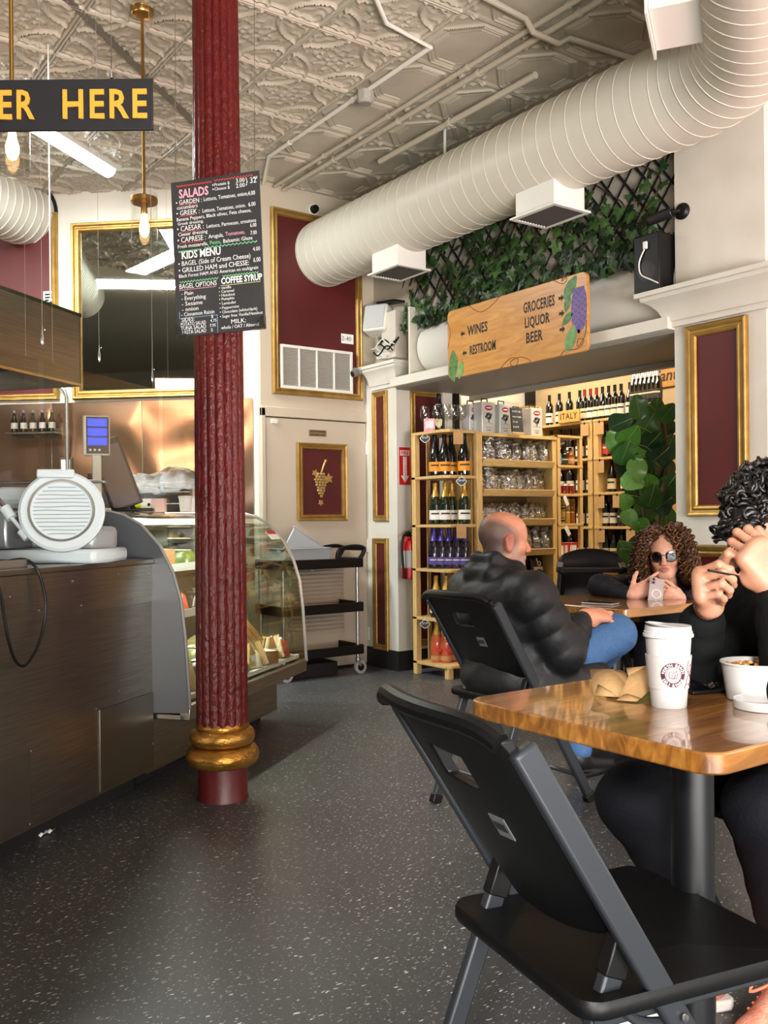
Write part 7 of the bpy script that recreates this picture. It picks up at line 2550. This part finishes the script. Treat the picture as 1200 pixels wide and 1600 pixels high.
j = SDF()
j.ell((.0, .03, .60), (.185, .235, .15), .06).ell((-.03, .03, .50), (.17, .23, .11), .05)
j.ell((-.05, .035, .735), (.165, .225, .13), .05).ell((-.06, .04, .83), (.14, .225, .10), .05)
j.cap((-.065, -.15, .85), (-.06, .23, .85), .088, .088, .04)
for k_ in range(5):
    a = k_ * 1.2566
    j.cap((-.055 + .085 * math.cos(a), .07 + .095 * math.sin(a), .925 + .0 * math.cos(a)), (-.055 + .085 * math.cos(a + 1.2566), .07 + .095 * math.sin(a + 1.2566), .925), .042, .042, .02)
    j.cap((-.045 + .082 * math.cos(a), .07 + .088 * math.sin(a), .955 - .038 * math.cos(a)), (-.045 + .082 * math.cos(a + 1.2566), .07 + .088 * math.sin(a + 1.2566), .955 - .038 * math.cos(a + 1.2566)), .026, .026, .02)
j.cap(SHR, ELR, .098, .084, .03, rip=(3, .011)).cap(ELR, (.155, -.18, .708), .084, .058, .02, rip=(2.6, .009)).cap((.15, -.18, .706), (.19, -.17, .728), .046, .042, .01)
j.cap(SHL, ELL, .098, .084, .03, rip=(3, .011)).cap(ELL, (.22, .09, .65), .084, .06, .02, rip=(2.6, .009))
j.cap((-.01, -.14, .47), (.22, -.20, .49), .10, .085, .05)
j.ell((-.045, .07, 1.0), (.062, .066, .08), .015, op='sub')
j.build('puffer_jacket', NYLON, t, .0065, noise_amp=.0016, noise_sc=30)
j = SDF()
j.ell((-.02, .02, .49), (.17, .2, .10), .05)
j.cap((.02, -.09, .505), (.36, -.205, .665), .098, .078, .05).cap((.36, -.205, .665), (.44, .12, .38), .078, .058, .03)
j.cap((.02, .12, .50), (.42, .11, .52), .10, .078, .05).cap((.42, .11, .52), (.455, .09, .12), .076, .056, .03)
j.build('jeans', DENIM, t, .0075, noise_amp=.0018, noise_sc=42)
for (p, q_, nm) in (((.455, .09, .055), (.60, .06, .035), 'shoe'), ((.45, .16, .34), (.54, .22, .25), 'shoe')):
    j = SDF()
    j.cap(p, q_, .045, .036, .03).cap((p[0] - .01, p[1], p[2] + .03), (p[0], p[1], p[2] + .06), .042, .042, .03)
    if p[2] < .1:
        j.box(((p[0] + q_[0]) / 2, (p[1] + q_[1]) / 2, .012), (.10, .035, .004), .008, .01)
    j.build(nm, BLACK, t, .007)

# ------------------------------------------------------------ the woman in sunglasses
WB = C(1.5, 4.9)
t = thing('person', 'woman with long curly brown hair and round sunglasses holding a phone, behind the far table', 'person', WB, -YAW)
WH = Vector((-.075, -.17, .962))
WM = frame_from(WH, (-.30, -.94, -.10), (-.06, 0, 1))
WI = WM.inverted()
s = SDF()
head(s, WM, .86, .93, ears=False, fem=True)
s.cap((-.015, 0, -.07), (-.03, 0, -.18), .048, .052, .03, WM)
s.ell((.02, .02, .62), (.15, .11, .2), .05).ell((.0, -.02, .74), (.17, .11, .1), .05)
SR, SL_w, ER, EL = (-.17, .06, .765), (.15, -.13, .765), (-.40, -.17, .80), (.20, -.38, .80)
wr, wl = at(987, 931, 4.53), at(1064, 938, 4.50)
IW = (Matrix.Translation(WB) @ Matrix.Rotation(-YAW, 4, 'Z')).inverted()
wr, wl = IW @ wr, IW @ wl
s.cap(SR, ER, .045, .040, .03).cap(ER, wr, .038, .024, .03).cap(SL_w, EL, .045, .04, .03).cap(EL, wl, .038, .024, .03)
s.cap((0, .05, .50), (-.33, -.1, .52), .085, .065, .05).cap((.1, -.1, .50), (-.2, -.32, .52), .085, .065, .05)
hand(s, wrist_frame(wr, (.75, .0, .40), (.15, .25, .9)), ((-15, 8, 5), (25, 45, 25), (35, 45, 30), (40, 45, 30)), 1, ((.55, .7, .1), 5), sc_=1.0)
hand(s, wrist_frame(wl, (-.86, -.12, .42), (.35, -.3, .8)), ((15, 25, 15), (20, 25, 15), (25, 30, 20), (30, 30, 20)), -1, ((.75, .3, -.6), 10), sc_=1.0)
s.build('body', SKIN, t, .0042, paint=toner('d59f86', [((.095, 0, -.0675), (.02, .024, .011), 'b5665c', .8, WI), ((.06, .045, -.03), (.03, .03, .03), 'd3917c', .6, WI), ((.06, -.045, -.03), (.03, .03, .03), 'd3917c', .6, WI), ((.11, 0, -.035), (.02, .02, .015), 'd08c77', .5, WI),
                                                       ((.085, .03, .018), (.02, .022, .005), '5a3d2c', .7, WI), ((.085, -.03, .018), (.02, .022, .005), '5a3d2c', .7, WI)]))
j = SDF()
j.ell((.03, .03, .62), (.175, .14, .22), .05).ell((.0, -.02, .735), (.19, .13, .10), .05)
j.cap(SR, ER, .070, .060, .03, rip=(3, .005)).cap(ER, Vector(ER).lerp(Vector(wr), .82), .060, .040, .025, rip=(3, .004))
j.cap(SL_w, EL, .070, .060, .03, rip=(3, .005)).cap(EL, Vector(EL).lerp(Vector(wl), .82), .060, .040, .025, rip=(3, .004))
j.cap((-.03, -.08, .80), (.05, -.1, .80), .05, .05, .03)
j.build('dark_jacket', mat('charcoal_jacket', '131418', .7, spec=.2, bump=.2, bscale=60), t, .008, noise_amp=.002, noise_sc=40)
j = SDF()
j.ell((.04, .05, .49), (.17, .15, .09), .05).cap((0, .05, .50), (-.33, -.1, .53), .095, .075, .05).cap((.1, -.1, .50), (-.2, -.32, .53), .095, .075, .05)
j.cap((-.33, -.1, .53), (-.34, -.1, .08), .07, .05, .03).cap((-.2, -.32, .53), (-.22, -.33, .08), .07, .05, .03)
j.build('trousers', NAVY, t, .011)
for x, y in ((-.36, -.13), (-.24, -.36)):
    SDF().cap((x + .02, y + .03, .05), (x - .05, y - .06, .04), .042, .036, .03).build('shoe', BLACK, t, .009)


def curls(name, M, starts, m, parent, rad, turns, seed, thick=.0035, fall=None, jitter=.3, seg=7, sides=4, taper=.6):
    r_ = random.Random(seed)
    b = MB()
    for (p, d, L) in starts:
        p, d = Vector(p), Vector(d).normalized()
        n_ = max(8, int(turns * L / .1 * seg))
        ph = r_.uniform(0, 6.28)
        pts, dirv, q = [], d.copy(), p.copy()
        rr = rad * r_.uniform(.6, 1.3)
        tn = turns * L / .1 * r_.uniform(.8, 1.2)
        for i in range(n_ + 1):
            u = i / n_
            if fall is not None:
                dirv = (dirv + Vector(fall) * (1.0 / n_) * 1.6 + Vector((r_.uniform(-1, 1), r_.uniform(-1, 1), r_.uniform(-1, 1))) * jitter / n_).normalized()
            q = q + dirv * (L / n_)
            a1 = dirv.orthogonal().normalized()
            a2 = dirv.cross(a1)
            a = ph + 2 * math.pi * tn * u
            pts.append(q + (a1 * math.cos(a) + a2 * math.sin(a)) * rr * min(1, .3 + 2 * u))
        b.tube(pts, [thick * (1 - (1 - taper) * i / n_) for i in range(n_ + 1)], sides, M=M, mi=r_.randrange(3))
    o = b.build(name, m, parent, ang=80)
    return o


HB = [mat('hair_brown_%d' % k, a, .45) for k, a in enumerate(('4a2f1b', '6b4526', '37220f'))]
rw_ = random.Random(77)
st_ = []
for k in range(430):
    a = rw_.uniform(-math.pi, math.pi)
    e = rw_.uniform(-.25, 1.35)
    v = Vector((math.cos(a) * math.cos(e), math.sin(a) * math.cos(e), math.sin(e)))
    if v.x > .62 and v.z < .72:
        continue
    if v.x > .35 and v.z < .35:
        continue
    p = Vector((-.012 + v.x * .098, v.y * .080, .030 + v.z * .094))
    d = Vector((v.x * .4 - .10, v.y * 1.0 + math.copysign(.12, v.y), v.z * .35 + .0))
    st_.append((p, d, rw_.uniform(.18, .27)))
# front locks parted to both sides of the face
for k in range(110):
    sgn = 1 if k % 2 else -1
    p = Vector((.070 + rw_.uniform(-.03, .012), sgn * rw_.uniform(.006, .055), .098 + rw_.uniform(-.022, .008)))
    st_.append((p, Vector((.05, sgn * 1.0, -.1)), rw_.uniform(.2, .27)))
curls('curly_hair', WM, st_, HB, t, .0085, 2.9, 5, .0045, (.0, 0, -2.6), .7)
cp_ = SDF()
cp_.ell((-.022, 0, .040), (.102, .092, .088), .02, WM)
for y in (-1, 1):
    cp_.cap((-.03, .07 * y, .0), (-.03, .125 * y, -.13), .045, .055, .03, WM)
cp_.cap((-.07, 0, 0), (-.085, 0, -.15), .07, .07, .03, WM)
cp_.ell((.095, 0, -.03), (.062, .066, .125), .012, WM, op='sub')
cp_.build('hair_under_layer', HB[2], t, .006, noise_amp=.003, noise_sc=70)
# sunglasses: a thing she wears
g = thing('sunglasses', 'round dark sunglasses with tortoiseshell frames on the woman', 'sunglasses', WB, -YAW)
TOR = mat('tortoiseshell', '2a1a12', .2, col2='4a2e1a', scale=60, coat=.5)
for y in (-1, 1):
    ring = [WM @ Vector((.098 - .010 * abs(math.cos(a) * 1 + y * 0) * 0 - .012 * (abs(y * .0345 + .0275 * math.cos(a)) / .062) ** 2, y * .0345 + .0275 * math.cos(a), -.003 + .0262 * math.sin(a))) for a in [2 * math.pi * k / 28 for k in range(28)]]
    MB().tube(ring, .0032, 8, closed=True).build('lens_rim', TOR, g)
    cen = sum(ring, Vector()) / 28
    MB().add([tuple(p) for p in ring] + [tuple(cen + (WM.to_3x3() @ Vector((.003, 0, 0))))], [(k, (k + 1) % 28, 28) for k in range(28)]).build('dark_lens', mat('dark_lens', '0a0606', .03, coat=1, spec=.9), g, ang=60)
    MB().tube([WM @ Vector(q) for q in ((.086, y * .061, .006), (.06, y * .078, .008), (.0, y * .086, .004), (-.02, y * .086, -.012))], .0026, 6).build('temple_arm', TOR, g)
MB().tube([WM @ Vector(q) for q in ((.099, -.009, .004), (.103, 0, .008), (.099, .009, .004))], .0028, 6).build('nose_bridge', TOR, g)
# her phone
pc_ = (at(1010, 903, 4.47) + at(1031, 903, 4.47) + at(1040, 948, 4.45) + at(1019, 949, 4.45)) / 4
ph = thing('smartphone', 'pale smartphone with a ring mark and two lenses held up by the woman', 'phone', pc_, -YAW - .1)
ph.rotation_euler = (-.35, .2, -YAW - .05)
MB().bx(-.036, .036, -.0045, .0045, -.073, .073).build('phone_case', mat('phone_case', 'a59a97', .35), ph, bevel=.006)
MB().bx(-.032, -.006, -.007, -.0045, .038, .068).build('camera_island', mat('phone_island', '8f8583', .3), ph, bevel=.003)
for z in (.061, .045):
    MB().lathe([(.001, .004), (.0055, .004), (.0058, 0)], 14, M=T(-.019, -.0065, z, rx=math.pi / 2)).build('phone_lens', BLACK, ph)
MB().lathe([(.020, 0), (.0225, 0), (.0225, .0006), (.020, .0006)], 32, M=T(.002, -.0046, -.008, rx=math.pi / 2)).bx(.0008, .0032, -.0052, -.0045, -.05, -.037).build('ring_mark', PAPERW, ph)
rg = tag(MB().tube([Vector((.0095 * math.cos(a), .0095 * math.sin(a), 0)) for a in [2 * math.pi * k / 18 for k in range(18)]], .0016, 6, closed=True).build('finger_ring', GOLD, None, at(1041, 917, 4.44), rot=(.5, 1.1, 0)), 'thin gold ring on the finger of the woman holding the phone', 'ring')

# ------------------------------------------------------------ the man with curly black hair
MBs = C(.96, 2.40)
IM = (Matrix.Translation(MBs) @ Matrix.Rotation(-YAW, 4, 'Z')).inverted()
L_ = lambda px, py, z: IM @ at(px, py, z)
t = thing('person', 'man with curly black hair and black sweater bent over the bowl, eating with a spoon', 'person', MBs, -YAW)
HC = L_(1219, 836, 2.26)
MM = frame_from(HC, (-.76, -.30, -.60), (-.55, -.15, .82))
MI = MM.inverted()
s = SDF()
head(s, MM, 1.08, 1.02)
s.cap((-.02, 0, -.07), (-.06, 0, -.18), .056, .060, .03, MM)
SR3, SL3 = (.0, .08, .93), (.16, -.24, .95)
ER3, WR3 = L_(1068, 1078, 2.19), L_(1106, 946, 2.05)
EL3, WL3 = L_(1245, 1075, 1.96), L_(1207, 915, 1.985)
s.ell((.07, -.05, .62), (.13, .14, .18), .05).ell((.08, -.07, .82), (.10, .14, .11), .05)
s.cap(SR3, ER3, .05, .042, .04).cap(ER3, WR3, .042, .028, .03).cap(SL3, EL3, .05, .042, .04).cap(EL3, WL3, .042, .03, .03)
KN3 = L_(990, 1252, 2.08)
AN3 = L_(1118, 1480, 2.27)
s.cap((-.04, .08, .52), KN3, .085, .062, .05).cap(KN3, AN3, .055, .038, .03)
KN4 = L_(1190, 1262, 1.98)
AN4 = L_(1236, 1500, 2.15)
s.cap((.08, -.14, .52), KN4, .085, .062, .05)
s.cap(KN4, AN4, .055, .038, .03)
hand(s, wrist_frame(WR3, (-.30, -.52, .42), (.12, .45, .9)), ((62, 78, 30), (72, 80, 30), (76, 82, 34), (78, 84, 36)), 1, ((.62, .55, -.42), 25), sc_=1.12)
hand(s, wrist_frame(WL3, (-.50, -.05, .86), (.85, .20, .50)), ((45, 75, 40), (50, 80, 40), (55, 80, 40), (60, 80, 40)), -1, ((.6, .6, -.4), 20), sc_=1.12)
s.build('body', SKIN, t, .0034, paint=toner('a9785f', [((.11, 0, -.036), (.022, .022, .018), 'd4806f', .7, MI), ((.06, .04, -.03), (.03, .03, .03), 'd18c76', .5, MI), ((.055, 0, -.09), (.06, .07, .035), 'a5887a', .6, MI), ((.095, 0, -.0675), (.02, .022, .01), 'b0685c', .8, MI),
                                                       ((.084, .03, .018), (.02, .024, .006), '2a201c', .8, MI), ((.084, -.03, .018), (.02, .024, .006), '2a201c', .8, MI)]))
j = SDF()
j.ell((.06, -.04, .62), (.18, .19, .22), .06).ell((.06, -.07, .84), (.16, .2, .15), .05)
j.cap(SR3, SL3, .075, .085, .05)
j.cap(SR3, ER3, .072, .066, .04, rip=(3, .006)).cap(ER3, Vector(ER3).lerp(Vector(WR3), .80), .066, .050, .03, rip=(3, .005))
j.cap(SL3, EL3, .085, .07, .04, rip=(3, .006)).cap(EL3, Vector(EL3).lerp(Vector(WL3), .84), .066, .046, .03, rip=(3, .005))
nk = MM @ Vector((-.06, 0, -.17))
for k_ in range(6):
    a = k_ * 1.0472
    M2 = MM @ Matrix.Translation((-.055, 0, -.165))
    j.cap((.066 * math.cos(a), .072 * math.sin(a), 0), (.066 * math.cos(a + 1.0472), .072 * math.sin(a + 1.0472), 0), .022, .022, .012, M2)
j.build('black_sweater', KNIT, t, .008, noise_amp=.0022, noise_sc=36)
j = SDF()
j.ell((.03, -.03, .50), (.19, .18, .10), .05)
j.cap((-.04, .08, .52), KN3, .10, .078, .05).cap(KN3, AN3, .076, .056, .03)
j.cap((.08, -.14, .52), KN4, .10, .08, .05).cap(KN4, AN4, .074, .054, .03)
j.build('navy_trousers', NAVY, t, .009, noise_amp=.002, noise_sc=36)
# hair: under layer and curls
HBk = [mat('hair_black_%d' % k, a, .38) for k, a in enumerate(('15110f', '1e1815', '0e0b0a'))]
cp_ = SDF()
cp_.ell((-.026, 0, .046), (.102, .088, .088), .02, MM).ell((.045, 0, .098), (.052, .068, .036), .02, MM)
cp_.ell((.105, 0, -.035), (.07, .12, .105), .012, MM, op='sub')
cp_.build('hair_under_layer', HBk[0], t, .005, noise_amp=.004, noise_sc=75)
r3 = random.Random(31)
st_ = []
for k in range(620):
    a = r3.uniform(-math.pi, math.pi)
    e = r3.uniform(-.45, 1.5)
    v = Vector((math.cos(a) * math.cos(e), math.sin(a) * math.cos(e), math.sin(e)))
    if v.x > .45 and v.z < .45:
        continue
    if v.x > .1 and v.z < -.05:
        continue
    st_.append((Vector((-.025 + v.x * .10, v.y * .088, .05 + v.z * .092)), v + Vector((r3.uniform(-.6, .6), r3.uniform(-.6, .6), r3.uniform(-.5, .5))), r3.uniform(.03, .05)))
for k in range(60):
    st_.append((Vector((.07 + r3.uniform(-.02, .02), r3.uniform(-.06, .06), .105)), Vector((1, r3.uniform(-.5, .5), -.1)), r3.uniform(.035, .055)))
curls('curly_hair', MM, st_, HBk, t, .0105, 3.2, 8, .0056, (0, 0, -.6), 1.2, seg=11, sides=5, taper=.8)
# sneaker
sA, sB = onz(1240, 1590, 0), onz(1105, 1715, 0)
ORS = mat('coral_mesh', 'd9785a', .7, col2='e39a80', scale=40, bump=.3, bscale=160)
sh = thing('sneaker', 'coral orange running shoe at the bottom right corner, in front of the other shoe', 'shoe', sA, math.atan2((sB - sA).y, (sB - sA).x), 'coral running shoes')
j = SDF()
j.cap((.0, 0, .065), (.20, .005, .045), .046, .036, .03).cap((.0, 0, .075), (-.0, 0, .105), .042, .040, .03).ell((.22, .005, .04), (.055, .042, .026), .03)
j.ell((0, 0, .15), (.035, .028, .05), .01, op='sub')
j.build('upper', ORS, sh, .005)
MB().prism([(-.055, -.025), (-.04, -.04), (.08, -.038), (.18, -.046), (.26, -.03), (.285, 0), (.26, .034), (.18, .046), (.08, .036), (-.04, .038), (-.055, .025)], 0, .026).build('sole', mat('sole_white', 'd9d4cc', .6), sh, bevel=.006)
for k in range(5):
    x = .065 + k * .024
    MB().tube(spline([Vector(q) for q in ((x - .005, -.034, .078 - k * .003), (x + .004, -.012, .094 - k * .006), (x + .012, .012, .094 - k * .006), (x + .018, .034, .078 - k * .003))], 3), .004, 6).build('lace', mat('lace_coral', 'f0906c', .7), sh)
MB().tube(spline([Vector(q) for q in ((.07, -.01, .095), (.05, -.05, .10), (.09, -.06, .07), (.07, -.015, .098))], 4), .0035, 6).build('lace', mat('lace_coral', ''), sh)
SDF().cap((-.0, 0, .10), (-.03, 0, .17), .036, .036, .01).build('pink_sock', mat('sock_pink', 'e0405a', .8), sh, .006)
for k, ch in enumerate(('UB', 'OO')):
    text(ch, .034, BLACK, sh, (.03 + k * .06, -.047 + .004 * k, .05 - .008 * k), rot=(math.pi / 2 - .35, 0, 0), bold=.001, name='shoe_print')
sC, sD = onz(1105, 1572, 0), onz(985, 1592, 0)
dup(sh, sC, math.atan2((sD - sC).y, (sD - sC).x), 'coral orange running shoe behind the black table post')
# spoon in his right hand
s0, s1 = at(1142, 898, 1.96), at(1182, 906, 2.06)
sp_ = thing('spoon', 'thin black spoon held to the mouth of the man with curly hair', 'spoon', s0)
d_ = s1 - s0
MB().tube([-d_ * .8, -d_ * .1, d_ * .75], [.0028, .0026, .0026], 6).build('spoon_handle', BLACK, sp_)
MB().ball(tuple(d_ * .98), (.016, .012, .005), 12).build('spoon_bowl', BLACK, sp_)
